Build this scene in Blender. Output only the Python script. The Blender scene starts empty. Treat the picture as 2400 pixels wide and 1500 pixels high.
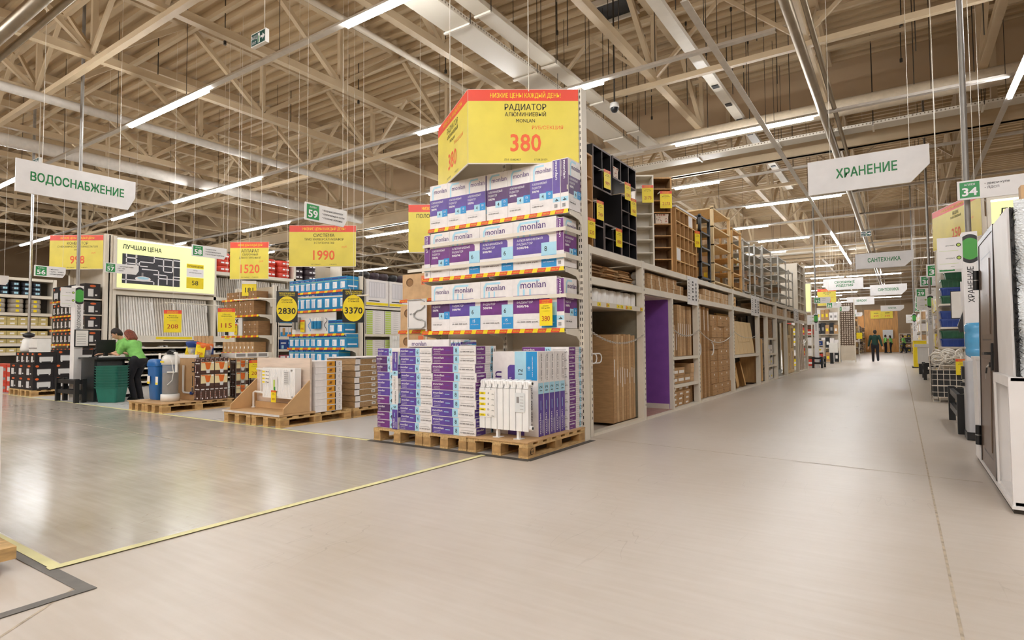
import bpy, math, random
from mathutils import Matrix, Vector
random.seed(7)
sc = bpy.context.scene
COL = sc.collection
PI = math.pi

# ---------------------------------------------------------------- camera, world, exposure
cam_d = bpy.data.cameras.new('camera'); cam = bpy.data.objects.new('camera', cam_d); COL.objects.link(cam)
cam_d.sensor_width = 36; cam_d.lens = 1355.42 / 2400 * 36; cam_d.clip_start = .05; cam_d.clip_end = 300
yaw, pit, rol = .590727, .041360, -.006938
f_ = Vector((-math.sin(yaw) * math.cos(pit), math.cos(yaw) * math.cos(pit), math.sin(pit)))
r_ = Vector((math.cos(yaw), math.sin(yaw), 0)); u_ = r_.cross(f_)
r2 = math.cos(rol) * r_ + math.sin(rol) * u_; u2 = -math.sin(rol) * r_ + math.cos(rol) * u_
cam.matrix_world = Matrix(((r2.x, u2.x, -f_.x, 0), (r2.y, u2.y, -f_.y, 0), (r2.z, u2.z, -f_.z, 1.1), (0, 0, 0, 1)))
sc.camera = cam
w = bpy.data.worlds.new('night'); sc.world = w; w.use_nodes = True
w.node_tree.nodes['Background'].inputs[0].default_value = (.02, .02, .03, 1); w.node_tree.nodes['Background'].inputs[1].default_value = .2
sc.view_settings.view_transform = 'Standard'; sc.view_settings.look = 'None'; sc.view_settings.gamma = 1
sc.view_settings.exposure = 0.0
sc.cycles.use_denoising = True; sc.cycles.max_bounces = 7; sc.cycles.diffuse_bounces = 5; sc.cycles.glossy_bounces = 3
sc.cycles.transmission_bounces = 5; sc.cycles.transparent_max_bounces = 6; sc.cycles.sample_clamp_indirect = 6
sc.cycles.caustics_reflective = False; sc.cycles.caustics_refractive = False
TUBE = 80.0            # strength of the lamp tubes

# ---------------------------------------------------------------- materials
def lin(h):
    h = h.lstrip('#'); c = [int(h[i:i + 2], 16) / 255 for i in (0, 2, 4)]
    return tuple((x / 12.92 if x <= .04045 else ((x + .055) / 1.055) ** 2.4) for x in c) + (1,)
MATS = {}
def mat(name, col, rough=.5, metal=0, var=.06, scale=9, spec=.5, alpha=None, stretch=None, bump=0, emit=None, trans=0, detail=3):
    """Procedural material: one colour broken up by a noise of its own."""
    if name in MATS: return MATS[name]
    m = bpy.data.materials.new(name); m.use_nodes = True; nt = m.node_tree; b = nt.nodes['Principled BSDF']
    c = lin(col)
    b.inputs['Roughness'].default_value = rough; b.inputs['Metallic'].default_value = metal
    b.inputs['Specular IOR Level'].default_value = spec
    if var:
        tc = nt.nodes.new('ShaderNodeTexCoord'); n = nt.nodes.new('ShaderNodeTexNoise'); n.inputs['Scale'].default_value = scale
        n.inputs['Detail'].default_value = detail
        if stretch:
            mp = nt.nodes.new('ShaderNodeMapping'); mp.inputs['Scale'].default_value = stretch
            nt.links.new(tc.outputs['Object'], mp.inputs[0]); nt.links.new(mp.outputs[0], n.inputs[0])
        else: nt.links.new(tc.outputs['Object'], n.inputs[0])
        r = nt.nodes.new('ShaderNodeValToRGB'); nt.links.new(n.outputs[0], r.inputs[0])
        r.color_ramp.elements[0].position = .3; r.color_ramp.elements[1].position = .7
        r.color_ramp.elements[0].color = tuple(max(0, x * (1 - var * 1.6)) for x in c[:3]) + (1,)
        r.color_ramp.elements[1].color = tuple(min(1, x * (1 + var * 1.6)) for x in c[:3]) + (1,)
        nt.links.new(r.outputs[0], b.inputs['Base Color'])
        if bump:
            bp = nt.nodes.new('ShaderNodeBump'); bp.inputs['Strength'].default_value = bump; bp.inputs['Distance'].default_value = .01
            nt.links.new(n.outputs[0], bp.inputs['Height']); nt.links.new(bp.outputs[0], b.inputs['Normal'])
    else: b.inputs['Base Color'].default_value = c
    if alpha is not None: b.inputs['Alpha'].default_value = alpha
    if trans: b.inputs['Transmission Weight'].default_value = trans
    if emit:
        b.inputs['Emission Color'].default_value = lin(emit[0]); b.inputs['Emission Strength'].default_value = emit[1]
    MATS[name] = m; return m

def floor_mat(name, c1, c2, r0, r1):
    m = bpy.data.materials.new(name); m.use_nodes = True; nt = m.node_tree; b = nt.nodes['Principled BSDF']; N = nt.nodes.new; L = nt.links.new
    tc = N('ShaderNodeTexCoord'); mp = N('ShaderNodeMapping'); mp.inputs['Scale'].default_value = (.55, .3, 1); mp.inputs['Rotation'].default_value = (0, 0, .35)
    L(tc.outputs['Object'], mp.inputs[0])
    n1 = N('ShaderNodeTexNoise'); n1.inputs['Scale'].default_value = 1.1; n1.inputs['Detail'].default_value = 6; n1.inputs['Roughness'].default_value = .62; L(mp.outputs[0], n1.inputs[0])
    mp2 = N('ShaderNodeMapping'); mp2.inputs['Scale'].default_value = (1.2, 14, 1); mp2.inputs['Rotation'].default_value = (0, 0, -.45); L(tc.outputs['Object'], mp2.inputs[0])
    n2 = N('ShaderNodeTexNoise'); n2.inputs['Scale'].default_value = 1.6; n2.inputs['Detail'].default_value = 5; L(mp2.outputs[0], n2.inputs[0])
    mx = N('ShaderNodeMix'); mx.data_type = 'FLOAT'; mx.inputs[0].default_value = .3; L(n1.outputs[0], mx.inputs[2]); L(n2.outputs[0], mx.inputs[3])
    r = N('ShaderNodeValToRGB'); L(mx.outputs[0], r.inputs[0]); e = r.color_ramp.elements
    e[0].position = .36; e[1].position = .62; e[0].color = lin(c1); e[1].color = lin(c2)
    # thin scratches
    mp3 = N('ShaderNodeMapping'); mp3.inputs['Scale'].default_value = (3.4, .7, 1); mp3.inputs['Rotation'].default_value = (0, 0, .75); L(tc.outputs['Object'], mp3.inputs[0])
    v = N('ShaderNodeTexNoise'); v.inputs['Scale'].default_value = 1.4; v.inputs['Detail'].default_value = 2; L(mp3.outputs[0], v.inputs[0])
    cr = N('ShaderNodeValToRGB'); L(v.outputs[0], cr.inputs[0]); q = cr.color_ramp.elements
    q[0].position = .497; q[0].color = (1, 1, 1, 1); q[1].position = .503; q[1].color = (1, 1, 1, 1)
    k = q.new(.5); k.color = (.8, .78, .76, 1)
    n4 = N('ShaderNodeTexNoise'); n4.inputs['Scale'].default_value = .8; L(tc.outputs['Object'], n4.inputs[0])
    ms = N('ShaderNodeMapRange'); L(n4.outputs[0], ms.inputs[0]); ms.inputs[1].default_value = .52; ms.inputs[2].default_value = .62
    mu = N('ShaderNodeMix'); mu.data_type = 'RGBA'; mu.blend_type = 'MULTIPLY'; L(ms.outputs[0], mu.inputs[0]); L(r.outputs[0], mu.inputs[6]); L(cr.outputs[0], mu.inputs[7])
    L(mu.outputs[2], b.inputs['Base Color'])
    rr = N('ShaderNodeMapRange'); L(mx.outputs[0], rr.inputs[0]); rr.inputs[1].default_value = .35; rr.inputs[2].default_value = .65
    rr.inputs[3].default_value = r0; rr.inputs[4].default_value = r1; L(rr.outputs[0], b.inputs['Roughness'])
    MATS[name] = m; return m
FLOOR = floor_mat('worn_concrete', '#bfb2a3', '#cfc5ba', .30, .40)
FLOOR_P = floor_mat('polished_concrete', '#aba397', '#c1b8ad', .13, .24)
FLOOR_L = floor_mat('pale_concrete', '#c4c2c0', '#d6d4d2', .26, .36)

def perf_mat(name, col, hole, scale, size):
    """Sheet steel with a regular pattern of punched dark holes."""
    m = bpy.data.materials.new(name); m.use_nodes = True; nt = m.node_tree; b = nt.nodes['Principled BSDF']; N = nt.nodes.new; L = nt.links.new
    tc = N('ShaderNodeTexCoord'); v = N('ShaderNodeTexVoronoi'); v.inputs['Scale'].default_value = scale; v.inputs['Randomness'].default_value = 0.12
    L(tc.outputs['Object'], v.inputs[0]); r = N('ShaderNodeValToRGB'); L(v.outputs['Distance'], r.inputs[0]); e = r.color_ramp.elements
    e[0].position = size; e[0].color = lin(hole); e[1].position = size + .06; e[1].color = lin(col)
    L(r.outputs[0], b.inputs['Base Color']); b.inputs['Roughness'].default_value = .5
    MATS[name] = m; return m
PERF = perf_mat('perforated_tray', '#d6cdbd', '#7b6d58', 13, .2)
BRICK = bpy.data.materials.new('brick_wall'); BRICK.use_nodes = True
_n = BRICK.node_tree; _b = _n.nodes.new('ShaderNodeTexBrick'); _t = _n.nodes.new('ShaderNodeTexCoord'); _m = _n.nodes.new('ShaderNodeMapping')
_m.inputs['Rotation'].default_value = (PI / 2, 0, PI / 2)
_n.links.new(_t.outputs['Object'], _m.inputs[0]); _n.links.new(_m.outputs[0], _b.inputs[0])
_b.inputs['Color1'].default_value = lin('#7b4632'); _b.inputs['Color2'].default_value = lin('#5f3325'); _b.inputs['Mortar'].default_value = lin('#b9a58e')
_b.inputs['Scale'].default_value = 5; _n.links.new(_b.outputs[0], _n.nodes['Principled BSDF'].inputs['Base Color']); MATS['brick_wall'] = BRICK

W_ = mat('white_steel', '#e0d8c9', .42, var=.03, scale=4)
W2 = mat('cream_panel', '#d3c8b6', .55, var=.04, scale=3)
WB = mat('white_board', '#e6e3e1', .45, var=.025, scale=5)
CARTON = mat('carton_white', '#e9e4e2', .5, var=.03, scale=14)
KRAFT = mat('kraft_cardboard', '#b28c60', .7, var=.09, scale=7, stretch=(1, 1, 6))
KRAFT2 = mat('kraft_dark', '#8f6a43', .7, var=.1, scale=6, stretch=(1, 1, 5))
KRAFT3 = mat('kraft_pale', '#c7a47a', .7, var=.08, scale=8)
FOLD = mat('cardboard_fold', '#6a4d2e', .8, var=.05)
LABEL = mat('paper_label', '#eeeae4', .6, var=.02)
INK = mat('black_ink', '#1d1b1c', .6, var=0)
GREYINK = mat('grey_ink', '#8d8886', .6, var=0)
PUR = [mat('violet_print', '#5a4397', .38, var=.1, scale=11), mat('plum_print', '#6c2e7c', .38, var=.1, scale=11), mat('dark_plum_print', '#512a63', .38, var=.1, scale=11)]
LBLUE = mat('light_blue_print', '#a9d7ea', .4, var=.03)
MBLUE = mat('mid_blue_print', '#2190cf', .4, var=.03)
PWHITE = mat('white_print', '#f2eff2', .4, var=0)
PTEXT = mat('violet_ink', '#4d2c73', .4, var=0)
YEL = mat('yellow_sign', '#dfcd4a', .38, var=.04, scale=3)
YEL2 = mat('yellow_paper', '#f0d718', .42, var=.04, scale=6)
RED = mat('red_header', '#e0452b', .38, var=.03, scale=3)
ORANGE = mat('orange_digits', '#e8642f', .45, var=0)
GREEN = mat('green_sign', '#1f8a43', .42, var=.02)
GREENTX = mat('green_lettering', '#12793c', .45, var=0)
STEEL = mat('roof_steel', '#c2ad8d', .55, var=.04, scale=2)
DECK = mat('roof_sheet', '#bea682', .5, var=.05, scale=1.2, stretch=(.3, 2, 1))
WALLM = mat('hall_wall', '#b59c7c', .7, var=.05, scale=.7)
GALV = mat('galvanised', '#b3b3b1', .32, metal=.85, var=.08, scale=12)
CHROME = mat('shiny_pipe', '#a3957f', .4, metal=1, var=.05, scale=4)
POLE = mat('grey_pole', '#8d8882', .45, metal=.4, var=.05)
ROD = mat('dark_rod', '#3b362f', .5, metal=.4, var=.05)
BLACK = mat('black_paint', '#17181a', .4, var=.1)
BLACKB = mat('black_laminate', '#191719', .42, var=.12)
EDGEB = mat('dark_edge', '#6d5f5a', .5, var=.05)
PALLET = mat('pallet_wood', '#c8a570', .75, var=.16, scale=5, stretch=(9, 2, 9), bump=.15)
PALLET2 = mat('pallet_block', '#b48e5b', .8, var=.18, scale=9)
MDF = mat('mdf_board', '#c39d6f', .6, var=.05, scale=5)
MDFP = mat('pale_laminate', '#d8c5b4', .5, var=.06, scale=3, stretch=(1, 1, 7))
PINE = mat('pine', '#dfb779', .55, var=.11, scale=4, stretch=(8, 8, 1))
PINE2 = mat('pale_pine', '#e3c796', .55, var=.08, scale=4, stretch=(8, 8, 1))
OAK = mat('oak_veneer', '#8f6c47', .5, var=.13, scale=5, stretch=(7, 7, 1))
OAKL = mat('oak_light', '#b88d59', .5, var=.1, scale=5, stretch=(7, 7, 1))
VIOLETW = mat('violet_wall', '#7d4a9c', .6, var=.05, scale=6)
LAMIN = mat('laminate_floor', '#b78f7c', .4, var=.12, scale=4, stretch=(2, 9, 1))
TUBEM = mat('lit_tube', '#ffffff', .4, var=0, emit=('#fbfdff', TUBE))
DKGREEN = mat('basket_green', '#14695a', .4, var=.06)
CHAIN = mat('chain_steel', '#c9c4ba', .35, metal=.5, var=.04)
ENAMEL = mat('radiator_enamel', '#f1f0ee', .22, var=.015)
TAPEY = mat('yellow_tape', '#e6dfa4', .5, var=.06, scale=6)
TAPEG = mat('grey_tape', '#6f6b66', .6, var=.08, scale=9)
JOINT = mat('floor_joint', '#b3a48f', .8, var=.2, scale=20)
PLASTW = mat('white_plastic', '#e9e7e2', .35, var=.02)

# ---------------------------------------------------------------- mesh helpers
_TX = {}
def glyphs(s, bold=0.0):
    k = s
    if k not in _TX:
        cu = bpy.data.curves.new('t', 'FONT'); cu.body = s; cu.resolution_u = 2; cu.size = 1
        o = bpy.data.objects.new('t', cu); me = bpy.data.meshes.new_from_object(o)
        vs = [tuple(v.co) for v in me.vertices]; fs = [tuple(p.vertices) for p in me.polygons]
        bpy.data.objects.remove(o); bpy.data.meshes.remove(me); bpy.data.curves.remove(cu)
        xs = [v[0] for v in vs] or [0, 1]; ys = [v[1] for v in vs] or [0, 1]
        _TX[k] = (vs, fs, min(xs), max(xs), min(ys), max(ys))
    return _TX[k]
V = Vector
def roof_z(y):
    k = (y + 10) % .33; return 8.553 + (0 if k < .11 else min(k - .11, .04) / .04 * .11 if k < .29 else (.33 - k) / .04 * .11)
class MB:
    def __init__(s): s.v = []; s.f = []; s.mi = []; s.sl = []; s.sm = []; s.M = None
    def add(s, vs, fs, m, smooth=False):
        if m not in s.sl: s.sl.append(m)
        i = s.sl.index(m); b = len(s.v)
        s.v += [tuple(s.M @ V(p)) if s.M else tuple(p) for p in vs]
        for q in fs: s.f.append(tuple(b + k for k in q)); s.mi.append(i); s.sm.append(smooth)
        return s
    def box(s, x0, y0, z0, x1, y1, z1, m):
        if x0 > x1: x0, x1 = x1, x0
        if y0 > y1: y0, y1 = y1, y0
        if z0 > z1: z0, z1 = z1, z0
        return s.add([(x0, y0, z0), (x1, y0, z0), (x1, y1, z0), (x0, y1, z0), (x0, y0, z1), (x1, y0, z1), (x1, y1, z1), (x0, y1, z1)],
                     [(0, 3, 2, 1), (4, 5, 6, 7), (0, 1, 5, 4), (1, 2, 6, 5), (2, 3, 7, 6), (3, 0, 4, 7)], m)
    def bar(s, p, q, w_, h_, m, up=(0, 0, 1)):
        p, q = V(p), V(q); d = (q - p).normalized(); u = V(up)
        if abs(d.dot(u)) > .98: u = V((1, 0, 0))
        a = d.cross(u).normalized() * w_ / 2; b = a.cross(d).normalized() * h_ / 2
        vs = [p - a - b, p + a - b, p + a + b, p - a + b, q - a - b, q + a - b, q + a + b, q - a + b]
        return s.add(vs, [(0, 1, 2, 3), (7, 6, 5, 4), (0, 4, 5, 1), (1, 5, 6, 2), (2, 6, 7, 3), (3, 7, 4, 0)], m)
    def cyl(s, p, q, r, m, n=12, rb=None, cap=True):
        p, q = V(p), V(q); q.z = roof_z(q.y) if abs(q.z - 8.54) < 1e-4 else q.z; d = (q - p).normalized(); u = V((0, 0, 1)) if abs(d.z) < .95 else V((1, 0, 0))
        a = d.cross(u).normalized(); b = d.cross(a); rb = r if rb is None else rb
        vs = [p + (a * math.cos(t) + b * math.sin(t)) * r for t in [2 * PI * k / n for k in range(n)]]
        vs += [q + (a * math.cos(t) + b * math.sin(t)) * rb for t in [2 * PI * k / n for k in range(n)]]
        s.add(vs, [(k, (k + 1) % n, n + (k + 1) % n, n + k) for k in range(n)], m, True)
        if cap: s.add(vs, [tuple(range(n))[::-1], tuple(range(n, 2 * n))], m)
        return s
    def tube(s, pts, r, m, n=8, closed=False):
        pts = [V(p) for p in pts]; k = len(pts); rings = []
        up = V((0, 0, 1)); prev = None
        for i, p in enumerate(pts):
            a = pts[(i - 1) % k] if (closed or i > 0) else p; b = pts[(i + 1) % k] if (closed or i < k - 1) else p
            d = (b - a).normalized()
            if prev is None:
                x = d.cross(up) if abs(d.dot(up)) < .95 else d.cross(V((1, 0, 0)))
            else: x = prev - d * prev.dot(d)
            x.normalize(); prev = x; y = d.cross(x)
            rings += [p + (x * math.cos(2 * PI * j / n) + y * math.sin(2 * PI * j / n)) * r for j in range(n)]
        fs = []
        for i in range(k if closed else k - 1):
            o, o2 = i * n, ((i + 1) % k) * n
            fs += [(o + j, o + (j + 1) % n, o2 + (j + 1) % n, o2 + j) for j in range(n)]
        s.add(rings, fs, m, True)
        if not closed: s.add(rings[:n] + rings[-n:], [tuple(range(n))[::-1], tuple(range(n, 2 * n))], m)
        return s
    def lathe(s, prof, m, n=20, c=(0, 0, 0), smooth=True):
        vs = []; k = len(prof)
        for r, z in prof: vs += [(c[0] + r * math.cos(2 * PI * j / n), c[1] + r * math.sin(2 * PI * j / n), c[2] + z) for j in range(n)]
        fs = [(i * n + j, i * n + (j + 1) % n, (i + 1) * n + (j + 1) % n, (i + 1) * n + j) for i in range(k - 1) for j in range(n)]
        s.add(vs, fs, m, smooth); s.add(vs, [tuple(range(n))[::-1], tuple(range((k - 1) * n, k * n))], m); return s
    def prism(s, F, pts, t, m):
        """Polygon pts (in frame F) extruded by t along the frame's normal."""
        o, u, v = F; nn = u.cross(v); k = len(pts)
        a = [o + u * x + v * y for x, y in pts]; b = [p + nn * t for p in a]
        fs = [tuple(range(k))[::-1], tuple(range(k, 2 * k))] + [(i, (i + 1) % k, k + (i + 1) % k, k + i) for i in range(k)]
        return s.add(a + b, fs, m)
    def poly(s, F, pts, m, k=1):
        o, u, v = F; nn = u.cross(v) * (.0012 * k)
        return s.add([o + u * x + v * y + nn for x, y in pts], [tuple(range(len(pts)))], m)
    def rect(s, F, x0, y0, x1, y1, m, k=1): return s.poly(F, [(x0, y0), (x1, y0), (x1, y1), (x0, y1)], m, k)
    def disc(s, F, x, y, rx, ry, m, k=1, n=20): return s.poly(F, [(x + rx * math.cos(2 * PI * i / n), y + ry * math.sin(2 * PI * i / n)) for i in range(n)], m, k)
    def text(s, F, tx, x, y, m, h=None, w=None, al='c', bold=.012, k=2, rot=0):
        """Lettering; h is the height of the letters, w the whole width; y is the baseline's height."""
        vs, fs, a, b, c, d = glyphs(tx, bold)
        hh = .73
        sy = (h / hh) if h else None; sx = (w / (b - a)) if w else None
        sx = sx or sy; sy = sy or sx
        ox = {'l': -a, 'c': -(a + b) / 2, 'r': -b}[al]
        o, u, v = F
        if rot: u, v = u * math.cos(rot) + v * math.sin(rot), v * math.cos(rot) - u * math.sin(rot); o = F[0] + F[1] * x + F[2] * y; x = y = 0
        nn = F[1].cross(F[2]) * (.0012 * k)
        q = bold * .75
        for i, (dx, dy) in enumerate([(0, 0)] if q < .004 else [(-q, 0), (q, 0)] if q < .012 else [(-q, -q), (q, -q), (-q, q), (q, q)]):
            nn = F[1].cross(F[2]) * (.0012 * k + .00045 * i)
            s.add([o + u * (x + (p[0] + ox + dx) * sx) + v * (y + (p[1] + dy) * sy) + nn for p in vs], fs, m)
        return s
    def mesh(s, name):
        me = bpy.data.meshes.new(name); me.from_pydata(s.v, [], s.f)
        for m in s.sl: me.materials.append(m)
        me.polygons.foreach_set('material_index', s.mi); me.polygons.foreach_set('use_smooth', s.sm)
        me.update(); return me
    def build(s, name, parent=None, loc=None, rz=0, label=None, cat=None, group=None, kind=None):
        o = bpy.data.objects.new(name, s.mesh(name)); COL.objects.link(o)
        if parent: o.parent = parent
        if loc: o.location = loc
        if rz: o.rotation_euler.z = rz
        return tag(o, label, cat, group, kind)
LABELS = {}
def tag(o, label=None, cat=None, group=None, kind=None):
    if label:
        if label in LABELS and not kind: print('DUPLABEL', label)
        LABELS[label] = 1; o['label'] = label
    if cat: o['category'] = cat
    if group: o['group'] = group
    if kind: o['kind'] = kind
    return o
def thing(name, label, cat, loc=(0, 0, 0), rz=0, group=None, kind=None):
    o = bpy.data.objects.new(name, None); COL.objects.link(o); o.location = loc; o.rotation_euler.z = rz; o.empty_display_size = .1
    return tag(o, label, cat, group, kind)
def inst(name, me, loc, label, cat, group=None, rz=0, rx=0, ry=0, parent=None):
    o = bpy.data.objects.new(name, me); COL.objects.link(o); o.location = loc; o.rotation_euler = (rx, ry, rz)
    if parent: o.parent = parent
    return tag(o, label, cat, group)
def copy_tree(o, loc=None, label=None, rz=None, parent=None):
    c = o.copy(); COL.objects.link(c)
    if parent: c.parent = parent
    if loc is not None: c.location = loc
    if rz is not None: c.rotation_euler.z = rz
    if label: tag(c, label)
    for ch in list(o.children): copy_tree(ch, parent=c)
    return c
def struct(o): o['kind'] = 'structure'; return o
X_, Y_, Z_ = V((1, 0, 0)), V((0, 1, 0)), V((0, 0, 1))
def FR(x, y, z): return (V((x, y, z)), X_.copy(), Z_.copy())        # face looking towards -Y, u to +X
def FX(x, y, z): return (V((x, y, z)), Y_.copy(), Z_.copy())        # face looking towards +X, u to +Y
ON = ['', 'first', 'second', 'third', 'fourth', 'fifth', 'sixth', 'seventh', 'eighth', 'ninth', 'tenth', 'eleventh', 'twelfth', 'thirteenth', 'fourteenth', 'fifteenth', 'sixteenth']
def lev(i, n):
    return 'only one' if n == 1 else 'lowest' if i == 0 else 'topmost' if i == n - 1 else ON[i + 1] + ' up'
def pos(i, n):
    return 'leftmost' if i == 0 else 'rightmost' if i == n - 1 else ON[i + 1] + ' from left'
# ---------------------------------------------------------------- the hall
mb = MB()
XB, YB = [-50, -3.5, 14], [-10, 1.2, 4.72, 90]
for i in range(2):
    for j in range(3):
        m = FLOOR_P if (i == 0 and j == 1) else FLOOR_L if (i == 0 and j == 2) else FLOOR
        mb.add([(XB[i], YB[j], 0), (XB[i + 1], YB[j], 0), (XB[i + 1], YB[j + 1], 0), (XB[i], YB[j + 1], 0)], [(0, 1, 2, 3)], m)
struct(mb.build('floor'))
for k, (p, q, wd) in enumerate((((.16, -4, 0), (.16, 60, 0), .012), ((-3.2, 1.16, 0), (-1.7, -.6, 0), .012), ((-3.0, 6.15, 0), (.5, 5.8, 0), .012), ((-22, 3.35, 0), (-6, 3.5, 0), .012))):
    mb = MB(); d = (V(q) - V(p)).normalized(); a = V((-d.y, d.x, 0)) * wd / 2; z = V((0, 0, .0012))
    mb.add([V(p) - a + z, V(q) - a + z, V(q) + a + z, V(p) + a + z], [(0, 1, 2, 3)], JOINT)
    struct(mb.build('trim_%d' % (k + 1)))
for n, a, b in (('wall_far', (-50, 90), (14, 90)), ('wall_left', (-50, -10), (-50, 90)), ('wall_right', (14, -10), (14, 90)), ('wall_back', (-50, -10), (14, -10))):
    mb = MB(); t = .15
    mb.box(min(a[0], b[0]) - t, min(a[1], b[1]) - t, 0, max(a[0], b[0]) + t, max(a[1], b[1]) + t, 8.9, WALLM); struct(mb.build(n))
# roof sheet: trapezoid ribs running across
mb = MB(); vs = []; pr_ = [(0, 0), (.11, 0), (.15, .11), (.29, .11), (.33, 0)]; y = -10
prof = []
while y < 90:
    for a, z in pr_[:-1]: prof.append((y + a, 8.56 + z))
    y += .33
prof.append((y, 8.56))
for a, z in prof: vs += [(-50, a, z), (14, a, z)]
mb.add(vs, [(2 * i, 2 * i + 1, 2 * i + 3, 2 * i + 2) for i in range(len(prof) - 1)], DECK)
mb.box(-50, -10, 8.75, 14, 90, 8.85, DECK)
struct(mb.build('ceiling'))
mb = MB(); mb.box(-5.45, 11.3, 8.5, -4.65, 12.0, 8.56, BLACK)
for a in ((-5.5, 11.25, -5.45, 12.05), (-4.65, 11.25, -4.6, 12.05), (-5.45, 11.25, -4.65, 11.3), (-5.45, 12.0, -4.65, 12.05)): mb.box(a[0], a[1], 8.42, a[2], a[3], 8.56, W2)
struct(mb.build('window_1'))

# roof trusses along the aisle, two halls
def truss(x, y0, y1, ph):
    mb = MB(); P = 3.66; zb, zt = 6.86, 8.36
    mb.box(x - .075, y0, zb - .075, x + .075, y1, zb + .075, STEEL); mb.box(x - .075, y0, zt - .075, x + .075, y1, zt + .12, STEEL)
    k = math.ceil((y0 - ph) / P); 
    while ph + k * P < y1:
        n = ph + k * P
        mb.bar((x, n, zb), (x, n, zt), .1, .1, STEEL)
        for s in (-1, 1):
            if y0 < n + s * P / 2 < y1: mb.bar((x, n, zb + .02), (x, n + s * P / 2, zt), .1, .1, STEEL)
        mb.box(x - .012, n - .2, zb, x + .012, n + .2, zb + .22, STEEL)
        k += 1
    return struct(mb.build('roof_truss'))
TX = [-4.3 - 2.95 * k for k in range(-2, 13)]
for x in TX:
    truss(x, -9.5, 17.0, 1.09); truss(x, 18.0, 37.6, .6); truss(x, 38.6, 89, .6)
def xstruts(ys, x0, x1, z, r, name):
    for y in ys:
        mb = MB(); mb.box(x0, y - r, z - r, x1, y + r, z + r, STEEL); struct(mb.build(name))
xstruts((4.75, 12.07), -44, 4.6, 6.74, .055, 'roof_strut')
xstruts((22.5, 29.8, 44, 55, 66), -44, 4.6, 6.74, .055, 'roof_strut')
xstruts([1.09 + 3.66 * k + 1.83 for k in range(-2, 5)] + [1.09 + 3.66 * k for k in range(-2, 5)], -44, 12, 8.2, .045, 'roof_purlin')
xstruts([20 + 3.66 * k for k in range(0, 18)], -44, 12, 8.2, .045, 'roof_purlin')
# sway braces between neighbouring trusses
for y in (4.75, 12.07, 22.5, 29.8):
    for i in range(0, len(TX) - 1):
        mb = MB(); mb.bar((TX[i], y + .05, 6.85), ((TX[i] + TX[i + 1]) / 2, y + .05, 8.2), .07, .07, STEEL)
        mb.bar((TX[i + 1], y - .05, 6.85), ((TX[i] + TX[i + 1]) / 2, y - .05, 8.2), .07, .07, STEEL); struct(mb.build('roof_brace'))
# girders with the smoke curtain above
for y, z0, z1 in ((17.5, 6.2, 6.75), (38.1, 6.1, 6.75)):
    mb = MB(); mb.box(-48, y - .16, z0, 13, y + .16, z0 + .05, STEEL); mb.box(-48, y - .16, z1 - .05, 13, y + .16, z1, STEEL); mb.box(-48, y - .07, z0, 13, y + .07, z1, STEEL)
    struct(mb.build('roof_girder'))
    mb = MB(); mb.box(-48, y - .03, 7.45, 13, y + .03, 8.6, WALLM); mb.box(-48, y - .06, 7.4, 13, y + .06, 7.5, STEEL); struct(mb.build('smoke_curtain'))
    for x in range(-46, 14, 6):
        mb = MB(); mb.box(x - .06, y - .1, z1, x + .06, y + .1, 8.4, STEEL); struct(mb.build('girder_post'))

# ---------------------------------------------------------------- services under the roof
def tray(name, lab, a, b, wd, z, h=.07):
    """Cable tray with a perforated bottom and raised sides, hung on brackets."""
    a, b = V(a), V(b); d = (b - a).normalized(); n = V((-d.y, d.x, 0)) * wd / 2
    t = thing(name, lab, 'cable tray'); mb = MB(); L_ = (b - a).length
    mb.bar(a + Z_ * z, b + Z_ * z, wd, .012, PERF); mb.build('tray_bottom', t)
    for s in (-1, 1):
        mb = MB(); mb.bar(a + n * s + Z_ * (z + h / 2), b + n * s + Z_ * (z + h / 2), .012, h, PERF); mb.build('tray_side', t)
    k = .8
    while k < L_:
        p = a + d * k; mb = MB()
        mb.bar(p - n * 1.1 + Z_ * (z - .03), p + n * 1.1 + Z_ * (z - .03), .04, .03, W_)
        for s in (-1, 1): mb.cyl(p + n * 1.1 * s + Z_ * (z - .03), p + n * 1.1 * s + Z_ * 8.55, .007, ROD, 5, cap=False)
        mb.build('hanger', t); k += 2.1
tray('cable_tray', 'wide perforated cable tray running over the corner rack', (-5.95, -4, 0), (-5.95, 15.1, 0), .5, 6.35)
tray('cable_tray', 'narrow perforated cable tray beside the wide one', (-5.42, -4, 0), (-5.42, 15.1, 0), .3, 6.42)
tray('cable_tray', 'perforated cable tray along the girder across the aisle', (-7.5, 16.55, 0), (13, 16.55, 0), .45, 6.35)
tray('cable_tray', 'cable tray far down the aisle under the second girder', (-9, 36.9, 0), (13, 36.9, 0), .45, 6.2)
def pipe(name, lab, pts, r, m, cat='pipe', n=14):
    mb = MB(); mb.tube(pts, r, m, n); return mb.build(name, label=lab, cat=cat)
mb = MB(); mb.cyl((-7.2, 15.5, 6.62), (13.5, 15.5, 6.62), .2, GALV if 0 else mat('duct_skin', '#b5a58d', .45, var=.06), 24)
t = mb.build('air_duct', label='round grey air duct crossing the aisle in front of the girder', cat='duct')
pipe('roof_pipe', 'shiny pipe along the aisle under the roof', [(-1.25, -6, 6.05), (-1.25, 60, 6.05)], .085, CHROME)
pipe('roof_pipe', 'second shiny pipe close beside the first one over the aisle', [(-1.03, -6, 6.1), (-1.03, 60, 6.1)], .045, CHROME)
pipe('roof_pipe', 'shiny pipe crossing the roof at upper left corner', [(-40, 2.95, 6.05), (-6.5, 2.95, 6.05)], .1, CHROME)
pipe('roof_pipe', 'thin shiny pipe next to the one at upper left corner', [(-40, 3.22, 6.1), (-6.5, 3.22, 6.1)], .05, CHROME)
DUCTW = mat('white_duct', '#cfc8be', .4, var=.04)
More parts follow.
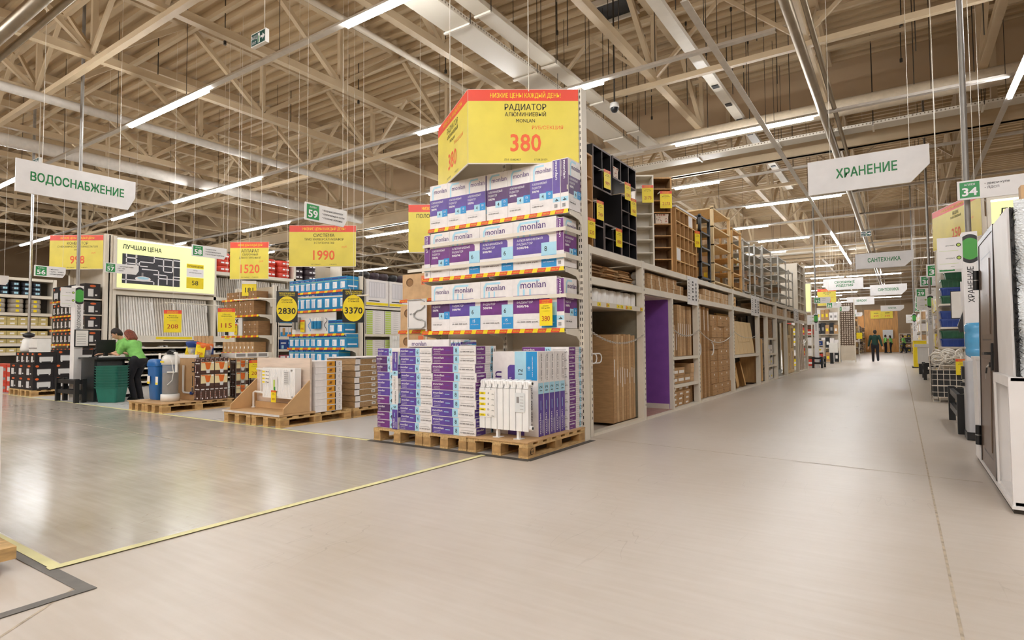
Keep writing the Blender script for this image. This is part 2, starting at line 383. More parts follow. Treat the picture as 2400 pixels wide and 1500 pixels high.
pipe('air_duct', 'white round duct over the left aisles, under the trusses', [(-19.2, -6, 6.5), (-19.2, 17, 6.5)], .17, DUCTW, 'duct')
pipe('air_duct', 'thinner white duct under the roof left of the supply sign', [(-15.6, -6, 6.62), (-15.6, 17, 6.62)], .1, DUCTW, 'duct')
pipe('sprinkler_pipe', 'sprinkler pipe along the truss above the corner rack', [(-8.0, -6, 6.85), (-8.0, 17, 6.85)], .055, W2)
# sprinkler heads on drops, dark rods
for i, (x, y) in enumerate([(x, y) for x in (-14.6, -11.7, -8.7, -5.7, -3.2, .2, 2.6) for y in (6.6, 10.24, 13.9, 15.73)]):
    mb = MB(); mb.cyl((x, y, 7.55), (x, y, 8.2), .012, ROD, 6); mb.cyl((x, y, 7.47), (x, y, 7.55), .03, ROD, 8); 
    mb.cyl((x, y, 8.16), (x, y, 8.55), .012, ROD, 6); mb.build('sprinkler', label='dark sprinkler drop rod, %s truss bay along the aisle, %s line across' % (ON[i % 4 + 1], ON[i // 4 + 1]), cat='sprinkler', group='sprinkler drops')
for i, (x, y) in enumerate([(x, y) for x in (-4.9, -3.9, -2.9, -2.0, .4, 1.4) for y in (9.2, 11, 13.1, 14.8)]):
    mb = MB(); mb.cyl((x, y, 6.55), (x, y, 8.5), .009, ROD, 5, cap=False); mb.cyl((x, y, 8.42), (x, y, 8.5), .025, ROD, 6)
    struct(mb.build('hanging_rod'))

# ---------------------------------------------------------------- lamps on their rails
_m = MB(); _m.cyl((0, 0, 0), (0, 0, 2.5), .006, ROD, 4, cap=False); WIRE = _m.mesh('wire')
def rail(lab, y, x0, x1, lit, z=6.0, axis='x', wires=True):
    t = thing('light_rail', lab, 'light', (x0, y, z) if axis == 'x' else (y, x0, z))
    if axis == 'y': t.rotation_euler.z = PI / 2
    mb = MB(); mb.box(0, -.055, .02, x1 - x0, .055, .035, DUCTW); mb.box(0, -.03, .035, x1 - x0, .03, .08, DUCTW); mb.build('rail', t)
    for a, b in lit:
        mb = MB(); mb.box(a - x0, -.032, -.045, b - x0, .032, .018, TUBEM); mb.build('lamp_tube', t, label='lit white lamp tube')
    if wires:
        k = 1.0
        while k < x1 - x0:
            o = bpy.data.objects.new('suspension_wire', WIRE); COL.objects.link(o); o.parent = t; o.location = (k, 0, .07); k += 3.05
rail('light rail across the front cross aisle, over the camera', 1.8, -24, 8, [(-22.5, -19.3), (-16, -12.8), (-5.4, -2.4), (0.8, 3.8)])
rail('added unseen light rail behind the camera, nearer one', -2.2, -24, 8, [(-23, -18), (-17, -12), (-10.5, -5.5), (-4.4, .6), (1.6, 6.6)])  # out of view; extra lit tubes added to brighten upright faces from the front
rail('added unseen light rail behind the camera, farther one', -6.2, -24, 8, [(-23, -18), (-17, -12), (-10.5, -5.5), (-4.4, .6), (1.6, 6.6)])  # second unseen row, added for more low frontal light
rail('light rail with its lit tube nearest at upper left', 5.8, -34, -4.2, [(-14.05, -10.85), (-23.5, -20.3), (-32, -29), (-6.9, -5.0)])
rail('light rail passing behind the big yellow price banner', 9.8, -40, -1.5, [(-9.15, -6.45), (-5.18, -4.48), (-20.4, -15.4), (-25.1, -23.4), (-35, -31)])
rail('third light rail from front, seen beside the banner', 14, -40, 4, [(-4.47, -1.44), (-23.2, -20), (-12.6, -9.6), (-31, -28)])
rail('fourth light rail from front, over the oak shelf', 18, -40, 4, [(-5.8, -4.44), (-20, -17.1), (-12.2, -9.2), (-30, -27)])
rail('fifth light rail from front, over the pine racks', 22, -40, 4, [(-4.5, -1.5), (-22, -19), (-11.6, -8.6), (-30, -27)])
rail('sixth light rail from front, over the metal racks', 26, -40, 4, [(-5.76, -4.47), (-19.6, -16.6), (-11.6, -8.6), (-30, -27)])
for i, y in enumerate((30, 34, 42, 46, 50, 54, 58, 62, 66, 70, 76, 82)):
    rail('distant light rail, %s beyond the metal racks' % ON[i + 1], y, -30, 6, ([(-5.6, -3.4), (-11.6, -8.6), (-20, -17)] if i % 2 == 0 else [(-8, -5), (-16, -13)]) + ([(-3.2, .2)] if i in (4, 7, 10) else []))
rail('light rail running along the aisle left of the shiny pipe', -2.4, 8, 46, [(29.2, 32.4), (33.7, 41)], axis='y', z=5.9)
rail('light rail running along the aisle at far right', 1.93, 2, 46, [(9.4, 14.8), (25.6, 28.4), (31, 34), (38, 42), (3, 6)], axis='y', z=5.9)
# bare trunk with black sockets over the rack
t = thing('cable_channel', 'white trunk with black sockets over the aisle', 'cable trunk')
mb = MB(); mb.box(-3.42, 6, 6.9, -3.2, 24, 7.0, W_)
mb.build('trunk', t)
for k in range(7): mb = MB(); mb.box(-3.38, 13.2 + 1.2 * k, 6.88, -3.24, 13.36 + 1.2 * k, 6.9, BLACK); mb.build('socket', t)

def exit_sign(lab, x, y, z, W, H):
    t = thing('exit_sign', lab, 'exit sign', (x, y, z)); mb = MB(); mb.box(0, -.03, 0, W, .03, H, PLASTW); F = FR(0, -.03, 0)
    mb.rect(F, .015, .015, W - .015, H - .015, mat('exit_green', '#0d4a45', .4, var=0))
    mb.text(F, 'ВЫХОД', W * .24, H * .52, PWHITE, w=W * .38, h=H * .27); mb.text(F, 'EXIT', W * .24, H * .16, PWHITE, w=W * .26, h=H * .2)
    mb.rect(F, W * .48, H * .15, W * .62, H * .85, PWHITE, 2); mb.poly(F, [(W * .50, H * .2), (W * .56, H * .2), (W * .6, H * .6), (W * .53, H * .7)], GREEN, 3)
    mb.poly(F, [(W * .66, H * .42), (W * .8, H * .42), (W * .8, H * .25), (W * .95, H * .5), (W * .8, H * .75), (W * .8, H * .58), (W * .66, H * .58)], PWHITE, 2)
    mb.build('sign_box', t); mb = MB(); mb.cyl((W * .8, 0, H), (W * .8, 0, 8.56 - z), .008, W_, 6); mb.build('hanging_rod', t)
exit_sign('dark exit sign with running man and arrow, nearest, upper left', -8.25, 5.1, 5.72, .38, .21)
exit_sign('small exit sign hanging behind the left hanging sign', -18.1, 5.3, 5.62, .4, .22)
exit_sign('tiny exit sign hanging far over the aisle', -1.2, 27, 5.3, .36, .2)
t = thing('security_camera', 'white dome camera on a rod under the trusses', 'camera', (-4.85, 11.16, 6.0))
mb = MB(); mb.lathe([(.02, .16), (.09, .14), (.1, .05), (.095, .04)], PLASTW, 16); mb.build('housing', t)
mb = MB(); mb.lathe([(.0, -.06), (.05, -.045), (.08, 0), (.085, .045)], BLACK, 16); mb.build('dome', t)
mb = MB(); mb.cyl((0, 0, .15), (0, 0, 2.5), .018, ROD, 8); mb.build('rod', t)
# ---------------------------------------------------------------- printed radiator cartons
def front_print(mb, F, W, H, num, yrs, pu):
    """The large face of a radiator carton: white top with the word, violet field, two blue number fields, white foot."""
    small = W < .4
    k = W / .6
    q = .014 + .02 * W
    x0, y1 = (.10 * W, .965 * H) if not small else (.14 * W, .965 * H)
    mb.poly(F, [(x0, .66 * H), (x0 + q, .66 * H), (x0 + q, y1 - 3 * q), (x0 + 2.2 * q, y1 - q), (.62 * W, y1 - q), (.62 * W, y1), (x0 + 1.5 * q, y1), (x0, y1 - 2 * q)], LBLUE)
    if not small: mb.rect(F, x0 + 3 * q, .66 * H, x0 + 4 * q, .78 * H, LBLUE); mb.rect(F, x0 + 6.4 * q, .66 * H, x0 + 7.2 * q, .78 * H, LBLUE)
    mb.text(F, 'monlan', .18 * W if not small else .25 * W, .80 * H, PTEXT, w=.58 * W if not small else .7 * W, h=.105 * H if small else None, al='l', bold=.006)
    r = 1.0 if small else .84
    a, b = (.30, .66)
    c = .06
    pts = [(0, a * H), (r * W, a * H), (r * W, b * H - (0 if small else .05 * H))]
    if not small: pts += [(r * W - .01, b * H - .02 * H), (r * W - .03, b * H)]
    else: pts += [(r * W, b * H)]
    mb.poly(F, pts + [(0, b * H)], pu)
    fw = .66 * W if small else .60 * W
    mb.text(F, 'АЛЮМИНИЕВЫЙ', .09 * W, .575 * H, PWHITE, w=fw, h=.045 * H, al='l', bold=0)
    mb.text(F, 'РАДИАТОР', .09 * W, .50 * H, PWHITE, w=fw * .62, h=.045 * H, al='l', bold=0)
    mb.text(F, '500/96', .09 * W, .425 * H, PWHITE, w=fw * .46, h=.045 * H, al='l', bold=.03)
    if small:
        mb.rect(F, .42 * W, .25 * H, .71 * W, .39 * H, LBLUE, 2); mb.rect(F, .71 * W, .25 * H, W, .41 * H, MBLUE, 2)
        mb.text(F, str(num), .56 * W, .285 * H, INK, h=.075 * H, k=3); mb.text(F, str(yrs), .855 * W, .335 * H, PWHITE, h=.05 * H, k=3)
        mb.text(F, 'лет', .855 * W, .285 * H, PWHITE, h=.018 * H, k=3)
    else:
        mb.rect(F, .66 * W, .25 * H, W, .50 * H, LBLUE, 2); mb.rect(F, .66 * W, .015 * H, W, .25 * H, MBLUE, 2)
        mb.text(F, str(num), .76 * W, .33 * H, INK, h=.10 * H, k=3, bold=.004); mb.text(F, str(yrs), .80 * W, .16 * H, PWHITE, h=.06 * H, k=3)
        mb.text(F, 'лет гарантии', .82 * W, .105 * H, PWHITE, w=.24 * W, h=.02 * H, k=3)
    mb.rect(F, .09 * W, .175 * H, .09 * W + fw * .75, .178 * H, GREYINK)
    mb.text(F, '10 000 000 руб.', .09 * W, .12 * H, INK, w=.50 * W, h=.03 * H, al='l')
def edge_print(mb, F, L, H, num, pu, white=True, big=False):
    """The narrow face along a carton's length: violet with the word, light blue number, white rest."""
    a, b = (.50, .63) if white else (.78, 1.0)
    mb.rect(F, 0, .04 * H, a * L, .97 * H, pu); mb.rect(F, a * L, .04 * H, b * L, .97 * H, LBLUE)
    mb.text(F, 'monlan', .03 * L, .55 * H, PWHITE, w=.24 * L if white else .42 * L, h=.27 * H, al='l', bold=.016)
    mb.text(F, 'алюминиевый', .04 * L, .33 * H, PWHITE, w=.15 * L, h=.09 * H, al='l', bold=0); mb.text(F, 'радиатор', .04 * L, .15 * H, PWHITE, w=.15 * L, h=.1 * H, al='l', bold=0)
    if white:
        mb.rect(F, .31 * L, .5 * H, .42 * L, .58 * H, PUR[0] if pu is not PUR[0] else LBLUE, 2); 
        mb.text(F, str(num), (a + b) / 2 * L, .30 * H, INK, h=.48 * H, bold=.004)
        mb.rect(F, .67 * L, .62 * H, .95 * L, .66 * H, GREYINK); mb.text(F, '10 000 000 руб.', .66 * L, .30 * H, INK, w=.32 * L, h=.17 * H, al='l')
    else: mb.text(F, str(num), (a + b) / 2 * L, .2 * H, INK, h=.5 * H)
def end_print(mb, F, L, H, num, pu):
    """The narrow face of a laid carton seen from the aisle: violet with the word, white table of icons, light blue number."""
    mb.rect(F, .03 * L, .05 * H, .47 * L, .96 * H, pu)
    mb.text(F, 'monlan', .06 * L, .58 * H, PWHITE, w=.32 * L, h=.24 * H, al='l', bold=.016); mb.text(F, 'радиатор', .06 * L, .2 * H, PWHITE, w=.2 * L, h=.1 * H, al='l', bold=0)
    for i in range(4):
        mb.rect(F, (.49 + i * .07) * L, .1 * H, (.494 + i * .07) * L, .9 * H, GREYINK)
    for y in (.1, .36, .62, .88): mb.rect(F, .49 * L, y * H, .70 * L, (y + .02) * H, GREYINK)
    mb.rect(F, .74 * L, .05 * H, .87 * L, .96 * H, LBLUE); mb.text(F, str(num), .805 * L, .25 * H, INK, h=.5 * H)
    for i in range(6): mb.rect(F, (.90 + i * .012) * L, .3 * H, (.905 + i * .012) * L, .7 * H, INK)
def spine_print(mb, F, W, H, num, pu, flip=True):
    """A standing carton's narrow face: violet top with the word running down, white table, light blue number."""
    mb.rect(F, .04 * W, .38 * H, .96 * W, H * .985, pu); mb.rect(F, .04 * W, .16 * H, .96 * W, .25 * H, LBLUE); mb.rect(F, .04 * W, .33 * H, .96 * W, .38 * H, pu)
    mb.text(F, 'monlan', .38 * W, .96 * H, PWHITE, w=.36 * H, h=.34 * W, al='l', rot=-PI / 2, bold=.016)
    mb.text(F, 'алюминиевый радиатор', .14 * W, .96 * H, PWHITE, w=.3 * H, h=.1 * W, al='l', rot=-PI / 2, bold=0)
    mb.text(F, str(num), .28 * W, .225 * H, INK, h=.5 * W, al='l', rot=-PI / 2)
    for i in range(6): mb.rect(F, .2 * W, (.05 + i * .012) * H, .6 * W, (.056 + i * .012) * H, INK)
_C = {}
def carton(kind, *a):
    """A carton's mesh by kind, its lower front corner at the origin; shared by the copies."""
    k = (kind,) + a
    if k in _C: return _C[k]
    mb = MB()
    if kind == 'stand':      # W,H,D,num,yrs,colour
        W, H, D, num, yrs, p = a; mb.box(0, 0, 0, W, D, H, CARTON); front_print(mb, FR(0, 0, 0), W, H, num, yrs, PUR[p]); spine_print(mb, FX(W, 0, 0), D, H, num, PUR[p])
    elif kind == 'spine':    # standing edge-on: narrow face to the front, the large face to +X
        T, D, H, num, yrs, p = a; mb.box(0, 0, 0, T, D, H, CARTON); spine_print(mb, FR(0, 0, 0), T, H, num, PUR[p]); front_print(mb, FX(T, 0, 0), D, H, num, yrs, PUR[p])
    elif kind == 'lay':      # lying, long narrow face to the front, end face to +X
        L, D, H, num, p, wh = a; mb.box(0, 0, 0, L, D, H, CARTON); edge_print(mb, FR(0, 0, 0), L, H, num, PUR[p], wh); end_print(mb, FX(L, 0, 0), D, H, num, PUR[p])
    elif kind == 'tower':    # on end: long narrow face upright, the word reading upwards
        T, D, L, num, p, up = a; mb.box(0, 0, 0, T, D, L, CARTON); F = FR(0, 0, 0)
        G = (V((T, 0, 0)), Z_.copy(), -X_) if up else (V((0, 0, L)), -Z_, X_.copy())
        edge_print(mb, G, L, T, num, PUR[p]); front_print(mb, FX(T, 0, 0), D, L, num, 15, PUR[p])
    elif kind == 'big':      # 12-section carton on end: large face to the front, edge to +X
        W, T, L, num, p = a; mb.box(0, 0, 0, W, T, L, CARTON)
        G = (V((W, 0, 0)), Z_.copy(), -X_); front_print(mb, G, L, W, num, 10, PUR[p])
        edge_print(mb, (V((W, T, 0)), Z_.copy(), -Y_), L, T, num, PUR[p])
    _C[k] = mb.mesh('carton'); return _C[k]
CN = ['blue-violet', 'plum', 'dark plum']

# ---------------------------------------------------------------- price boards
def price_face(mb, F, W, H, head, lines, price, unit='руб', foot=True, hk=.155, price_col=ORANGE):
    mb.rect(F, 0, 0, W, H * (1 - hk), YEL); mb.rect(F, 0, H * (1 - hk), W, H, RED)
    mb.text(F, head, W * .52, H * (1 - hk * .72), YEL2, w=W * .64, h=hk * H * .42)
    hs = [.085, .055, .05, .05]; y = .745
    for i, t in enumerate(lines):
        h = hs[min(i, 3)] * H; y -= (.0 if i == 0 else .095 if i == 1 else .085)
        g = glyphs(t, .012); wn = (g[3] - g[2]) * h / .73 * .88
        mb.text(F, t, W * .52, y * H - h * .3, INK, h=h, w=min(wn, .8 * W))
    g = glyphs(price, .018); hh = .24 * H; wn = (g[3] - g[2]) * hh / .73 * .88
    mb.text(F, price, W * .52, .16 * H, price_col, h=hh, w=min(wn, .62 * W), bold=.018)
    mb.text(F, unit, W * .86, .455 * H, ORANGE, h=.05 * H, al='r', bold=0)
    if foot: mb.text(F, 'ЛМ 15082457', W * .40, .03 * H, INK, h=.028 * H, bold=0); mb.text(F, '17.08.2017г.', W * .66, .03 * H, INK, h=.028 * H, bold=0)
def tag_face(mb, F, W, H, price, lines=('Радиатор', 'Алюминиевый'), big=True):
    """A small yellow hanging price card with a red head."""
    mb.rect(F, 0, 0, W, H * .84, YEL2); mb.rect(F, 0, H * .84, W, H, RED); mb.text(F, 'НИЗКИЕ ЦЕНЫ', W / 2, H * .925, YEL2, w=W * .6, h=H * .04); mb.text(F, 'КАЖДЫЙ ДЕНЬ', W / 2, H * .865, YEL2, w=W * .6, h=H * .04)
    for i, t in enumerate(lines): mb.text(F, t, W / 2, H * (.73 - .08 * i), INK, w=W * (.45 if i == 0 else .62), h=H * .045)
    mb.rect(F, W * .3, H * .55, W * .7, H * .56, GREYINK)
    mb.text(F, price, W / 2, H * .18, mat('red_digits', '#b5381c', .45, var=0), w=W * (.62 if len(price) > 2 else .42), h=H * .2)
def price_card(lab, x, y, z, W, H, price, lines=('Стеллаж', 'Куб'), rz=0, tilt=0, arm=None, wire=False):
    mb = MB(); mb.box(0, 0, 0, W, .004, H, YEL2)
    tag_face(mb, FR(0, 0, 0), W, H, price, lines)
    if arm: mb.bar((0, .006, H * .96), (0, .006 + arm, H * .96), .008, .012, PLASTW); mb.box(0, .004, H * .92, W, .008, H, PLASTW)
    if wire: mb.cyl((W / 2, .002, H), (W / 2, .002, roof_z(y) - z), .003, W_, 4)
    o = mb.build('price_card', loc=(x, y, z), rz=rz, label=lab, cat='price tag'); o.rotation_euler.y = tilt; return o

# ---------------------------------------------------------------- the corner end bay
GX0, GX1, GY = -5.19, -3.0, 6.08
g0 = thing('shelf_unit', 'tall cream shelf unit at the corner with white radiator cartons', 'shelving', ((GX0 + GX1) / 2, 6.05, 0))
def loc_(o, root): o.matrix_parent_inverse = Matrix.Translation(-root.location); return o
def P(mb, name, root, label=None, **k): return loc_(mb.build(name, root, label=label, **k), root)
mb = MB(); mb.box(GX0 + .03, GY, .1, GX1 - .03, GY + .03, 4.06, W2)
for z in (.5, .9, 1.3, 1.7, 2.1, 2.5, 2.9, 3.3, 3.7): mb.box(GX0 + .03, GY - .002, z, GX1 - .03, GY, z + .008, GREYINK)
P(mb, 'back_panel', g0)
for x in (GX0, (GX0 + GX1) / 2 - .03, GX1 - .06):
    mb = MB(); mb.box(x, GY - .13, 0, x + .06, GY - .001 , 4.08, W_)
    z = .1
    while z < 4.05: mb.box(x + .012, GY - .132, z, x + .022, GY - .128, z + .035, ROD); mb.box(x + .036, GY - .132, z, x + .046, GY - .128, z + .035, ROD); z += .07
    P(mb, 'upright', g0)
TAPES = mat('red_tape', '#d9482a', .4, var=.03)
def hazard(mb, F, L, H, n):
    st = L / n
    mb.rect(F, 0, 0, L, H, YEL2)
    for i in range(n):
        a = i * st
        mb.poly(F, [(a, 0), (a + st * .62, 0), (a + st * .72, H), (a + st * .1, H)], TAPES, 2)
        mb.text(F, 'НИЗКИЕ ЦЕНЫ', a + st * .36, H * .3, YEL2, w=st * .48, h=H * .42, k=3, bold=0)
for z, y0, xa, xb in ((1.27, 5.6, -5.17, -3.06), (1.955, 5.6, -5.16, -3.06), (2.6, 5.64, -5.1, -3.02)):
    mb = MB(); mb.box(xa, y0, z - .03, xb, GY - .14, z - .004, W_); mb.box(xa, y0, z - .045, xb, y0 + .02, z + .0, W_); P(mb, 'shelf', g0).name = 'shelf'
    sh = [o for o in g0.children if o.name.startswith('shelf')][-1]
    mb = MB(); L_ = xb - xa - .0; hazard(mb, FR(xa, y0 - .002, z - .045), L_, .046, 12); o = mb.build('price_strip', sh, label='red and yellow strip')
    for x in (xa + .004, (GX0 + GX1) / 2, xb + .008):
        mb = MB(); F = (V((x, 0, 0)), Y_.copy(), Z_.copy())
        mb.prism(F, [(y0 + .02, z - .03), (y0 + .02, z - .06), (5.86, z - .09), (5.93, z - .14), (5.95, z - .26), (GY - .13, z - .26), (GY - .13, z - .03)], .008, W_); P(mb, 'bracket', g0)
# guard bars in front of the cartons, turned round the end
for z, xl, y0 in ((2.37, -5.13, 5.585), (2.07, -5.4, 5.585), (1.63, -5.17, 5.585), (2.84, None, 5.64)):
    mb = MB()
    if xl: mb.box(xl, y0 - .012, z - .02, -3.03, y0 - .004, z + .02, W_)
    mb.box(-3.028, y0 - .012, z - .025, -3.02, GY - .13, z + .025, W_); P(mb, 'guard_bar', g0)

BX = -3.03
def put(kind, args, x, y, z, lab, name='carton_box', grp=None, rz=0): return inst(name, carton(kind, *args), (x, y, z), lab, 'box', grp, rz)
# top shelf
xs = [(-5.08, .298, 0, 10), (-4.78, .303, 0, 10), (-4.475, .30, 0, 10), (-4.155, .31, 2, 15), (-3.842, .312, 2, 15), (-3.527, .30, 0, 10)]
for i, (x, wd, p, y_) in enumerate(xs):
    put('stand', (wd, .57, .1, 4, y_, p), x, 5.66, 2.603, 'radiator carton on the top corner shelf, %s of six facing front' % pos(i, 6))
for i in range(2): put('spine', (.1, .29, .575, 4, 15, 0 if i == 0 else 2), -3.222 + .103 * i, 5.65, 2.603, 'narrow plum edge carton on the top corner shelf, %s of the pair' % ('inner', 'outer')[i])
# middle shelf
put('spine', (.1, .29, .56, 4, 10, 1), -5.134, 5.61, 1.958, 'edge-on plum carton at the open end of the middle corner shelf')
for i, (x, wd, n, y_, p) in enumerate(((-5.03, .312, 4, 10, 1), (-4.715, .478, 6, 15, 1), (-4.233, .486, 6, 15, 0), (-3.744, .582, 8, 15, 0))):
    put('stand', (wd, .575, .1, n, y_, p), x, 5.62, 1.958, 'white and violet radiator carton, middle shelf of corner unit, %s of four' % pos(i, 4))
put('spine', (.095, .30, .55, 4, 10, 1), -3.158, 5.61, 1.958, 'edge-on carton with light blue 4 at the aisle end, middle corner shelf')
# lower shelf
for i, (x, wd, n, y_, p) in enumerate(((-5.022, .306, 4, 15, 2), (-4.714, .482, 6, 15, 0), (-4.229, .478, 6, 15, 1), (-3.749, .584, 8, 15, 1))):
    put('stand', (wd, .585, .1, n, y_, p), x, 5.62, 1.273, 'white and violet radiator carton, lowest shelf of corner unit, %s of four' % pos(i, 4))
put('spine', (.096, .30, .56, 4, 10, 1), -3.162, 5.61, 1.273, 'edge-on plum carton at the aisle end, lowest corner shelf')
price_card('yellow 380 price card clipped to the lowest corner shelf bar', -3.35, 5.55, 1.30, .165, .295, '380')

# the yellow banner over it: two wings meeting at a corner
t = thing('price_banner', 'big yellow two-winged price banner reading 380 over the corner unit', 'sign', (-4.08, 5.2, 3.15))
def wing(t, a, b, z0, H, *args, **kw):
    a, b = V(a), V(b); d = (b - a); L_ = d.length; d.normalize(); n = d.cross(Z_)
    mb = MB(); F = (a + Z_ * z0, d, Z_.copy())
    mb.prism(F, [(0, -.012), (L_, -.012), (L_, H + .006), (0, H + .006)], -.014, W_)
    price_face(mb, F, L_, H, *args, **kw); return loc_(mb.build('banner_wing', t), t)
LC = 'НИЗКИЕ ЦЕНЫ КАЖДЫЙ ДЕНЬ!'
wing(t, (-4.08, 5.2, 0), (-3.03, 5.93, 0), 3.19, .86, LC, ('РАДИАТОР', 'АЛЮМИНИЕВЫЙ', 'MONLAN'), '380', unit='РУБ/СЕКЦИЯ')
wing(t, (-5.17, 5.93, 0), (-4.085, 5.2, 0), 3.19, .86, LC, ('РАДИАТОР', 'АЛЮМИНИЕВЫЙ', 'MONLAN'), '380', unit='РУБ/СЕКЦИЯ')
for x, y in ((-3.5, 5.6), (-4.7, 5.62)):
    mb = MB(); mb.cyl((x, y, 4.03), (x, y, 8.54), .005, W_, 5); loc_(mb.build('suspension_wire', t), t)

# ---------------------------------------------------------------- pallets
def pallet_tree(name='pallet'):
    """A wooden pallet 1.2 deep, .8 wide, .144 high; the short end faces the front."""
def make_pallet(lab, x, y, W=.8, D=1.2, rot=False):
    t = thing('pallet', lab, 'pallet', (x, y, 0))
    n = 5 if W > .65 else 4
    for k in range(n):          # deck boards run across the runners
        pass
    mb = MB(); bw = .135
    for k in range(7): yy = k * (D - .1) / 6; mb.box(0, yy, .122, W, yy + .1, .144, PALLET)
    mb.build('deck', t)
    mb = MB()
    for xx in (0, W / 2 - .05, W - .1): mb.box(xx, 0, .1, xx + .1, D, .122, PALLET)
    mb.build('stringer_layer', t)
    for xx in (0, W / 2 - .06, W - .11):
        mb = MB(); mb.box(xx, 0, 0, xx + .11, D, .022, PALLET); mb.build('bottom_board', t)
        for yy in (0, D / 2 - .07, D - .14):
            mb = MB(); mb.box(xx + .002, yy + .003, .022, xx + .11 - .002, yy + .14, .1, PALLET2); mb.build('block', t)
    return t
PZ = .152
pa = make_pallet('wooden pallet under the blue-violet cartons marked 4 and 6', -5.09, 4.70, .755)
pb = make_pallet('wooden pallet under the tall stack marked 8, middle of three', -4.325, 4.70, .60)
pc = make_pallet('front corner wooden pallet carrying the bare white radiator', -3.715, 4.70, .735)
mb = MB(); mb.box(-3.735, 4.69, .1455, -2.975, 5.905, .158, MDF); mb.build('board_sheet', label='brown hardboard sheet on the corner pallet', cat='board')
F_ = FX(-2.975, 0, 0)
mb = MB(); FF = FX(-3.715 + .735, 4.703, .0); mb.disc(FF, .07, .062, .032, .032, INK, 2); mb.disc(FF, .07, .062, .026, .026, PALLET2, 3); mb.text(FF, 'EUR', .07, .052, INK, h=.022, k=4)
loc_(mb.build('brand_stamp', pc), pc)
def stack(n, kind, args, x, y, z0, dz, what, jit=.012, cols=None):
    for i in range(n):
        a = list(args)
        if cols: a[4 if kind == 'lay' else 4] = cols[i]
        put(kind, tuple(a), x + random.uniform(-jit, jit), y + random.uniform(0, jit), z0 + i * dz, what % lev(i, n))
H1 = .0915
for i in range(10):
    wh = i > 6; L_ = .373 if wh else .262
    kind = ('lay', (.36, .45, .09, 4, (1, 1, 2, 1, 0, 0, 0, 2, 2, 0)[i], True)) if wh else ('lay', (.255, .45, .09, 4, (1, 1, 2, 1, 0, 0, 0)[i], False))
    put(kind[0], kind[1], -5.088 + random.uniform(0, .015) - (.02 if 7 <= i < 9 else 0) + (.0), 4.755, .147 + i * H1 , 'carton marked 4 in the outermost stack on the pallets, %s' % lev(i, 10))
for i, (z, L_) in enumerate(((.147, .44), (.59, .43))):
    put('tower', (.09, .10, L_, 6, 0, i == 0), -4.818, 4.725, z, 'carton stood on end between the stacks marked 4 and 6, %s' % ('lower', 'upper')[i])
stack(10, 'lay', (.47, .45, .09, 6, 0, True), -4.705, 4.74, .147, H1, 'carton marked 6 in the second stack on the pallets, %s', cols=[0] * 10)
stack(10, 'lay', (.585, .36, .092, 8, 0, True), -4.225, 4.735, .147, .0935, 'carton marked 8 in the tallest front stack on the pallets, %s', .014, [0, 0, 0, 0, 0, 1, 1, 1, 1, 1])
put('stand', (.62, .14, .09, 8, 15, 0), -5.02, 5.24, 1.066, 'white radiator carton lying crosswise behind the stacked ones, topmost') if 0 else None
# second row behind the stacks
stack(10, 'lay', (.73, .38, .091, 10, 0, True), -5.07, 5.27, .147, .0925, 'carton in the rear row hidden behind the stack marked 6, %s', .006, [0] * 10)
mb = MB(); mb.box(0, 0, 0, .66, .38, .085, CARTON); mb.text(FR(0, 0, 0), 'monlan', .07, .01, PTEXT, h=.06, al='l'); inst('carton_box', mb.mesh('c'), (-5.07, 5.24, 1.075), 'white carton lying above all others on the rear row', 'box')
for i in range(2): put('tower', (.07, .3, .075, 6, 0, True), -4.395 + .075 * i, 5.26, 1.075, 'small violet carton end beside the topmost white one, %s' % ('first', 'second')[i])
stack(9, 'lay', (.58, .34, .092, 10, 2, True), -4.22, 5.27, .147, .0935, 'carton in the rear row of the pallets behind stack marked 8, %s', .006, [2] * 9)
# upright 12-section cartons behind the bare radiator
ZS = .1595
for i in range(5): put('big', (.56, .108, .86, 12, 0), -3.615, 5.02 + .113 * i + (.0), ZS, 'tall violet 12-section carton on end, %s from the front' % (ON[i + 1] if i else 'first'))
for i in range(10): put('lay', (.6, .33, .0895, 12, 1, True), -3.62 + random.uniform(0, .008), 5.60, ZS + .0905 * i, 'carton marked 12 in the aisle side stack on the corner pallet, %s' % lev(i, 10))

# bare white radiator standing on feet
t = thing('radiator', 'white aluminium radiator standing on the corner pallet', 'radiator', (-3.62, 4.78, ZS))
n = 8; sw = .075; z0, z1 = .085, .585
for k in range(n):
    x = k * sw; mb = MB(); F = (V((x, 0, 0)), X_.copy(), Z_.copy())
    mb.box(x + .004, 0, z0, x + sw - .004, .012, z1 - .09, ENAMEL)
    for a in (.012, .038): mb.box(x + a, .012, z0 + .01, x + a + .02, .075, z1 - .02, ENAMEL)
    mb.prism((V((x + .008, 0, 0)), Y_.copy(), Z_.copy()), [(.0, z1 - .085), (.012, z1 - .08), (.035, z1 - .01), (.08, z1), (.08, z1 - .07), (.03, z1 - .09)], sw - .02, ENAMEL)
    for q in range(3): mb.box(x + .02, .006 + q * .01, z1 - .085 + q * .02, x + sw - .022, .012 + q * .012, z1 - .072 + q * .02, GREYINK if q < 0 else ENAMEL)
    mb.build('section', t)
mb = MB(); mb.cyl((0, .045, z1 - .035), (n * sw, .045, z1 - .035), .024, ENAMEL, 14); mb.cyl((n * sw, .045, z1 - .035), (n * sw + .02, .045, z1 - .035), .026, ENAMEL, 14); mb.cyl((n * sw + .02, .045, z1 - .035), (n * sw + .022, .045, z1 - .035), .014, INK, 12); mb.build('manifold', t)
mb = MB(); mb.cyl((0, .045, z0 + .03), (n * sw + .02, .045, z0 + .03), .024, ENAMEL, 14); mb.cyl((n * sw + .02, .045, z0 + .03), (n * sw + .022, .045, z0 + .03), .014, INK, 12); mb.build('manifold', t)
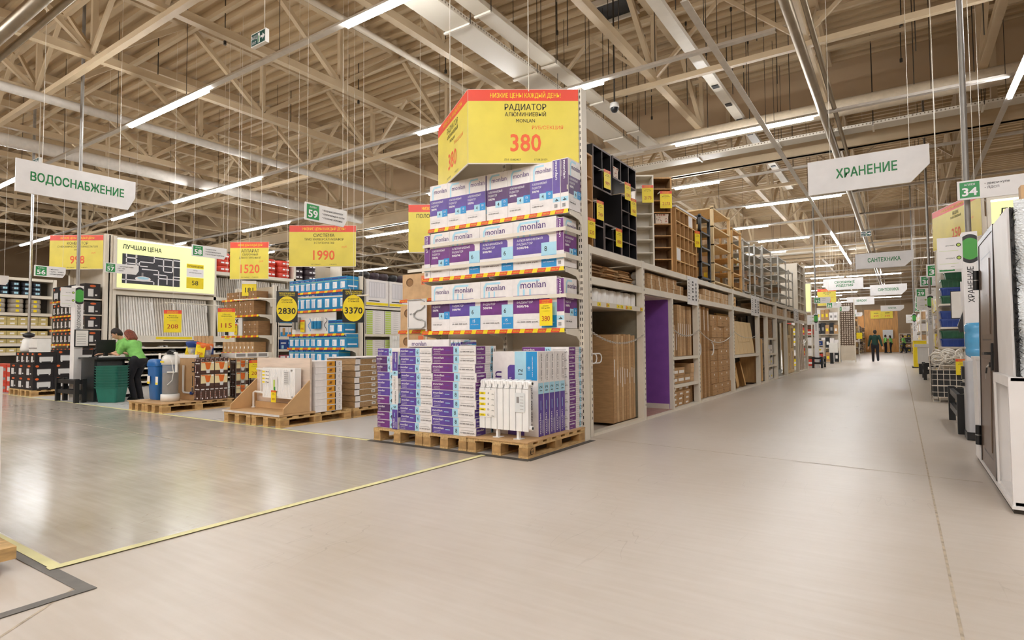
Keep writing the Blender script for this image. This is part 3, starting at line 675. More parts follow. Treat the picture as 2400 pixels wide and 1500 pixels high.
for x in (.21, .46):
    mb = MB(); mb.box(x - .012, .02, .004, x + .012, .06, z0 + .05, ENAMEL); mb.box(x - .04, 0, 0, x + .04, .09, .006, ENAMEL); mb.build('foot', t)
mb = MB(); F = FR(.0, -.004, 0)
mb.rect(F, .005, .2, .20, .475, LABEL)
for i, (a, b, c) in enumerate((('1520', '4', '7м'), ('2280', '6', '11м'), ('3040', '8', '15м'), ('3800', '10', '19м'), ('4560', '12', '23м'))):
    yy = .44 - .055 * i; mb.rect(F, .008, yy - .012, .085, yy + .012, YEL2, 2); mb.text(F, a, .046, yy - .007, INK, h=.013, k=3); mb.text(F, b, .12, yy - .008, INK, h=.022, k=2); mb.text(F, '~' + c, .172, yy - .012, INK, h=.012, k=2)
mb.build('price_sheet', t, label='white sheet with five yellow prices')
mb = MB(); F = FR(.445, -.004, 0); mb.rect(F, 0, .27, .115, .46, mat('grey_sheet', '#d9dcdc', .5, var=.02)); mb.rect(F, .02, .36, .05, .42, GREYINK, 2)
for i in range(5): mb.rect(F, .06, .3 + .03 * i, .1, .304 + .03 * i, GREYINK, 2)
mb.build('instruction_sheet', t, label='grey mounting instruction sheet')

# grey tape round the corner pallets and the yellow floor lines
def strip(lab, p, q, wd, m, z=.0015):
    mb = MB(); p, q = V(p), V(q); d = (q - p).normalized(); a = V((-d.y, d.x, 0)) * wd / 2
    mb.bar(V((p.x, p.y, z)), V((q.x, q.y, z)), wd, .0012, m); return mb.build('floor_tape', label=lab, cat='floor tape')
strip('pale yellow floor tape running toward the corner pallets', (-3.53, 1.13, 0), (-3.45, 4.62, 0), .055, TAPEY, .0065)
strip('pale yellow floor tape along the front of the pallets', (-3.45, 4.66, 0), (-30, 4.72, 0), .05, TAPEY)
strip('short wide yellow floor tape crossing the grey one', (-3.53, 1.165, 0), (-6.2, 1.15, 0), .05, TAPEY, .005)
strip('grey floor tape from the corner toward the dolly', (-3.07, 1.14, 0), (-6.2, 1.085, 0), .06, TAPEG, .0028)
strip('grey floor tape leg running toward the camera', (-3.1, 1.17, 0), (-3.07, .3, 0), .055, TAPEG, .004)
strip('dark tape on the floor along the pallets, aisle side', (-2.94, 4.63, 0), (-2.93, 6.0, 0), .07, mat('dark_tape', '#4c4843', .7, var=.1))
strip('dark tape on the floor along the front of three pallets', (-2.92, 4.645, 0), (-5.12, 4.665, 0), .08, MATS['dark_tape'], .0034)
# ---------------------------------------------------------------- the long rack along the aisle
RX = -3.05                       # front plane of the rack
RB = -4.12                       # its back
def rackthing(name, lab, cat='rack'):
    return thing(name, lab, cat)
rk = thing('storage_rack', 'long cream storage rack along the aisle behind the corner unit', 'rack')
UP = [(6.2, .07), (7.9, .1), (9.19, .07), (10.6, .12), (13.28, .12), (16.06, .15), (17.2, .15), (18.6, .2), (20.45, .2), (23.0, .25), (25.45, .2)]
for y, wd in UP:
    hi = 1.83 if y in (9.19, 17.2) else 2.28
    mb = MB(); mb.box(RX - .09, y, 0, RX, y + wd, hi, W_)
    z = .2
    while z < hi - .1 and y < 14: mb.box(RX, y + wd - .03, z, RX + .002, y + wd - .02, z + .03, ROD); z += .075
    mb.build('upright', rk)
    mb = MB(); mb.box(RB, y, 0, RB + .08, y + wd, hi, W_); mb.build('rear_upright', rk)
YS = [6.27, 8.0, 10.72, 13.4, 16.21, 18.8, 20.65, 23.25, 25.45]
for a, b in zip(YS[:-1], [7.9, 10.6, 13.28, 16.06, 18.6, 20.45, 23.0, 25.45]):
    for z0, z1 in ((2.185, 2.27), (1.815, 1.905)):
        mb = MB(); mb.box(RX - .05, a, z0, RX - .003, b, z1, W_); mb.build('beam', rk)
    mb = MB(); mb.box(RB + .02, a, 2.225, RX - .055, b, 2.262, W2); mb.build('deck_board', rk)
    mb = MB(); mb.box(RB + .02, a, 1.86, RX - .055, b, 1.9, W2); mb.build('deck_board', rk)
    mb = MB(); mb.box(RX - .1, a, 0, RX + .01, b, .035, W_); mb.build('plinth', rk)
mb = MB(); mb.box(RB - .05, 6.2, 0, RB - .01, 25.5, 2.27, mat('rack_back', '#a89d8a', .6, var=.05)); mb.build('back_panel', rk)
mb = MB(); mb.box(RX - .045, 6.27, 1.55, RX - .003, 7.9, 1.61, W_); mb.build('beam', rk)
mb = MB(); mb.box(RB + .02, 6.27, 1.57, RX - .05, 7.9, 1.6, W2); mb.build('shelf', rk)
def shelf(z, a, b, h=.05):
    mb = MB(); mb.box(RX - .04, a, z - h, RX - .003, b, z, W_); mb.build('beam', rk)
    mb = MB(); mb.box(RB + .02, a, z - .03, RX - .045, b, z - .003, W2); mb.build('shelf', rk)
shelf(.87, 9.26, 10.6); shelf(.41, 9.26, 10.6); shelf(.82, 13.4, 16.06, .065); shelf(1.22, 17.35, 18.6)
for z in (.78, .45): shelf(z, 17.35, 18.6)
# a sloping grey-green panel over the first bay and its diagonal brace
mb = MB(); mb.box(RB + .02, 6.3, .04, RB + .06, 7.92, 1.55, mat('grey_panel', '#8b8573', .6)); mb.build('rear_panel', rk)
def box_mesh(w, d, h, m, tape=None, lab=0, seam=True):
    """A cardboard box; w along Y, d along X (front face to +X at x=0)."""
    mb = MB(); mb.box(-d, 0, 0, 0, w, h, m)
    F = FX(0, 0, 0)
    if seam: mb.rect(F, .0, h * .49, w, h * .505, FOLD)
    if lab == 1: mb.rect(F, w * .3, h * .25, w * .75, h * .62, LABEL, 2)
    if lab == 2: mb.rect(F, w * .1, h * .3, w * .9, h * .66, LABEL, 2)
    if tape: mb.rect(F, w * .42, 0, w * .58, h, tape, 2)
    if lab == 3: mb.rect(F, w * .42, h * .7, w * .52, h * .86, LABEL, 2); mb.rect(F, w * .6, h * .15, w * .9, h * .18, FOLD, 2); mb.rect(F, w * .6, h * .28, w * .85, h * .31, FOLD, 2); mb.rect(F, .0, 0, w, h * .02, FOLD, 2)
    return mb.mesh('box')
def flat(y, wd, h, z, m, d=.86, x=RX - .12, lean=0.0, lab=None, text='', strip_=(.4, .62)):
    mb = MB(); mb.box(-d, 0, 0, 0, wd, h, m); F = FX(0, 0, 0)
    if lab is not None: mb.rect(F, wd * .32, h * strip_[0] - lab * .0, wd * .55, h * strip_[1], LABEL, 2)
    mb.rect(F, wd * .02, 0, wd * .07, h, FOLD)
    o = mb.build('flat_pack', loc=(x, y, z), label=text, cat='box', group=None); o.rotation_euler.x = lean; return o
# bay 1: tall flat packs behind a chain
y = 7.12
for i, wd in enumerate((.11, .09, .075, .085, .075, .10, .08, .075, .08)):
    flat(y, wd - .006, 1.17 + (.0, .0, .012, -.01, .015, .0, .012, -.01, 0)[i], .04, (KRAFT, KRAFT3, KRAFT, KRAFT3, KRAFT)[i % 5], lab=i, strip_=((.52, .72), (.42, .6), (.44, .62), (.4, .63), (.42, .6), (.5, .6), (.42, .55), (.5, .62), (.42, .6))[i],
         text='tall brown flat pack behind the chain, first rack bay, %s' % pos(i, 9).replace('leftmost', 'nearest the corner').replace('rightmost', 'farthest in').replace('from left', 'from the corner')); y += wd
o = flat(6.29, .05, 1.5, .04, KRAFT, d=.8, x=RX - .1, text='narrow brown flat pack standing right behind the corner upright')
t = thing('tube_handle', 'pair of white bent tube handles in the first rack bay', 'handle', (RX - .03, 6.28, .84))
for k, (a, b) in enumerate(((.0, .3), (-.02, .12))):
    mb = MB(); pts = [(0, a, .02), (0, b - .06, .02), (0, b - .015, .04), (0, b, .08), (0, b - .015, .115), (0, b - .06, .135), (0, a, .135)]
    mb.tube([(p[0] + .02 * k, p[1], p[2]) for p in pts], .008, PLASTW, 8); mb.build('tube', t)
def chain(lab, a, b, sag, n=44, r=.012, m=CHAIN, plain=False):
    mb = MB(); a, b = V(a), V(b)
    pts = [a.lerp(b, k / n) - Z_ * sag * 4 * (k / n) * (1 - k / n) for k in range(n + 1)]
    if plain: mb.tube(pts, r, m, 6)
    else:
        for k in range(n):
            p, q = pts[k], pts[k + 1]; c = (p + q) / 2; d = (q - p).normalized(); L_ = (q - p).length
            s = d.cross(X_ if k % 2 else Z_).normalized()
            mb.tube([c + d * (L_ * .72 * math.cos(t)) + s * (r * math.sin(t)) for t in [2 * PI * j / 10 for j in range(10)]], r * .26, m, 5, True)
    return mb.build('chain', label=lab, cat='chain')
chain('steel chain hanging across the flat packs of the first bay', (RX + .008, 6.24, 1.235), (RX + .008, 7.93, 1.225), .13)
chain('steel chain across the flat packs beside the violet niche', (RX + .008, 9.23, 1.31), (RX + .008, 10.63, 1.33), .1)
chain('white cord sagging across the cartons of the third bay', (RX + .008, 10.68, 1.32), (RX + .008, 13.32, 1.32), .22, r=.008, plain=True)
chain('thin white cord across the pale boards of the fourth bay', (RX + .01, 13.36, 1.33), (RX + .01, 16.1, 1.34), .13, r=.006, plain=True)
chain('looped white cord in the last rack bay', (RX + .01, 23.1, 1.3), (RX + .01, 25.5, 1.35), .3, r=.012, plain=True)
# bay 1 shelf of white rolls, price strip
FOAM = mat('white_foam', '#f1efec', .6, var=.03)
for i in range(13):
    mb = MB(); mb.lathe([(.056, 0), (.061, .02), (.061, .17), (.05, .19)], FOAM, 14); me = mb.mesh('roll') if i == 0 else me
    inst('foam_roll', me, (RX - .14 - (.02 if i % 2 else 0), 6.35 + i * .122, 1.603), 'upright white roll on the shelf over the flat packs, %s from corner' % ON[i + 1], 'roll', 'white rolls in the first bay')
for i in range(13):
    inst('foam_roll', me, (RX - .27, 6.35 + i * .122, 1.603), 'white roll in the second row on that shelf, %s from corner' % ON[i + 1], 'roll', 'white rolls in the first bay')
for i, (y, r) in enumerate(((6.42, 0), (6.68, 1), (7.0, 0), (7.12, 0), (7.3, 1), (7.42, 0), (7.82, 1))):
    mb = MB(); mb.box(0, 0, 0, .002, .09, .045, YEL2); F = FX(.002, 0, 0); mb.text(F, ('96', '128', '74', '155', '212', '68', '90')[i], .05, .012, INK, h=.02)
    if r: mb.rect(F, 0, 0, .018, .045, RED, 2)
    o = mb.build('shelf_label', rk, loc=(RX - .001, y, 1.557), label='small yellow shelf price')
# stacks of flat cardboard over bay 1
for i, (y, wd, n, m) in enumerate(((6.32, .52, 11, KRAFT2), (6.9, .42, 10, KRAFT), (7.4, .42, 11, KRAFT))):
    for k in range(n):
        mb = MB(); d = .8 + random.uniform(-.03, .02); mb.box(-d, random.uniform(0, .03), 0, random.uniform(-.06, .03), wd - random.uniform(0, .04), .0165 if n > 10 else .019, m)
        mb.rect(FX(.031, 0, 0), 0, .0, .01, .001, FOLD) if 0 else None
        mb.build('folded_box', loc=(RX - .12, y, 1.907 + k * (.0185 if n > 10 else .021)), label='folded cardboard box over the first bay, %s stack, %s' % (ON[i + 1], lev(k, n)), cat='box', group='folded boxes over the first bay')
mb = MB(); mb.box(RB + .02, 7.925, .04, RX - .1, 7.96, 1.83, MATS['grey_panel']); mb.build('divider_panel', rk)
# bay 2: violet niche with laminate floor
t = thing('display_niche', 'violet painted niche with wood floor in the second bay', 'display', (RX, 8.0, 0))
mb = MB(); mb.box(-1.0, 0, .03, -.02, 1.18, .04, LAMIN); mb.build('floor_board', t)
mb = MB(); mb.box(-1.0, 1.165, .04, -.06, 1.185, 1.80, VIOLETW); mb.build('side_wall', t)
mb = MB(); mb.box(-1.02, 0, .04, -1.0, 1.185, 1.80, VIOLETW); mb.build('rear_wall', t)
mb = MB(); mb.box(-1.0, -.02, .04, -.06, 0, 1.80, VIOLETW); mb.build('side_wall', t)
mb = MB(); mb.box(-1.0, 1.155, .04, -.06, 1.165, .12, W_); mb.box(-1.0, 0, .04, -.988, 1.155, .12, W_); mb.build('baseboard', t)
mb = MB(); mb.box(-1.0, 0, 1.8, -.06, 1.18, 1.812, MDFP); mb.build('ceiling_board', t)
# bay 2: boxes and flat packs
def boxgrid(name, lab, y0, z0, cols, rows, w, h, d, m, x=RX - .06, gap=.006, tape=None, lb=0, grp=None, skip=(), dy=0, jit=.008, seam=True):
    me = box_mesh(w - gap, d, h - .003, m, tape, lb, seam)
    for r in range(rows):
        for c in range(cols):
            if (c, r) in skip: continue
            inst(name, me, (x - random.uniform(0, jit * 3), y0 + c * w + random.uniform(-.3, .3) * gap, z0 + r * h), lab % (lev(r, rows), ON[c + 1]), 'box', grp)
CTAPE = mat('clear_tape', '#d8c6a8', .3, var=.06, scale=30)
boxgrid('cardboard_box', 'small labelled box at the foot of second bay, %s row, %s column', 9.29, .04, 3, 4, .33, .083, .6, KRAFT, lb=1)
mb = MB(); mb.box(-.02, 0, 0, 0, .05, .33, KRAFT2)
for i in range(3): inst('flat_pack', mb.mesh('fp') if i == 0 else bpy.data.meshes['fp'], (RX - .1, 10.32 + .08 * i, .04), 'thin brown pack at the foot of the second bay, %s' % ON[i + 1], 'box')
boxgrid('cardboard_box', 'brown box with white label on middle shelf, second bay, %s row, %s column', 9.3, .412, 3, 2, .35, .135, .5, KRAFT, lb=2, skip=((2, 1),))
boxgrid('cardboard_box', 'speckled box at the inner end of middle shelf, %s, column %s', 10.37, .412, 1, 2, .2, .16, .4, KRAFT3, lb=0)
mb = MB(); mb.box(-.8, 0, 0, 0, .95, .13, mat('dark_crate', '#4d4638', .7)); mb.build('storage_crate', loc=(RX - .35, 9.3, .69), label='dark grey crate at the back of the middle shelf', cat='crate') if 0 else None
y = 9.28
for i in range(11):
    tall = i > 2; wd = .115
    flat(y, wd - .006, .87 if tall else .52, .873, (KRAFT, KRAFT3, KRAFT2)[i % 3], d=.8, x=RX - (.06 if i < 5 else .1), lab=i, strip_=((.38, .64) if tall else (.2, .72)),
         text='brown flat pack with white strip over the middle shelves, %s of eleven' % pos(i, 11).replace('leftmost', 'next to the niche').replace('rightmost', 'farthest from niche').replace('from left', 'from the niche')); y += wd
for k in range(2): 
    mb = MB(); mb.lathe([(.02, 0), (.075, .01), (.1, .05), (.1, .075), (.075, .115), (.02, .125)], FOAM, 16); inst('foam_roll', mb.mesh('ball'), (RX - .16, 8.14, 1.908 + .126 * k), 'white bundle at the end of the niche top, %s' % ('lower', 'upper')[k], 'roll')
boxgrid('cardboard_box', 'taped brown box over the violet niche, %s row, %s column', 8.32, 1.907, 5, 3, .345, .083, .45, KRAFT, tape=CTAPE, skip=((4, 2),))
# info boards on the beams
def info(lab, y, w):
    mb = MB(); mb.box(0, 0, 0, .006, w, .5, WB); F = FX(.006, 0, 0)
    for i in range(7): mb.rect(F, w * .06, .08 + .055 * i, w * .36, .083 + .055 * i, GREYINK); mb.rect(F, w * .06, .095 + .055 * i, w * .2, .105 + .055 * i, INK)
    for i, h in enumerate((.06, .2, .32)): mb.rect(F, w * .44, h + .02, w * .58, h + .1, INK); mb.rect(F, w * .47, h + .045, w * .55, h + .075, WB, 2)
    mb.rect(F, w * .78, .08, w * .88, .4, INK)
    for i in range(4): mb.rect(F, w * .8, .12 + .07 * i, w * .86, .15 + .07 * i, WB, 2)
    mb.build('info_board', loc=(RX + .001, y, 1.77), label=lab, cat='sign')
info('white info board on the beams past the violet niche', 10.02, .6); info('white info board on the beams of the fourth bay', 15.2, 1.0); info('white info board on the beams of the bay with door frames', 22.1, 1.1)
# bay 3
y = 10.78
for i in range(7):
    flat(y, .13, 1.74 + .012 * (i % 3), .04, (KRAFT2, KRAFT, KRAFT3, KRAFT2, KRAFT)[i % 5], d=.8, x=RX - .1 - .03 * (i % 2), lab=i, strip_=(.74, .97), text='very tall brown flat pack in the third bay, %s from the near upright' % ON[i + 1]); y += .135
boxgrid('cardboard_box', 'big brown carton in the third bay, %s row, %s column', 11.78, .04, 3, 7, .49, .232, .7, KRAFT, lb=3, jit=.012)
boxgrid('cardboard_box', 'taped brown box over the third bay, %s row, %s column', 10.9, 1.907, 7, 2, .33, .115, .45, KRAFT3, tape=CTAPE, skip=((0, 1),))
for k in range(2):
    mb = MB(); mb.tube([(0, .12 * math.sin(a), .12 * math.cos(a)) for a in [PI * j / 12 for j in range(13)]], .012, PLASTW, 8); mb.build('tube_handle', loc=(RX - .02 + .0, 10.72 if k == 0 else 11.6, .98), label='white arc tube handle in the third bay, %s' % ('at the upright', 'among flat packs')[k], cat='handle')
# bay 4: pale boards above, frames below
for i in range(6):
    mb = MB(); mb.box(-.018, 0, 0, 0, .40, .78 , PINE2); mb.rect(FX(0, 0, 0), 0, 0, .006, .78, PINE); o = mb.build('pine_board', loc=(RX - .07 - .0, 13.42 + .405 * i, .824), label='pale board leaning on the fourth bay shelf, %s' % (ON[i + 1] + ' along the aisle'), cat='board'); o.rotation_euler.y = -.12
for r in range(8):
    mb = MB(); mb.box(-.05, 0, 0, 0, 2.0 - random.uniform(0, .2), .03, PINE); mb.build('pine_plank', loc=(RX - .45 + random.uniform(0, .04), 13.5 + random.uniform(0, .06), 1.5 + .034 * r), label='long plank stacked behind the pale boards, %s' % lev(r, 8), cat='board')
mb = MB(); mb.box(-.3, 0, 0, 0, 2.1, .67, PINE); mb.build('board_bundle', loc=(RX - .42, 13.45, .83), label='bundle of pine boards behind the pale boards', cat='board')
for i in range(7):
    mb = MB(); w, h = .36, .62 - .02 * (i % 3)
    for a in (0, h - .05): mb.box(-.02, 0, a, 0, w, a + .05, PINE)
    for b in (0, w - .05): mb.box(-.02, b, 0, 0, b + .05, h, PINE)
    mb.box(-.03, 0, 0, -.02, w, h, OAKL)
    o = mb.build('wooden_frame', loc=(RX - .14 - .05 * (i % 3), 13.5 + .27 * i, .04), label='wooden frame leaning at the foot of the fourth bay, %s' % (ON[i + 1] + ' along the aisle'), cat='frame'); o.rotation_euler = (-.32 + .05 * (i % 3), 0, .9)
for i in range(6):
    mb = MB(); mb.box(-.25, 0, 0, 0, .36, .043, (PINE, KRAFT)[i % 2]); inst('pine_plank', mb.mesh('pl'), (RX - .06, 13.5 + .03 * (i % 2), 1.907 + .045 * (i % 5)) if i < 5 else (RX - .1, 14.1, 1.907), 'short plank on top of the fourth bay, %s' % ON[i + 1], 'board')
mb = MB(); mb.box(-.3, 0, 0, 0, .8, .25, BLACKB); mb.build('dark_box', loc=(RX - .3, 14.3, 1.907), label='dark box on top of the fourth bay', cat='box')
# bay 5
for i in range(5):
    mb = MB(); mb.box(-.4, 0, 0, 0, .17, 1.15 + .01 * (i % 2), (OAKL, PINE, OAKL)[i % 3]); mb.build('wood_panel', loc=(RX - .12, 16.24 + .18 * i, .04), label='upright wood panel in the fifth bay, %s' % (ON[i + 1] + ' along the aisle'), cat='board')
mb = MB(); mb.box(-.05, 0, 0, 0, .9, .6, BLACKB); mb.build('dark_board', loc=(RX - .3, 16.24, 1.21), label='black board above the upright wood panels', cat='board')
boxgrid('cardboard_box', 'brown box on the upper shelf of the fifth bay, %s row, %s column', 17.4, 1.222, 2, 3, .5, .19, .4, KRAFT2)
for r, z in enumerate((.04, .452, .782)):
    for c in range(3):
        mb = MB(); mb.box(-.3, 0, 0, 0, .33, .2 + .04 * ((c + r) % 3), CARTON); mb.rect(FX(0, 0, 0), .05, .06, .2, .11, (YEL2, GREYINK, YEL2)[(c + r) % 3]); mb.build('white_box', loc=(RX - .1, 17.42 + .38 * c, z), label='white box in the fifth bay, %s shelf, %s along' % (('lowest', 'second', 'third')[r], ON[c + 1]), cat='box')
boxgrid('cardboard_box', 'brown box over the fifth bay, %s row, %s along', 16.3, 1.907, 5, 2, .42, .12, .4, KRAFT3, tape=CTAPE)
# bay 6: brick sample with steel posts
mb = MB(); mb.box(-.03, 0, 0, 0, 1.64, 1.78, BRICK); mb.build('brick_sample', loc=(RX - .5, 18.81, .04), label='red brick sample wall in the sixth bay', cat='wall sample')
for i in range(3):
    mb = MB(); mb.box(-.04, 0, 0, 0, .1, 1.15, GALV); mb.build('steel_post', loc=(RX - .2, 19.05 + .34 * i, .04), label='grey steel post before the brick sample, %s' % ON[i + 1], cat='post')
boxgrid('cardboard_box', 'brown box over the brick sample, %s row, %s along', 18.85, 1.907, 4, 2, .38, .12, .4, KRAFT3, tape=CTAPE)
# bay 7 and 8: door frames, leaning boards, mesh
for i, (y, w, h) in enumerate(((20.7, .7, 1.7), (21.5, .55, 1.3), (22.1, .7, 1.65))):
    mb = MB()
    for a in (0, w - .1): mb.box(-.06, a, 0, 0, a + .1, h, PINE2)
    for z in (0, h * .45, h - .1): mb.box(-.06, .1, z, 0, w - .1, z + .1, PINE2)
    mb.box(-.05, .1, .1, -.03, w - .1, h * .45, MDFP)
    mb.build('door_frame', loc=(RX - .12, y, .04), label='pale wooden frame in the seventh bay, %s' % ON[i + 1], cat='frame')
for i in range(4):
    mb = MB(); mb.box(-.03, 0, 0, 0, .18, 1.75, MDFP); o = mb.build('leaning_board', loc=(RX - .03, 23.4 + .42 * i, .06), label='pale board leaning at the end of the rack, %s' % ON[i + 1], cat='board'); o.rotation_euler = (.22, 0, 0)
mb = MB(); mb.box(-.03, 0, 0, 0, 2.15, 1.75, mat('grey_fabric', '#8d8478', .8, var=.2, scale=30)); mb.build('fabric_panel', loc=(RX - .5, 23.27, .04), label='grey fabric panel at the end of the rack', cat='panel')
boxgrid('cardboard_box', 'brown box over the seventh bay, %s row, %s along', 20.7, 1.907, 3, 2, .42, .12, .4, KRAFT3, tape=CTAPE)
boxgrid('cardboard_box', 'brown box over the last bay, %s row, %s along', 23.3, 1.907, 5, 2, .42, .12, .4, KRAFT2)

# ---------------------------------------------------------------- display furniture on top of the rack
TZ = 2.272
def cube_shelf(lab, y, z, w, h, cols, rows, m, edge, x=-3.1, d=.36, back=None, name='cube_shelf', rz=0, closed=()):
    """Open shelving: carcass with boards, front to +X, its near lower front corner at (x,y,z)."""
    t = thing(name, lab, 'shelving', (x, y, z), rz); q = .022
    mb = MB(); mb.box(-d, 0, 0, 0, q, h, m); mb.rect(FX(0, 0, 0), 0, 0, q, h, edge); mb.build('side_panel', t)
    mb = MB(); mb.box(-d, w - q, 0, 0, w, h, m); mb.rect(FX(0, w - q, 0), 0, 0, q, h, edge); mb.build('side_panel', t)
    mb = MB(); mb.box(-d, q, h - q, 0, w - q, h, m); mb.rect(FX(0, q, h - q), 0, 0, w - 2 * q, q, edge); mb.build('top_board', t)
    mb = MB(); mb.box(-d, q, 0, 0, w - q, q, m); mb.rect(FX(0, q, 0), 0, 0, w - 2 * q, q, edge); mb.build('bottom_board', t)
    mb = MB(); mb.box(-d, 0, 0, -d + .008, w, h, back or m); mb.build('rear_board', t)
    for k in range(1, rows): mb = MB(); zz = h * k / rows; mb.box(-d + .01, q, zz - .008, -.003, w - q, zz + .008, m); mb.rect(FX(-.003, q, zz - .008), 0, 0, w - 2 * q, .016, edge); mb.build('shelf', t)
    for k in range(1, cols): mb = MB(); yy = w * k / cols; mb.box(-d + .01, yy - .008, q, -.002, yy + .008, h - q, m); mb.rect(FX(-.002, yy - .008, q), 0, 0, .016, h - 2 * q, edge); mb.build('divider', t)
    for c, r in closed: mb = MB(); mb.box(-.012, w * c / cols + .01, h * r / rows + .012, -.001, w * (c + 1) / cols - .01, h * (r + 1) / rows - .012, WB); mb.build('door', t, label='white door')
    return t
cube_shelf('black two by two cube shelf hung over the corner rack', 6.44, 3.04, .55, .54, 2, 2, BLACKB, EDGEB, d=.37)
cube_shelf('black three-compartment shelf hung beside the two by two one', 7.04, 3.29, .81, .30, 3, 1, BLACKB, EDGEB, d=.37)
cube_shelf('narrow black shelf with two compartments next to the corner', 6.46, TZ, .29, .6, 1, 2, BLACKB, EDGEB)
cube_shelf('low black shelf with four compartments on the rack', 6.76, TZ, .54, .37, 2, 2, BLACKB, EDGEB)
cube_shelf('tall black shelf with two columns on the rack', 7.31, TZ, .54, .86, 2, 4, BLACKB, EDGEB)
cube_shelf('narrow brown shelf at the very corner over the flat packs', 6.23, TZ, .2, 1.15, 1, 4, OAKL, OAKL)
mb = MB(); mb.box(-3.5, 6.2, TZ, -3.47, 7.9, 3.66, mat('beige_wall', '#c9b08c', .6)); mb.build('display_wall', label='beige display wall behind the black cube shelves', cat='wall panel')
cube_shelf('white tall bookcase turned toward the cross aisle', 8.33, TZ, .29, 1.40, 1, 7, W_, W_, x=-3.31, rz=-math.radians(56), d=.24, name='bookcase')
cube_shelf('oak tall bookcase turned toward the cross aisle', 9.1, TZ, .335, 1.55, 1, 8, OAK, OAKL, x=-3.33, rz=-math.radians(56), d=.3, name='bookcase')
cube_shelf('wide oak cube shelf of five columns on the rack', 9.62, TZ, 1.2, 1.13, 5, 5, OAKL, PINE, x=-3.1, closed=((3, 4), (0, 1)))
mb = MB(); mb.box(-.33, 0, 0, 0, 1.22, .03, WB); mb.build('top_panel_white', loc=(-3.09, 9.61, TZ + 1.135), label='white board lying on the wide oak cube shelf', cat='board').name = 'white_board'
def printbox(lab, x, y, z, rz=0):
    t = thing('storage_box', lab, 'box', (x, y, z), rz); m = mat('floral_fabric', '#e4d5c6', .8, var=0)
    mb = MB(); mb.box(-.2, 0, 0, 0, .21, .13, m)
    for i in range(18): a, b = random.uniform(.02, .19), random.uniform(.02, .11); mb.disc(FX(0, 0, 0), a, b, .008, .007, (mat('flower', '#b3583f', .8, var=0), mat('flower2', '#8f8478', .8, var=0))[i % 2], 1, 8)
    for i in range(10): a = random.uniform(-.18, -.02); mb.disc(FR(0, 0, 0), a, random.uniform(.02, .11), .008, .007, MATS['flower'], 1, 8)
    mb.build('body', t); mb = MB(); mb.box(-.205, -.004, .125, .004, .214, .16, m); 
    for i in range(6): mb.disc(FX(.004, 0, .125), random.uniform(.02, .19), .018, .012, .01, MATS['flower'], 1, 8)
    mb.build('lid', t)
printbox('floral box in the black three-compartment shelf', -3.13, 7.075, 3.314); printbox('floral box in the oak bookcase', -3.29, 9.17, TZ + .79, -math.radians(56))
CARDS = [(6.67, 3.07, '999', 'under the black two by two shelf'), (6.45, 2.63, '749', 'on the narrow black shelf'), (7.34, 3.06, '1290', 'under the three-compartment shelf'), (7.02, 2.37, '890', 'on the low black shelf'), (7.54, 2.88, '1450', 'on the tall black shelf'), (6.2, 2.37, '520', 'at the very corner upright')]
for i, (y, z, p, l) in enumerate(CARDS):
    o = price_card('yellow price card hanging %s' % l, -3.055, y, z, .165, .24, p, rz=1.48, arm=.07)
price_card('yellow 2173 price card on the white bookcase', -3.15, 8.22, 3.2, .17, .265, '2173', rz=.59, arm=.14); price_card('yellow 2173 price card on the oak bookcase', -3.14, 8.98, 3.26, .19, .28, '2173', rz=.59, arm=.14)
price_card('yellow price card on the wide oak cube shelf', -3.085, 10.66, 2.86, .15, .3, '3290', rz=1.2)
def openrack(lab, y, w, d, h, n, m, post=.035, board=.02, x=-3.1, z=TZ, name='shelving_rack', bm=None, wide=None):
    t = thing(name, lab, 'shelving', (x, y, z))
    for a in (0, w - post):
        for b in (-d, -post): mb = MB(); mb.box(b, a, 0, b + (wide or post), a + post, h, m); mb.build('post', t)
    for k in range(n): mb = MB(); zz = .06 + (h - .12) * k / (n - 1); mb.box(-d, 0, zz, 0, w, zz + board, bm or m); mb.build('shelf', t)
    return t
openrack('black plastic shelving rack on top of the long rack', 11.1, .68, .42, 1.29, 5, BLACK, .05, .03)
openrack('pine shelving rack with tall posts, nearer one', 12.0, 1.45, .75, 1.62, 5, PINE2, .06, .025)
openrack('pine shelving rack with tall posts, farther one', 13.62, .9, .5, 1.45, 5, PINE, .05, .025)
openrack('deep pine rack behind the nearer pine one', 12.3, 1.2, .3, 1.3, 4, PINE, .05, .025, x=-3.9)
SG = mat('grey_steel_rack', '#c6c2b8', .4, metal=.15, var=.06)
openrack('grey metal shelving rack, nearest of four', 14.72, .75, .45, 1.36, 5, SG)
openrack('grey metal shelving rack, second of four', 16.05, .9, .45, 1.4, 6, SG)
openrack('grey metal shelving rack, third of four', 17.1, 1.35, .5, 1.52, 6, SG)
openrack('grey metal shelving rack, farthest of four', 19.6, 1.5, .5, 1.54, 6, SG)
openrack('low grey metal shelf past the metal racks', 21.6, .95, .45, 1.3, 5, SG)
for i, (y, z) in enumerate(((14.8, .09), (14.82, .4), (16.2, .37), (19.8, .36))):
    mb = MB(); mb.box(-.3, 0, 0, 0, .5, .2, (KRAFT, KRAFT2)[i % 2]); mb.rect(FX(0, 0, 0), .18, .12, .3, .15, INK); mb.build('storage_carton', loc=(-3.15, y, TZ + z), label='brown archive carton on the grey metal racks, %s' % ON[i + 1], cat='box')
mb = MB(); mb.box(-3.75, 11.0, TZ, -3.72, 22.5, 3.6, MATS['beige_wall']); mb.build('display_wall', label='long beige display wall behind the pine and metal racks', cat='wall panel')
for i, y in enumerate((13.5, 16.45, 16.7)): mb = MB(); mb.box(0, 0, 0, .004, .3, .35, YEL2); mb.build('price_card', loc=(-3.72, y, 2.5 + .3 * i), label='yellow sheet on the beige display wall, %s' % ON[i + 1], cat='price tag')
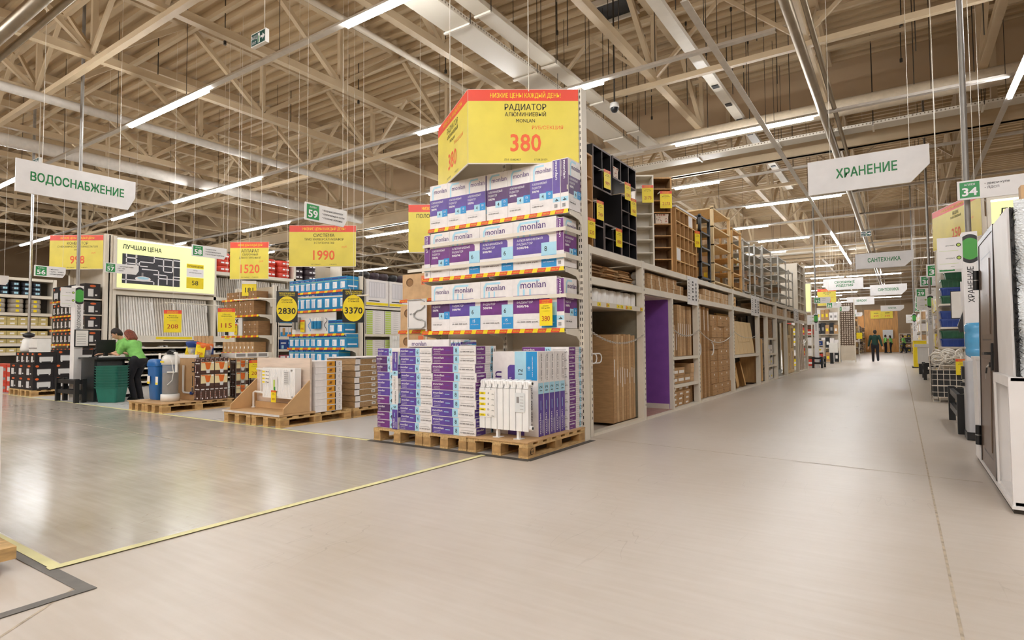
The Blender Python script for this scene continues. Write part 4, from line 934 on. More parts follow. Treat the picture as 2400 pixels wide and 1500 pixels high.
cube_shelf('large pale cabinet at the far end of the rack', 23.6, TZ, 1.7, 1.75, 2, 6, W2, W_, x=-3.1, d=.6, name='cabinet')
mb = MB(); mb.box(-.7, 0, 0, 0, .06, 1.85, W2); mb.build('end_panel_board', loc=(-3.06, 25.4, TZ), label='beige board closing the far end of the rack', cat='board').name = 'end_board'
# ---------------------------------------------------------------- left part: supply aisles
def gondola(lab, xr, yf, wd, depth_y, z1, shelves_end, shelves_side, end_depth=.45, side_depth=.45, side_y1=None, bars=()):
    """Shelf run along Y with its end bay towards the front: end shelves face -Y, side shelves face +X."""
    t = thing('shelf_run', lab, 'shelving', (xr, yf, 0))
    xl = xr - wd
    mb = MB(); mb.box(xl, yf, .05, xr, yf + .03, z1, W2); P(mb, 'end_back_panel', t)
    for x in (xl, xr - .06): mb = MB(); mb.box(x, yf - .08, 0, x + .06, yf, z1 + .02, W_); P(mb, 'upright', t)
    mb = MB(); mb.box(xr - .5, yf + .03, .05, xr - .46, yf + depth_y, z1, W2); P(mb, 'side_back_panel', t)
    y = yf
    while y <= yf + depth_y + .01: mb = MB(); mb.box(xr - .46, y + .03, 0, xr - .455, y + .08, z1, W_); (mb.box(xr - .06, y, 0, xr, y + .05, z1, W_) if y < yf + .1 or y > yf + depth_y - .3 else None); P(mb, 'side_upright', t); y += 1.35
    for z in shelves_end:
        mb = MB(); mb.box(xl, yf - end_depth, z - .03, xr - .08, yf - .08, z, W_); P(mb, 'shelf', t)
        mb = MB(); hazard(mb, FR(xl, yf - end_depth - .001, z - .045), wd - .08, .046, 7); o = P(mb, 'price_strip', t, label='red and yellow strip')
        mb = MB(); mb.prism((V((xr - .05, 0, 0)), Y_.copy(), Z_.copy()), [(yf - end_depth, z), (yf - end_depth, z - .05), (yf - .25, z - .07), (yf - .16, z - .11), (yf - .14, z - .2), (yf - .08, z - .2), (yf - .08, z)], .01, W_); P(mb, 'bracket', t)
    for z in shelves_side:
        mb = MB(); mb.box(xr - .45, yf + .05, z - .03, xr - .02, yf + depth_y, z, W_); mb.box(xr - .03, yf + .05, z - .045, xr - .015, yf + depth_y, z + .012, W_); P(mb, 'side_shelf', t)
    return t
def fbox(w, d, h, m, fn=None, fx=None):
    """Box with its front (towards -Y) at y=0; fn paints the front, fx the +X face."""
    mb = MB(); mb.box(0, 0, 0, w, d, h, m)
    if fn: fn(mb, FR(0, 0, 0), w, h)
    if fx: fx(mb, FX(w, 0, 0), d, h)
    return mb.mesh('box')
FB = mat('filter_blue', '#1f86bb', .35, var=.08, scale=12); FBD = mat('filter_dark_blue', '#1c3f86', .38, var=.1, scale=12); FBY = mat('filter_lime', '#b7cf5a', .4, var=0)
def p_filter(mb, F, w, h):
    mb.rect(F, .04 * w, .80 * h, .96 * w, .93 * h, FBD); mb.text(F, 'фильтр', .1 * w, .82 * h, PWHITE, w=.6 * w, h=.08 * h, al='l', k=3); mb.rect(F, 0, .70 * h, w, .73 * h, FBY)
    for a in (.28, .5, .72): mb.rect(F, (a - .08) * w, .12 * h, (a + .07) * w, .5 * h, PWHITE); mb.rect(F, (a - .09) * w, .5 * h, (a + .08) * w, .58 * h, PLASTW, 2)
    mb.rect(F, .1 * w, .58 * h, .9 * w, .63 * h, PWHITE)
def p_filter2(mb, F, w, h):
    mb.rect(F, .04 * w, .80 * h, .96 * w, .93 * h, FBD); mb.rect(F, 0, .70 * h, w, .73 * h, FBY); mb.rect(F, .2 * w, .12 * h, .75 * w, .6 * h, PWHITE); mb.rect(F, .3 * w, .18 * h, .42 * w, .5 * h, LBLUE, 2)
def p_fside(mb, F, w, h): mb.rect(F, 0, .70 * h, w, .73 * h, FBY); mb.rect(F, .1 * w, .2 * h, .9 * w, .3 * h, PWHITE)
GX = -9.2; GYF = 8.2
g1 = gondola('low cream shelf run with blue filter cartons at its end', GX, GYF, 1.95, 4.2, 2.5, (2.23, 1.84, 1.34, 1.05, .75), (1.9, 1.32, .7), .42)
mf1, mf2 = fbox(.178, .3, .36, FB, p_filter, p_fside), fbox(.178, .3, .27, FB, p_filter, p_fside)
mf3 = fbox(.235, .3, .36, FB, p_filter2, p_fside); mf4 = fbox(.235, .3, .27, FB, p_filter2, p_fside)
for r, (z, big) in enumerate(((.752, 1), (1.052, 1), (1.842, 1), (2.232, 0))):
    rn = ('lowest', 'second', 'fourth', 'topmost')[r]; x = -11.1
    for c in range(9):
        m = (mf2, mf4) if r < 2 or r == 3 else (mf1, mf3); s = c > 4; me = m[1] if s else m[0]
        if r == 0 and c == 8: continue
        inst('filter_carton', me, (x, GYF - .405, z), 'blue filter carton, %s shelf of the blue end bay, %s' % (rn, ON[c + 1]), 'box'); x += .24 if s else .183
# middle display: white board with the filter, cartridges
t = thing('filter_display', 'white board showing a blue and white water filter in the blue end bay', 'display', (-11.05, GYF - .37, 1.345))
mb = MB(); mb.box(0, 0, 0, 1.45, .02, .44, WB); mb.build('board', t)
mb = MB(); 
mb.box(.72, -.05, .26, 1.05, -.004, .34, PLASTW); mb.build('bracket', t)
for i in range(3): mb = MB(); mb.lathe([(.035, .1), (.042, .12), (.042, .26)], FB, 14, c=(.79 + .095 * i, -.05, 0)); mb.lathe([(.044, .26), (.046, .3), (.03, .33)], PLASTW, 14, c=(.79 + .095 * i, -.05, 0)); mb.build('cartridge_housing', t)
for i, x in enumerate((.62, 1.15)): mb = MB(); mb.tube([(x + .05 * math.sin(k * .7) * (1 - k * .03), -.02, .32 - .022 * k) for k in range(13)], .006, (MBLUE, BLACK)[i], 6); mb.build('hose', t)
for i in range(2): mb = MB(); mb.cyl((.14 + .13 * i, -.05, .1), (.14 + .13 * i, -.05, .36), .045, GALV, 14); mb.build('cartridge', t)
mb = MB(); mb.box(.33, -.03, .04, .47, -.026, .30, YEL2); tag_face(mb, FR(.33, -.03, .04), .14, .26, '940', ('Фильтр', 'Трио')); mb.build('price_sheet', t)
for c in range(2): inst('filter_carton', mf4, (-9.54 + .0 - .255 + c * .0 + .25 * c - .0, GYF - .405 + .0, 1.345), 'blue filter carton beside the white filter board, %s' % ON[c + 1], 'box')
# its aisle side: white panel radiators, slim boxes
def p_conv(mb, F, w, h):
    mb.rect(F, .12 * w, .3 * h, .88 * w, .92 * h, mat('radiator_photo', '#cfccd0', .4, var=.02)); 
    for i in range(9): mb.rect(F, (.17 + .075 * i) * w, .34 * h, (.19 + .075 * i) * w, .88 * h, PWHITE, 2)
    mb.rect(F, 0, .02 * h, w, .12 * h, YEL2); mb.rect(F, .1 * w, .16 * h, .6 * w, .2 * h, INK)
me = fbox(.34, .62, .55, CARTON, None, p_conv)
for c in range(4): inst('radiator_carton', me, (GX - .36, GYF + .1 + .66 * c, 1.93), 'white carton with radiator picture, top of the blue run aisle side, %s along' % ON[c + 1], 'box')
mslim = fbox(.3, .5, .045, CARTON, None, lambda mb, F, w, h: (mb.rect(F, .02 * w, .1 * h, .35 * w, .85 * h, FBY), mb.rect(F, .5 * w, .4 * h, .8 * w, .5 * h, GREYINK)))
for z0, n, q in ((1.322, 11, 'middle'), (.702, 11, 'lower')):
    for c in range(4):
        for k in range(n): inst('flat_carton', mslim, (GX - .32, GYF + .1 + .53 * c, z0 + .046 * k), 'slim white and lime carton, %s shelf of the radiator aisle, stack %s, layer %s' % (q, ON[c + 1], k + 1), 'box', 'slim cartons in the radiator aisle')
t = thing('radiator', 'white bare radiator hung in the aisle beside the blue end bay', 'radiator', (GX + .03, GYF + .72, .75))
for k in range(8): mb = MB(); mb.box(0, .075 * k, 0, .07, .075 * k + .068, .55, ENAMEL); mb.box(.07, .075 * k + .01, .45, .085, .075 * k + .055, .53, ENAMEL); mb.build('section', t)
# dark bundles over it
DKB = mat('dark_pack', '#3a2c33', .5, var=.3, scale=22)
for i in range(9):
    mb = MB(); mb.lathe([(.0, 0), (.1, .02), (.12, .08), (.1, .14), (0, .16)], DKB if i % 3 else BLACKB, 12); inst('pipe_coil', mb.mesh('coil'), (GX - .2, GYF + .2 + .27 * i, 2.5), 'dark coil lying on top of the blue run, %s along' % ON[i + 1], 'coil')

# --- brown end bay
GX2 = -12.15
g2 = gondola('low cream shelf run with brown boxes at its end', GX2, GYF, 1.62, 4.2, 2.5, (2.21, 1.82, 1.34, .95, .62), (2.15, 1.62, 1.29, 1.0, .65), .42)
mk1, mk2 = fbox(.155, .3, .24, KRAFT, lambda mb, F, w, h: (mb.rect(F, .47 * w, 0, .52 * w, h, CTAPE), mb.rect(F, .55 * w, .35 * h, .8 * w, .55 * h, LABEL))), fbox(.2, .3, .165, KRAFT2, lambda mb, F, w, h: (mb.rect(F, .47 * w, 0, .52 * w, h, FOLD), mb.rect(F, .3 * w, .4 * h, .42 * w, .6 * h, LABEL)))
for z, n, me, st, rows, rn, x0 in ((.622, 8, mk1, .165, 1, 'bottom', -13.74), (.952, 8, mk1, .165, 1, 'second', -13.74), (1.822, 6, mk2, .21, 2, 'fourth', -13.7), (2.212, 6, mk2, .21, 1, 'topmost', -13.6)):
    for c in range(n):
        for r in range(rows): inst('cardboard_box', me, (x0 + st * c, GYF - .4, z + .168 * r), 'brown box on the %s shelf of the brown end bay, %s across%s' % (rn, ON[c + 1], ', upper row' if r else ''), 'box')
for c in range(3):
    for r in range(2): inst('cardboard_box', mk2, (-12.88 + .205 * c, GYF - .4, 1.342 + .168 * r), 'brown box beside the white tool board, %s row, %s' % (('lower', 'upper')[r], ON[c + 1]), 'box')
t = thing('tool_board', 'white board with a pipe welding tool in the brown end bay', 'display', (-13.7, GYF - .4, 1.342))
mb = MB(); mb.box(0, 0, 0, .78, .02, .42, WB); mb.build('board', t)
mb = MB(); mb.cyl((.22, -.03, .2), (.34, -.03, .27), .035, BLACK, 10); mb.cyl((.16, -.03, .08), (.24, -.03, .2), .022, BLACK, 8); mb.box(.13, -.05, .02, .2, -.005, .1, BLACK); mb.bar((.3, -.03, .26), (.42, -.03, .3), .03, .03, BLACK); mb.build('welding_tool', t)
mb = MB(); mb.bar((.52, -.01, .3), (.62, -.01, .4), .015, .01, INK); mb.bar((.52, -.01, .39), (.62, -.01, .31), .015, .01, INK); mb.build('cutter', t)
mb = MB(); mb.box(.5, -.03, .02, .62, -.026, .28, YEL2); tag_face(mb, FR(.5, -.03, .02), .12, .26, '150', ('Набор', 'Сварка')); mb.build('price_sheet', t)
# its aisle side: blue packs
mb1 = fbox(.3, .24, .24, FB, None, p_fside); mb2 = fbox(.3, .2, .26, FBD, None, lambda mb, F, w, h: (mb.rect(F, .1 * w, .55 * h, .8 * w, .65 * h, PWHITE), mb.rect(F, .2 * w, .1 * h, .5 * w, .4 * h, LBLUE)))
mb3 = fbox(.3, .22, .25, CARTON, None, lambda mb, F, w, h: (mb.rect(F, .05 * w, .1 * h, .95 * w, .5 * h, MBLUE), mb.rect(F, .3 * w, .2 * h, .6 * w, .9 * h, OAKL, 2)))
mb4 = fbox(.3, .16, .22, mat('pink_pack', '#b05a62', .4, var=.2, scale=20), None, lambda mb, F, w, h: mb.rect(F, .1 * w, .6 * h, .9 * w, .9 * h, PWHITE))
for z, me, st, n, nm in ((2.152, mb1, .25, 6, 'topmost'), (1.87, mb1, .25, 6, 'fifth') if 0 else (1.622, mb1, .25, 6, 'fourth'), (1.292, mb3, .23, 6, 'third'), (1.002, mb2, .21, 7, 'second'), (.652, mb4, .17, 8, 'lowest')):
    for c in range(n): inst('filter_pack', me, (GX2 - .32, GYF + .1 + st * c, z), 'pack on the %s aisle shelf between brown and blue end bays, %s along' % (nm, ON[c + 1]), 'box')
for c in range(5): inst('filter_pack', mb1, (GX2 - .32, GYF + .1 + .25 * c, 1.622 + .243), 'blue pack stacked on the fourth aisle shelf behind the brown end bay, %s along' % ON[c + 1], 'box')

# --- tall tower with black cartons, and the long side with white pipes
GX3, GY3 = -17.42, 6.78
g3 = thing('shelf_tower', 'tall cream shelf tower with black heater cartons under the 998 banner', 'shelving', (GX3, GY3, 0))
mb = MB(); mb.box(GX3 - 2.4, GY3 - .03, .05, GX3 - .02, GY3, 4.08, W2); P(mb, 'back_panel', g3)
for x in (GX3 - 2.4, GX3 - .14): mb = MB(); mb.box(x, GY3 - .12, 0, x + .12, GY3 + .06, 4.1, W_); P(mb, 'upright', g3)
SZ = (2.36, 1.95, 1.57, 1.18, .75)
for z in SZ: mb = MB(); mb.box(GX3 - 2.35, GY3 - .55, z - .035, GX3 - .15, GY3 - .03, z, W_); P(mb, 'shelf', g3); mb = MB(); hazard(mb, FR(GX3 - 2.35, GY3 - .552, z - .045), 2.2, .046, 8); P(mb, 'price_strip', g3, label='red and yellow strip')
HB = mat('heater_carton', '#211d1f', .4, var=.1); HBO = mat('orange_badge', '#d9632a', .4, var=0); HBW = mat('heater_picture', '#d9d8d6', .4, var=.02)
def p_heat(mb, F, w, h):
    mb.rect(F, .2 * w, .2 * h, .85 * w, .62 * h, HBW); mb.poly(F, [(.22 * w, .12 * h), (.3 * w, .12 * h), (.3 * w, .2 * h), (.22 * w, .2 * h)], HBW); mb.rect(F, .75 * w, .12 * h, .82 * w, .2 * h, HBW); mb.rect(F, .2 * w, .58 * h, .85 * w, .62 * h, GREYINK, 2)
    mb.disc(F, .2 * w, .83 * h, .09 * w, .09 * h, HBO, 1, 14)
def p_heatn(mb, F, w, h): mb.rect(F, .2 * w, .15 * h, .55 * w, .65 * h, HBW); mb.disc(F, .5 * w, .84 * h, .2 * w, .08 * h, HBO, 1, 12); mb.rect(F, .65 * w, .2 * h, .8 * w, .3 * h, HBW)
mh1 = fbox(.285, .35, .33, HB, p_heatn, p_heatn); mh2 = fbox(.42, .35, .4, HB, p_heat, p_heatn)
for r, z in enumerate(SZ[::-1]):
    for c in range(8):
        if r == 4 and c > 4: continue
        inst('heater_carton', mh2 if r == 4 else mh1, (GX3 - 2.32 + (.43 if r == 4 else .272) * c, GY3 - .5, z + .003), 'black heater carton on the %s shelf of the tall tower, %s across' % (('lowest', 'second', 'third', 'fourth', 'topmost')[r], ON[c + 1]), 'box')
t = thing('price_banner', 'yellow price banner reading 998 over the tall tower', 'sign', (GX3 - 1.1, GY3 - .7, 3.2))
wing(t, (GX3 - 1.28, GY3 - .93, 0), (GX3 - .12, GY3 - .13, 0), 3.17, .90, LC, ('КОНВЕКТОР', 'С МЕХАНИЧЕСКИМ ТЕРМОСТАТОМ', '1500 ВТ'), '998'); wing(t, (GX3 - 2.4, GY3 - .13, 0), (GX3 - 1.28, GY3 - .93, 0), 3.17, .90, LC, ('КОНВЕКТОР',), '998')
t = g3b = thing('pipe_rack', 'long cream rack holding white pipes upright under the lit sign', 'rack', (GX3, GY3, 0))
mb = MB(); mb.box(GX3 - .62, GY3 + .07, .05, GX3 - .58, 14.5, 4.05, W2); P(mb, 'back_panel', g3b)
for y in (GY3 + .07, 9.58, 12.4, 14.4): mb = MB(); mb.box(GX3 - .58, y, 0, GX3, y + .08, 4.08, W_); P(mb, 'upright', g3b)
for z, a in ((3.4, 9.66), (2.6, GY3 + .15)): mb = MB(); mb.box(GX3 - .57, a, z - .1, GX3, 14.4, z, W_); P(mb, 'beam', g3b)
mb = MB(); mb.box(GX3 - .57, GY3 + .15, 1.22, GX3 + .04, 14.4, 1.4, W_); F = FX(GX3 + .04, GY3 + .15, 1.22); mb.rect(F, 1.0, .08, 2.0, .15, YEL2); mb.rect(F, 1.2, .03, 2.2, .05, INK)
for i in range(8): mb.rect(F, .3 + .9 * i, .09, .45 + .9 * i, .13, YEL2, 2)
P(mb, 'ledge', g3b)
for z in (1.04, .85, .66, .47, .28, .1): mb = MB(); mb.box(GX3 - .5, GY3 + .15, z - .07, GX3 + .02, 14.4, z, W_); mb.box(GX3 - .03, GY3 + .15, z - .07, GX3 + .02, 14.4, z + .045, W_); P(mb, 'bin_shelf', g3b)
FITTING = mat('fitting_white', '#d8d5d1', .35, var=.35, scale=40)
for r, z in enumerate((1.04, .85, .66, .47, .28)):
    for c in range(8):
        mb = MB()
        for k in range(14): a = random.uniform(.02, .66); mb.box(-.3 + random.uniform(0, .1), a, 0, -.1 + random.uniform(0, .05), a + random.uniform(.03, .09), random.uniform(.03, .09), (FITTING, FITTING, INK, GREYINK)[random.randrange(4)])
        o = mb.build('pipe_fittings', loc=(GX3, GY3 + .2 + .92 * c, z + .002), label='heap of small pipe fittings, bin row %s from top, bin %s along' % (ON[r + 1], ON[c + 1]), cat='fittings', kind='stuff')
# pipes: each standing at a slight lean
PIPEW = [mat('pipe_white', '#e8e4de', .3, var=.03), mat('pipe_ivory', '#d7cfc4', .35, var=.05), mat('pipe_grey', '#b9b1a6', .4, var=.05)]
pm = {}
for L_ in (1.08, 1.84):
    for q, m in enumerate(PIPEW): mb = MB(); mb.cyl((0, 0, 0), (0, 0, L_), .0215, m, 8); pm[(L_, q)] = mb.mesh('pipe')
k = 0; y = GY3 + .3
while y < 14.2 and k < 240:
    g = int((y - GY3) / .62); tall = y > 9.6
    if not (9.5 < y < 9.78 or 12.3 < y < 12.56): inst('plastic_pipe', pm[(1.84 if tall else 1.08, (0, 0, 1, 0, 0, 2, 0, 1)[g % 8])], (GX3 - .1 - .03 * (k % 2), y, 1.402), 'white plastic pipe leaning in the long pipe rack', 'pipe', 'white pipes in the long pipe rack', rx=(.03 + .05 * ((g * 7) % 5) / 4) * (1 if g % 2 else .6) * (.7 if tall else 1), ry=-.1)
    y += .034; k += 1
for i, y in enumerate((7.75, 8.35, 8.85, 9.3)): mb = MB(); mb.tube([(GX3 - .1, y, 2.3), (GX3 + .1, y, 2.32), (GX3 + .14, y, 2.28), (GX3 + .14, y, 2.1)], .014, PLASTW, 8); mb.build('pipe_hook', g3b).matrix_parent_inverse = Matrix.Translation(-g3b.location)
# lit sign
LITY = mat('lit_lime', '#eef2b4', .4, var=.05, scale=1.2, emit=('#e6eda0', .45)); SL = mat('slate_photo', '#3a3a40', .5, var=.1)
t = thing('lightbox_sign', 'long lit lime sign with pipes on dark slate over the pipe rack', 'sign', (GX3, 6.84, 2.64)); Wb, Hb = 2.72, 1.40
mb = MB(); mb.box(0, 0, 0, .12, Wb, Hb, W_); mb.build('frame', t)
mb = MB(); F = FX(.121, 0, 0); mb.rect(F, .05, .04, Wb - .03, Hb - .05, LITY); mb.text(F, 'ЛУЧШАЯ ЦЕНА', .18, 1.10, INK, h=.12, w=.98, al='l', bold=.02); mb.build('lit_panel', t)
mb = MB(); mb.rect(F, .05, Hb - .06, Wb - .05, Hb - .035, mat('sign_tube', '#ffffff', .4, var=0, emit=('#fbffe0', 4)), 3); mb.build('lamp_tube', t)
mb = MB(); F = FX(.124, .17, .17); mb.rect(F, 0, 0, 1.5, .80, SL)
for a in (((.1, .8), (.1, .0)), ((.35, .8), (.35, .5)), ((.1, .55), (.4, .55)), ((.42, .5), (.42, .62), (.8, .62), (.8, .8)), ((.42, .5), (.62, .5)), ((1.05, .75), (1.05, .4), (1.3, .4), (1.3, .75)), ((.8, .75), (1.5, .75)), ((.5, .42), (.92, .42), (.92, .0)), ((.92, .56), (1.5, .56)), ((.92, .2), (1.5, .2)), ((.8, .3), (1.15, .3), (1.15, .06)), ((0, .1), (.8, .1), (.8, .03)), ((1.32, .0), (1.32, .28), (1.5, .28)), ((.1, .7), (.35, .7))):
    for p, q in zip(a[:-1], a[1:]): mb.rect(F, min(p[0], q[0]) - .014, min(p[1], q[1]) - .014, max(p[0], q[0]) + .014, max(p[1], q[1]) + .014, PWHITE, 2)
mb.disc(F, .52, .15, .2, .07, PWHITE, 3); mb.disc(F, .52, .17, .15, .035, LBLUE, 4); mb.rect(F, .48, .22, .53, .32, GREYINK, 3)
mb.build('picture', t)
mb = MB(); F = FX(.124, 1.86, .16); mb.rect(F, 0, 0, .5, .32, YEL2); mb.rect(F, 0, .34, .5, .58, PWHITE); mb.rect(F, 0, .6, .5, .72, YEL2); mb.text(F, 'ЛУЧШАЯ ЦЕНА!', .25, .63, INK, w=.46, h=.055); mb.text(F, 'ТРУБА', .25, .52, INK, h=.03, bold=0); mb.text(F, 'АРМИРОВАННАЯ', .25, .45, INK, w=.36, h=.03, bold=0)
mb.text(F, '58', .25, .1, INK, h=.14, bold=.01); mb.build('price_field', t)
# red and dark packs above the pipes
REDP = mat('red_pack', '#c93f2b', .4, var=.12, scale=18)
for c in range(7):
    for r in range(3):
        mb = MB(); mb.lathe([(.0, 0), (.24, 0), (.26, .03), (.26, .17), (.24, .2), (.0, .2)], REDP if c < 5 else DKB, 16); mb.rect(FX(.255, -.12, .07), 0, 0, .24, .05, PWHITE)
        inst('pipe_coil', mb.mesh('rc'), (GX3 - .3, 9.95 + .54 * c, 3.402 + .202 * r), '%s coil on the pipe rack top shelf, stack %s, %s' % ('red' if c < 5 else 'dark', ON[c + 1], lev(r, 3)), 'coil')
# banners and round cards hung in front
t = thing('price_banner', 'yellow price banner reading 1990 over the blue end bay', 'sign', (-9.8, 7.6, 2.8))
wing(t, (-10.35, 7.25, 0), (-9.26, 8.05, 0), 2.72, .84, LC, ('СИСТЕМА', 'ТРИО УНИВЕРСАЛ АКВАФОР', '3 СТУПЕНЧАТАЯ'), '1990')
for p in ((-10.2, 7.35), (-9.4, 7.94)): mb = MB(); mb.cyl((p[0], p[1], 3.55), (p[0], p[1], 8.54), .004, W_, 5); loc_(mb.build('suspension_wire', t), t)
t = thing('price_banner', 'yellow price banner reading 1520 over the brown end bay', 'sign', (-12.6, 7.6, 2.6))
wing(t, (-12.95, 7.5, 0), (-12.2, 8.0, 0), 2.66, .86, LC, ('АППАРАТ', 'СВАРОЧНЫЙ', 'ДЛЯ ПП ТРУБ 800 ВТ'), '1520')
for p in ((-12.8, 7.6), (-12.35, 7.9)): mb = MB(); mb.cyl((p[0], p[1], 3.5), (p[0], p[1], 8.54), .004, W_, 5); loc_(mb.build('suspension_wire', t), t)
t = thing('price_banner', 'yellow banner half hidden behind the open end of the corner unit', 'sign', (-7.4, 8.0, 2.8))
wing(t, (-7.68, 7.95, 0), (-6.6, 8.65, 0), 2.85, .9, LC, ('ПОЛОТЕНЦЕСУШИТЕЛЬ',), '990')
for p in ((-7.5, 8.08), (-6.8, 8.5)): mb = MB(); mb.cyl((p[0], p[1], 3.74), (p[0], p[1], 8.54), .004, W_, 5); loc_(mb.build('suspension_wire', t), t)
def round_card(lab, x, y, z, price, rz):
    mb = MB(); W, H = .40, .62; mb.box(0, 0, 0, W, .006, H, BLACK); F = FR(0, 0, 0); mb.disc(F, W / 2, .27, .195, .25, YEL2, 1, 28)
    mb.text(F, 'ПРЕДЛОЖЕНИЕ', W / 2, .565, YEL2, w=.3, h=.03); mb.text(F, 'ОГРАНИЧЕНО', W / 2, .525, YEL2, w=.28, h=.03)
    mb.text(F, 'РАДИАТОР', W / 2, .43, INK, w=.2, h=.03, k=3); mb.text(F, 'СТАЛЬНОЙ', W / 2, .385, INK, w=.2, h=.028, k=3); mb.text(F, price, W / 2, .17, INK, w=.32, h=.12, k=3, bold=.02)
    mb.cyl((W / 2, .003, H), (W / 2, .003, roof_z(y) - z), .003, W_, 4); mb.build('price_card', loc=(x, y, z), rz=rz, label=lab, cat='price tag')
round_card('round yellow price card on black, near the brown end bay', -10.25, 6.9, 1.56, '2830', .85); round_card('round yellow price card on black, before the blue cartons', -8.62, 7.18, 1.52, '3370', .85)
t = thing('hanging_rod', 'long white rod with price cards before the blue end bay', 'rod', (-10, 7, 2.2)); mb = MB(); mb.tube([(-12.25, 7.2, 2.12), (-8.15, 7.4, 2.02)], .014, W_, 8); loc_(mb.build('bar', t), t)
for x in (-12.2, -8.2): mb = MB(); mb.cyl((x, 7.3, 2.05), (x, 7.3, 8.54), .004, W_, 5); loc_(mb.build('suspension_wire', t), t)
for x in (-10.1, -8.45): mb = MB(); mb.cyl((x, 7.25 , 2.04), (x, 7.2, 2.16), .004, W_, 5); loc_(mb.build('hook', t), t)
mb = MB(); mb.tube([(GX3 + .55, 7.9, 2.32), (GX3 + .55, 12.6, 2.25)], .012, W_, 8); 
for y in (8.0, 12.5): mb.bar((GX3, y, 2.3), (GX3 + .55, y, 2.3), .012, .012, W_)
mb.build('hanging_bar', g3b).matrix_parent_inverse = Matrix.Translation(-g3b.location)
price_card('yellow 208 price card hung before the white pipes', -14.15, 6.62, 1.42, .36, .52, '208', ('Фильтр', 'Кувшин'), rz=1.0, wire=True); price_card('yellow 115 price card hung near the brown end bay', -12.9, 7.2, 1.42, .36, .54, '115', ('Насос', 'Циркуляц'), rz=.9, wire=True)
mb = MB(); mb.box(0, 0, 0, .32, .004, .36, YEL2); mb.rect(FR(0, 0, 0), 0, .28, .32, .36, LABEL); mb.text(FR(0, 0, 0), '181', .16, .08, INK, h=.12); mb.cyl((.16, .002, .36), (.16, .002, roof_z(7.7) - 2.27), .003, W_, 4); mb.build('price_card', loc=(-12.78, 7.7, 2.27), rz=.75, label='yellow 181 price card under the 1520 banner', cat='price tag')

# --- far left shelves
t = thing('far_shelf', 'long cream shelf with coils and boxes at far left', 'shelving', (-22, 7, 0))
for z in (2.68, 2.14, 1.76, 1.46, 1.22, .95, .6): mb = MB(); mb.box(-22.45, 3.2, z - .09, -21.98, 6.98, z, W_); P(mb, 'shelf', t)
mb = MB(); mb.box(-22.5, 3.2, 0, -22.46, 7.05, 3.2, mat('dark_back', '#4b4640', .6)); P(mb, 'back_panel', t)
for y in (3.2, 6.99): mb = MB(); mb.box(-22.45, y, 0, -21.97, y + .09, 3.2, W_); P(mb, 'upright', t)
mb = MB(); mb.box(-22.45, 3.2, 3.12, -21.98, 6.98, 3.2, W_); P(mb, 'top_beam', t)
CAN = mat('can_dark', '#2a303c', .35, var=.3, scale=30); COIL = mat('grey_coil', '#a59c8e', .45, var=.12, scale=30, stretch=(1, 1, 10))
mb = MB(); mb.lathe([(0, 0), (.11, 0), (.11, .12), (0, .13)], CAN, 12); mb.rect(FX(.108, -.05, .03), 0, 0, .1, .06, LBLUE); can = mb.mesh('can')
for c in range(13):
    for r in range(3): inst('round_can', can, (-22.15, 3.5 + .26 * c, 2.682 + .135 * r), 'dark round pack on the topmost far shelf, stack %s, %s' % (ON[c + 1], lev(r, 3)), 'can')
mb = MB(); mb.lathe([(.08, 0), (.17, 0), (.19, .03), (.19, .11), (.17, .14), (.08, .14)], COIL, 18); mb.rect(FX(.19, -.04, .03), 0, 0, .08, .07, YEL2); coil = mb.mesh('coil')
for c in range(8):
    for r in range(3): inst('pipe_coil', coil, (-22.2, 3.55 + .43 * c, 2.142 + .142 * r), 'grey pipe coil on the far shelf, stack %s, %s' % (ON[c + 1], lev(r, 3)), 'coil')
yb = box_mesh(.24, .3, .13, mat('olive_box', '#c3b274', .6, var=.1), None, 1)
for z, n, rows, nm in ((1.762, 14, 2, 'third'), (1.462, 14, 1, 'fourth'), (1.222, 14, 1, 'fifth'), (.952, 14, 1, 'sixth')):
    for c in range(n):
        for r in range(rows): inst('small_box', yb, (-22.02, 3.4 + .25 * c, z + .132 * r), 'small olive box, %s far shelf from top, %s along, %s row' % (nm, ON[c + 1], ('lower', 'upper')[r]), 'box')
# ---------------------------------------------------------------- pallets with goods on the left
def brown_pallet(lab, x, y, W): return make_pallet(lab, x, y, W)
# A: water filters and jugs
brown_pallet('wooden pallet under the blue water tank', -11.22, 4.70, .56); brown_pallet('wooden pallet under the clear filter column', -10.65, 4.70, .6)
brown_pallet('wooden pallet under the wire basket of jugs', -10.75, 6.02, .75)
mb = MB(); mb.box(-11.24, 4.68, .146, -10.03, 5.92, .16, MDF); mb.build('board_sheet', label='brown hardboard sheet under the water tanks', cat='board')
TANKB = mat('tank_blue', '#1d62a6', .3, var=.04)
t = thing('water_tank', 'blue square water softener tank on the pallet', 'tank', (-10.97, 5.12, .161))
mb = MB()
def rrect(w, d, r, n=4): return [(sx * (w / 2 - r) + r * math.cos(a), sy * (d / 2 - r) + r * math.sin(a)) for sx, sy, a0 in ((1, 1, 0), (-1, 1, PI / 2), (-1, -1, PI), (1, -1, 1.5 * PI)) for a in [a0 + PI / 2 * k / n for k in range(n + 1)]]
def loft(mb, secs, m, smooth=True):
    n = len(secs[0][0]); vs = [(p[0], p[1], z) for pts, z in secs for p in pts]
    mb.add(vs, [(i * n + j, i * n + (j + 1) % n, (i + 1) * n + (j + 1) % n, (i + 1) * n + j) for i in range(len(secs) - 1) for j in range(n)], m, smooth); mb.add(vs, [tuple(range(n))[::-1], tuple(range((len(secs) - 1) * n, len(secs) * n))], m)
loft(mb, [(rrect(.27, .27, .04), 0), (rrect(.30, .30, .05), .03), (rrect(.36, .36, .05), .58)], TANKB); mb.build('body', t)
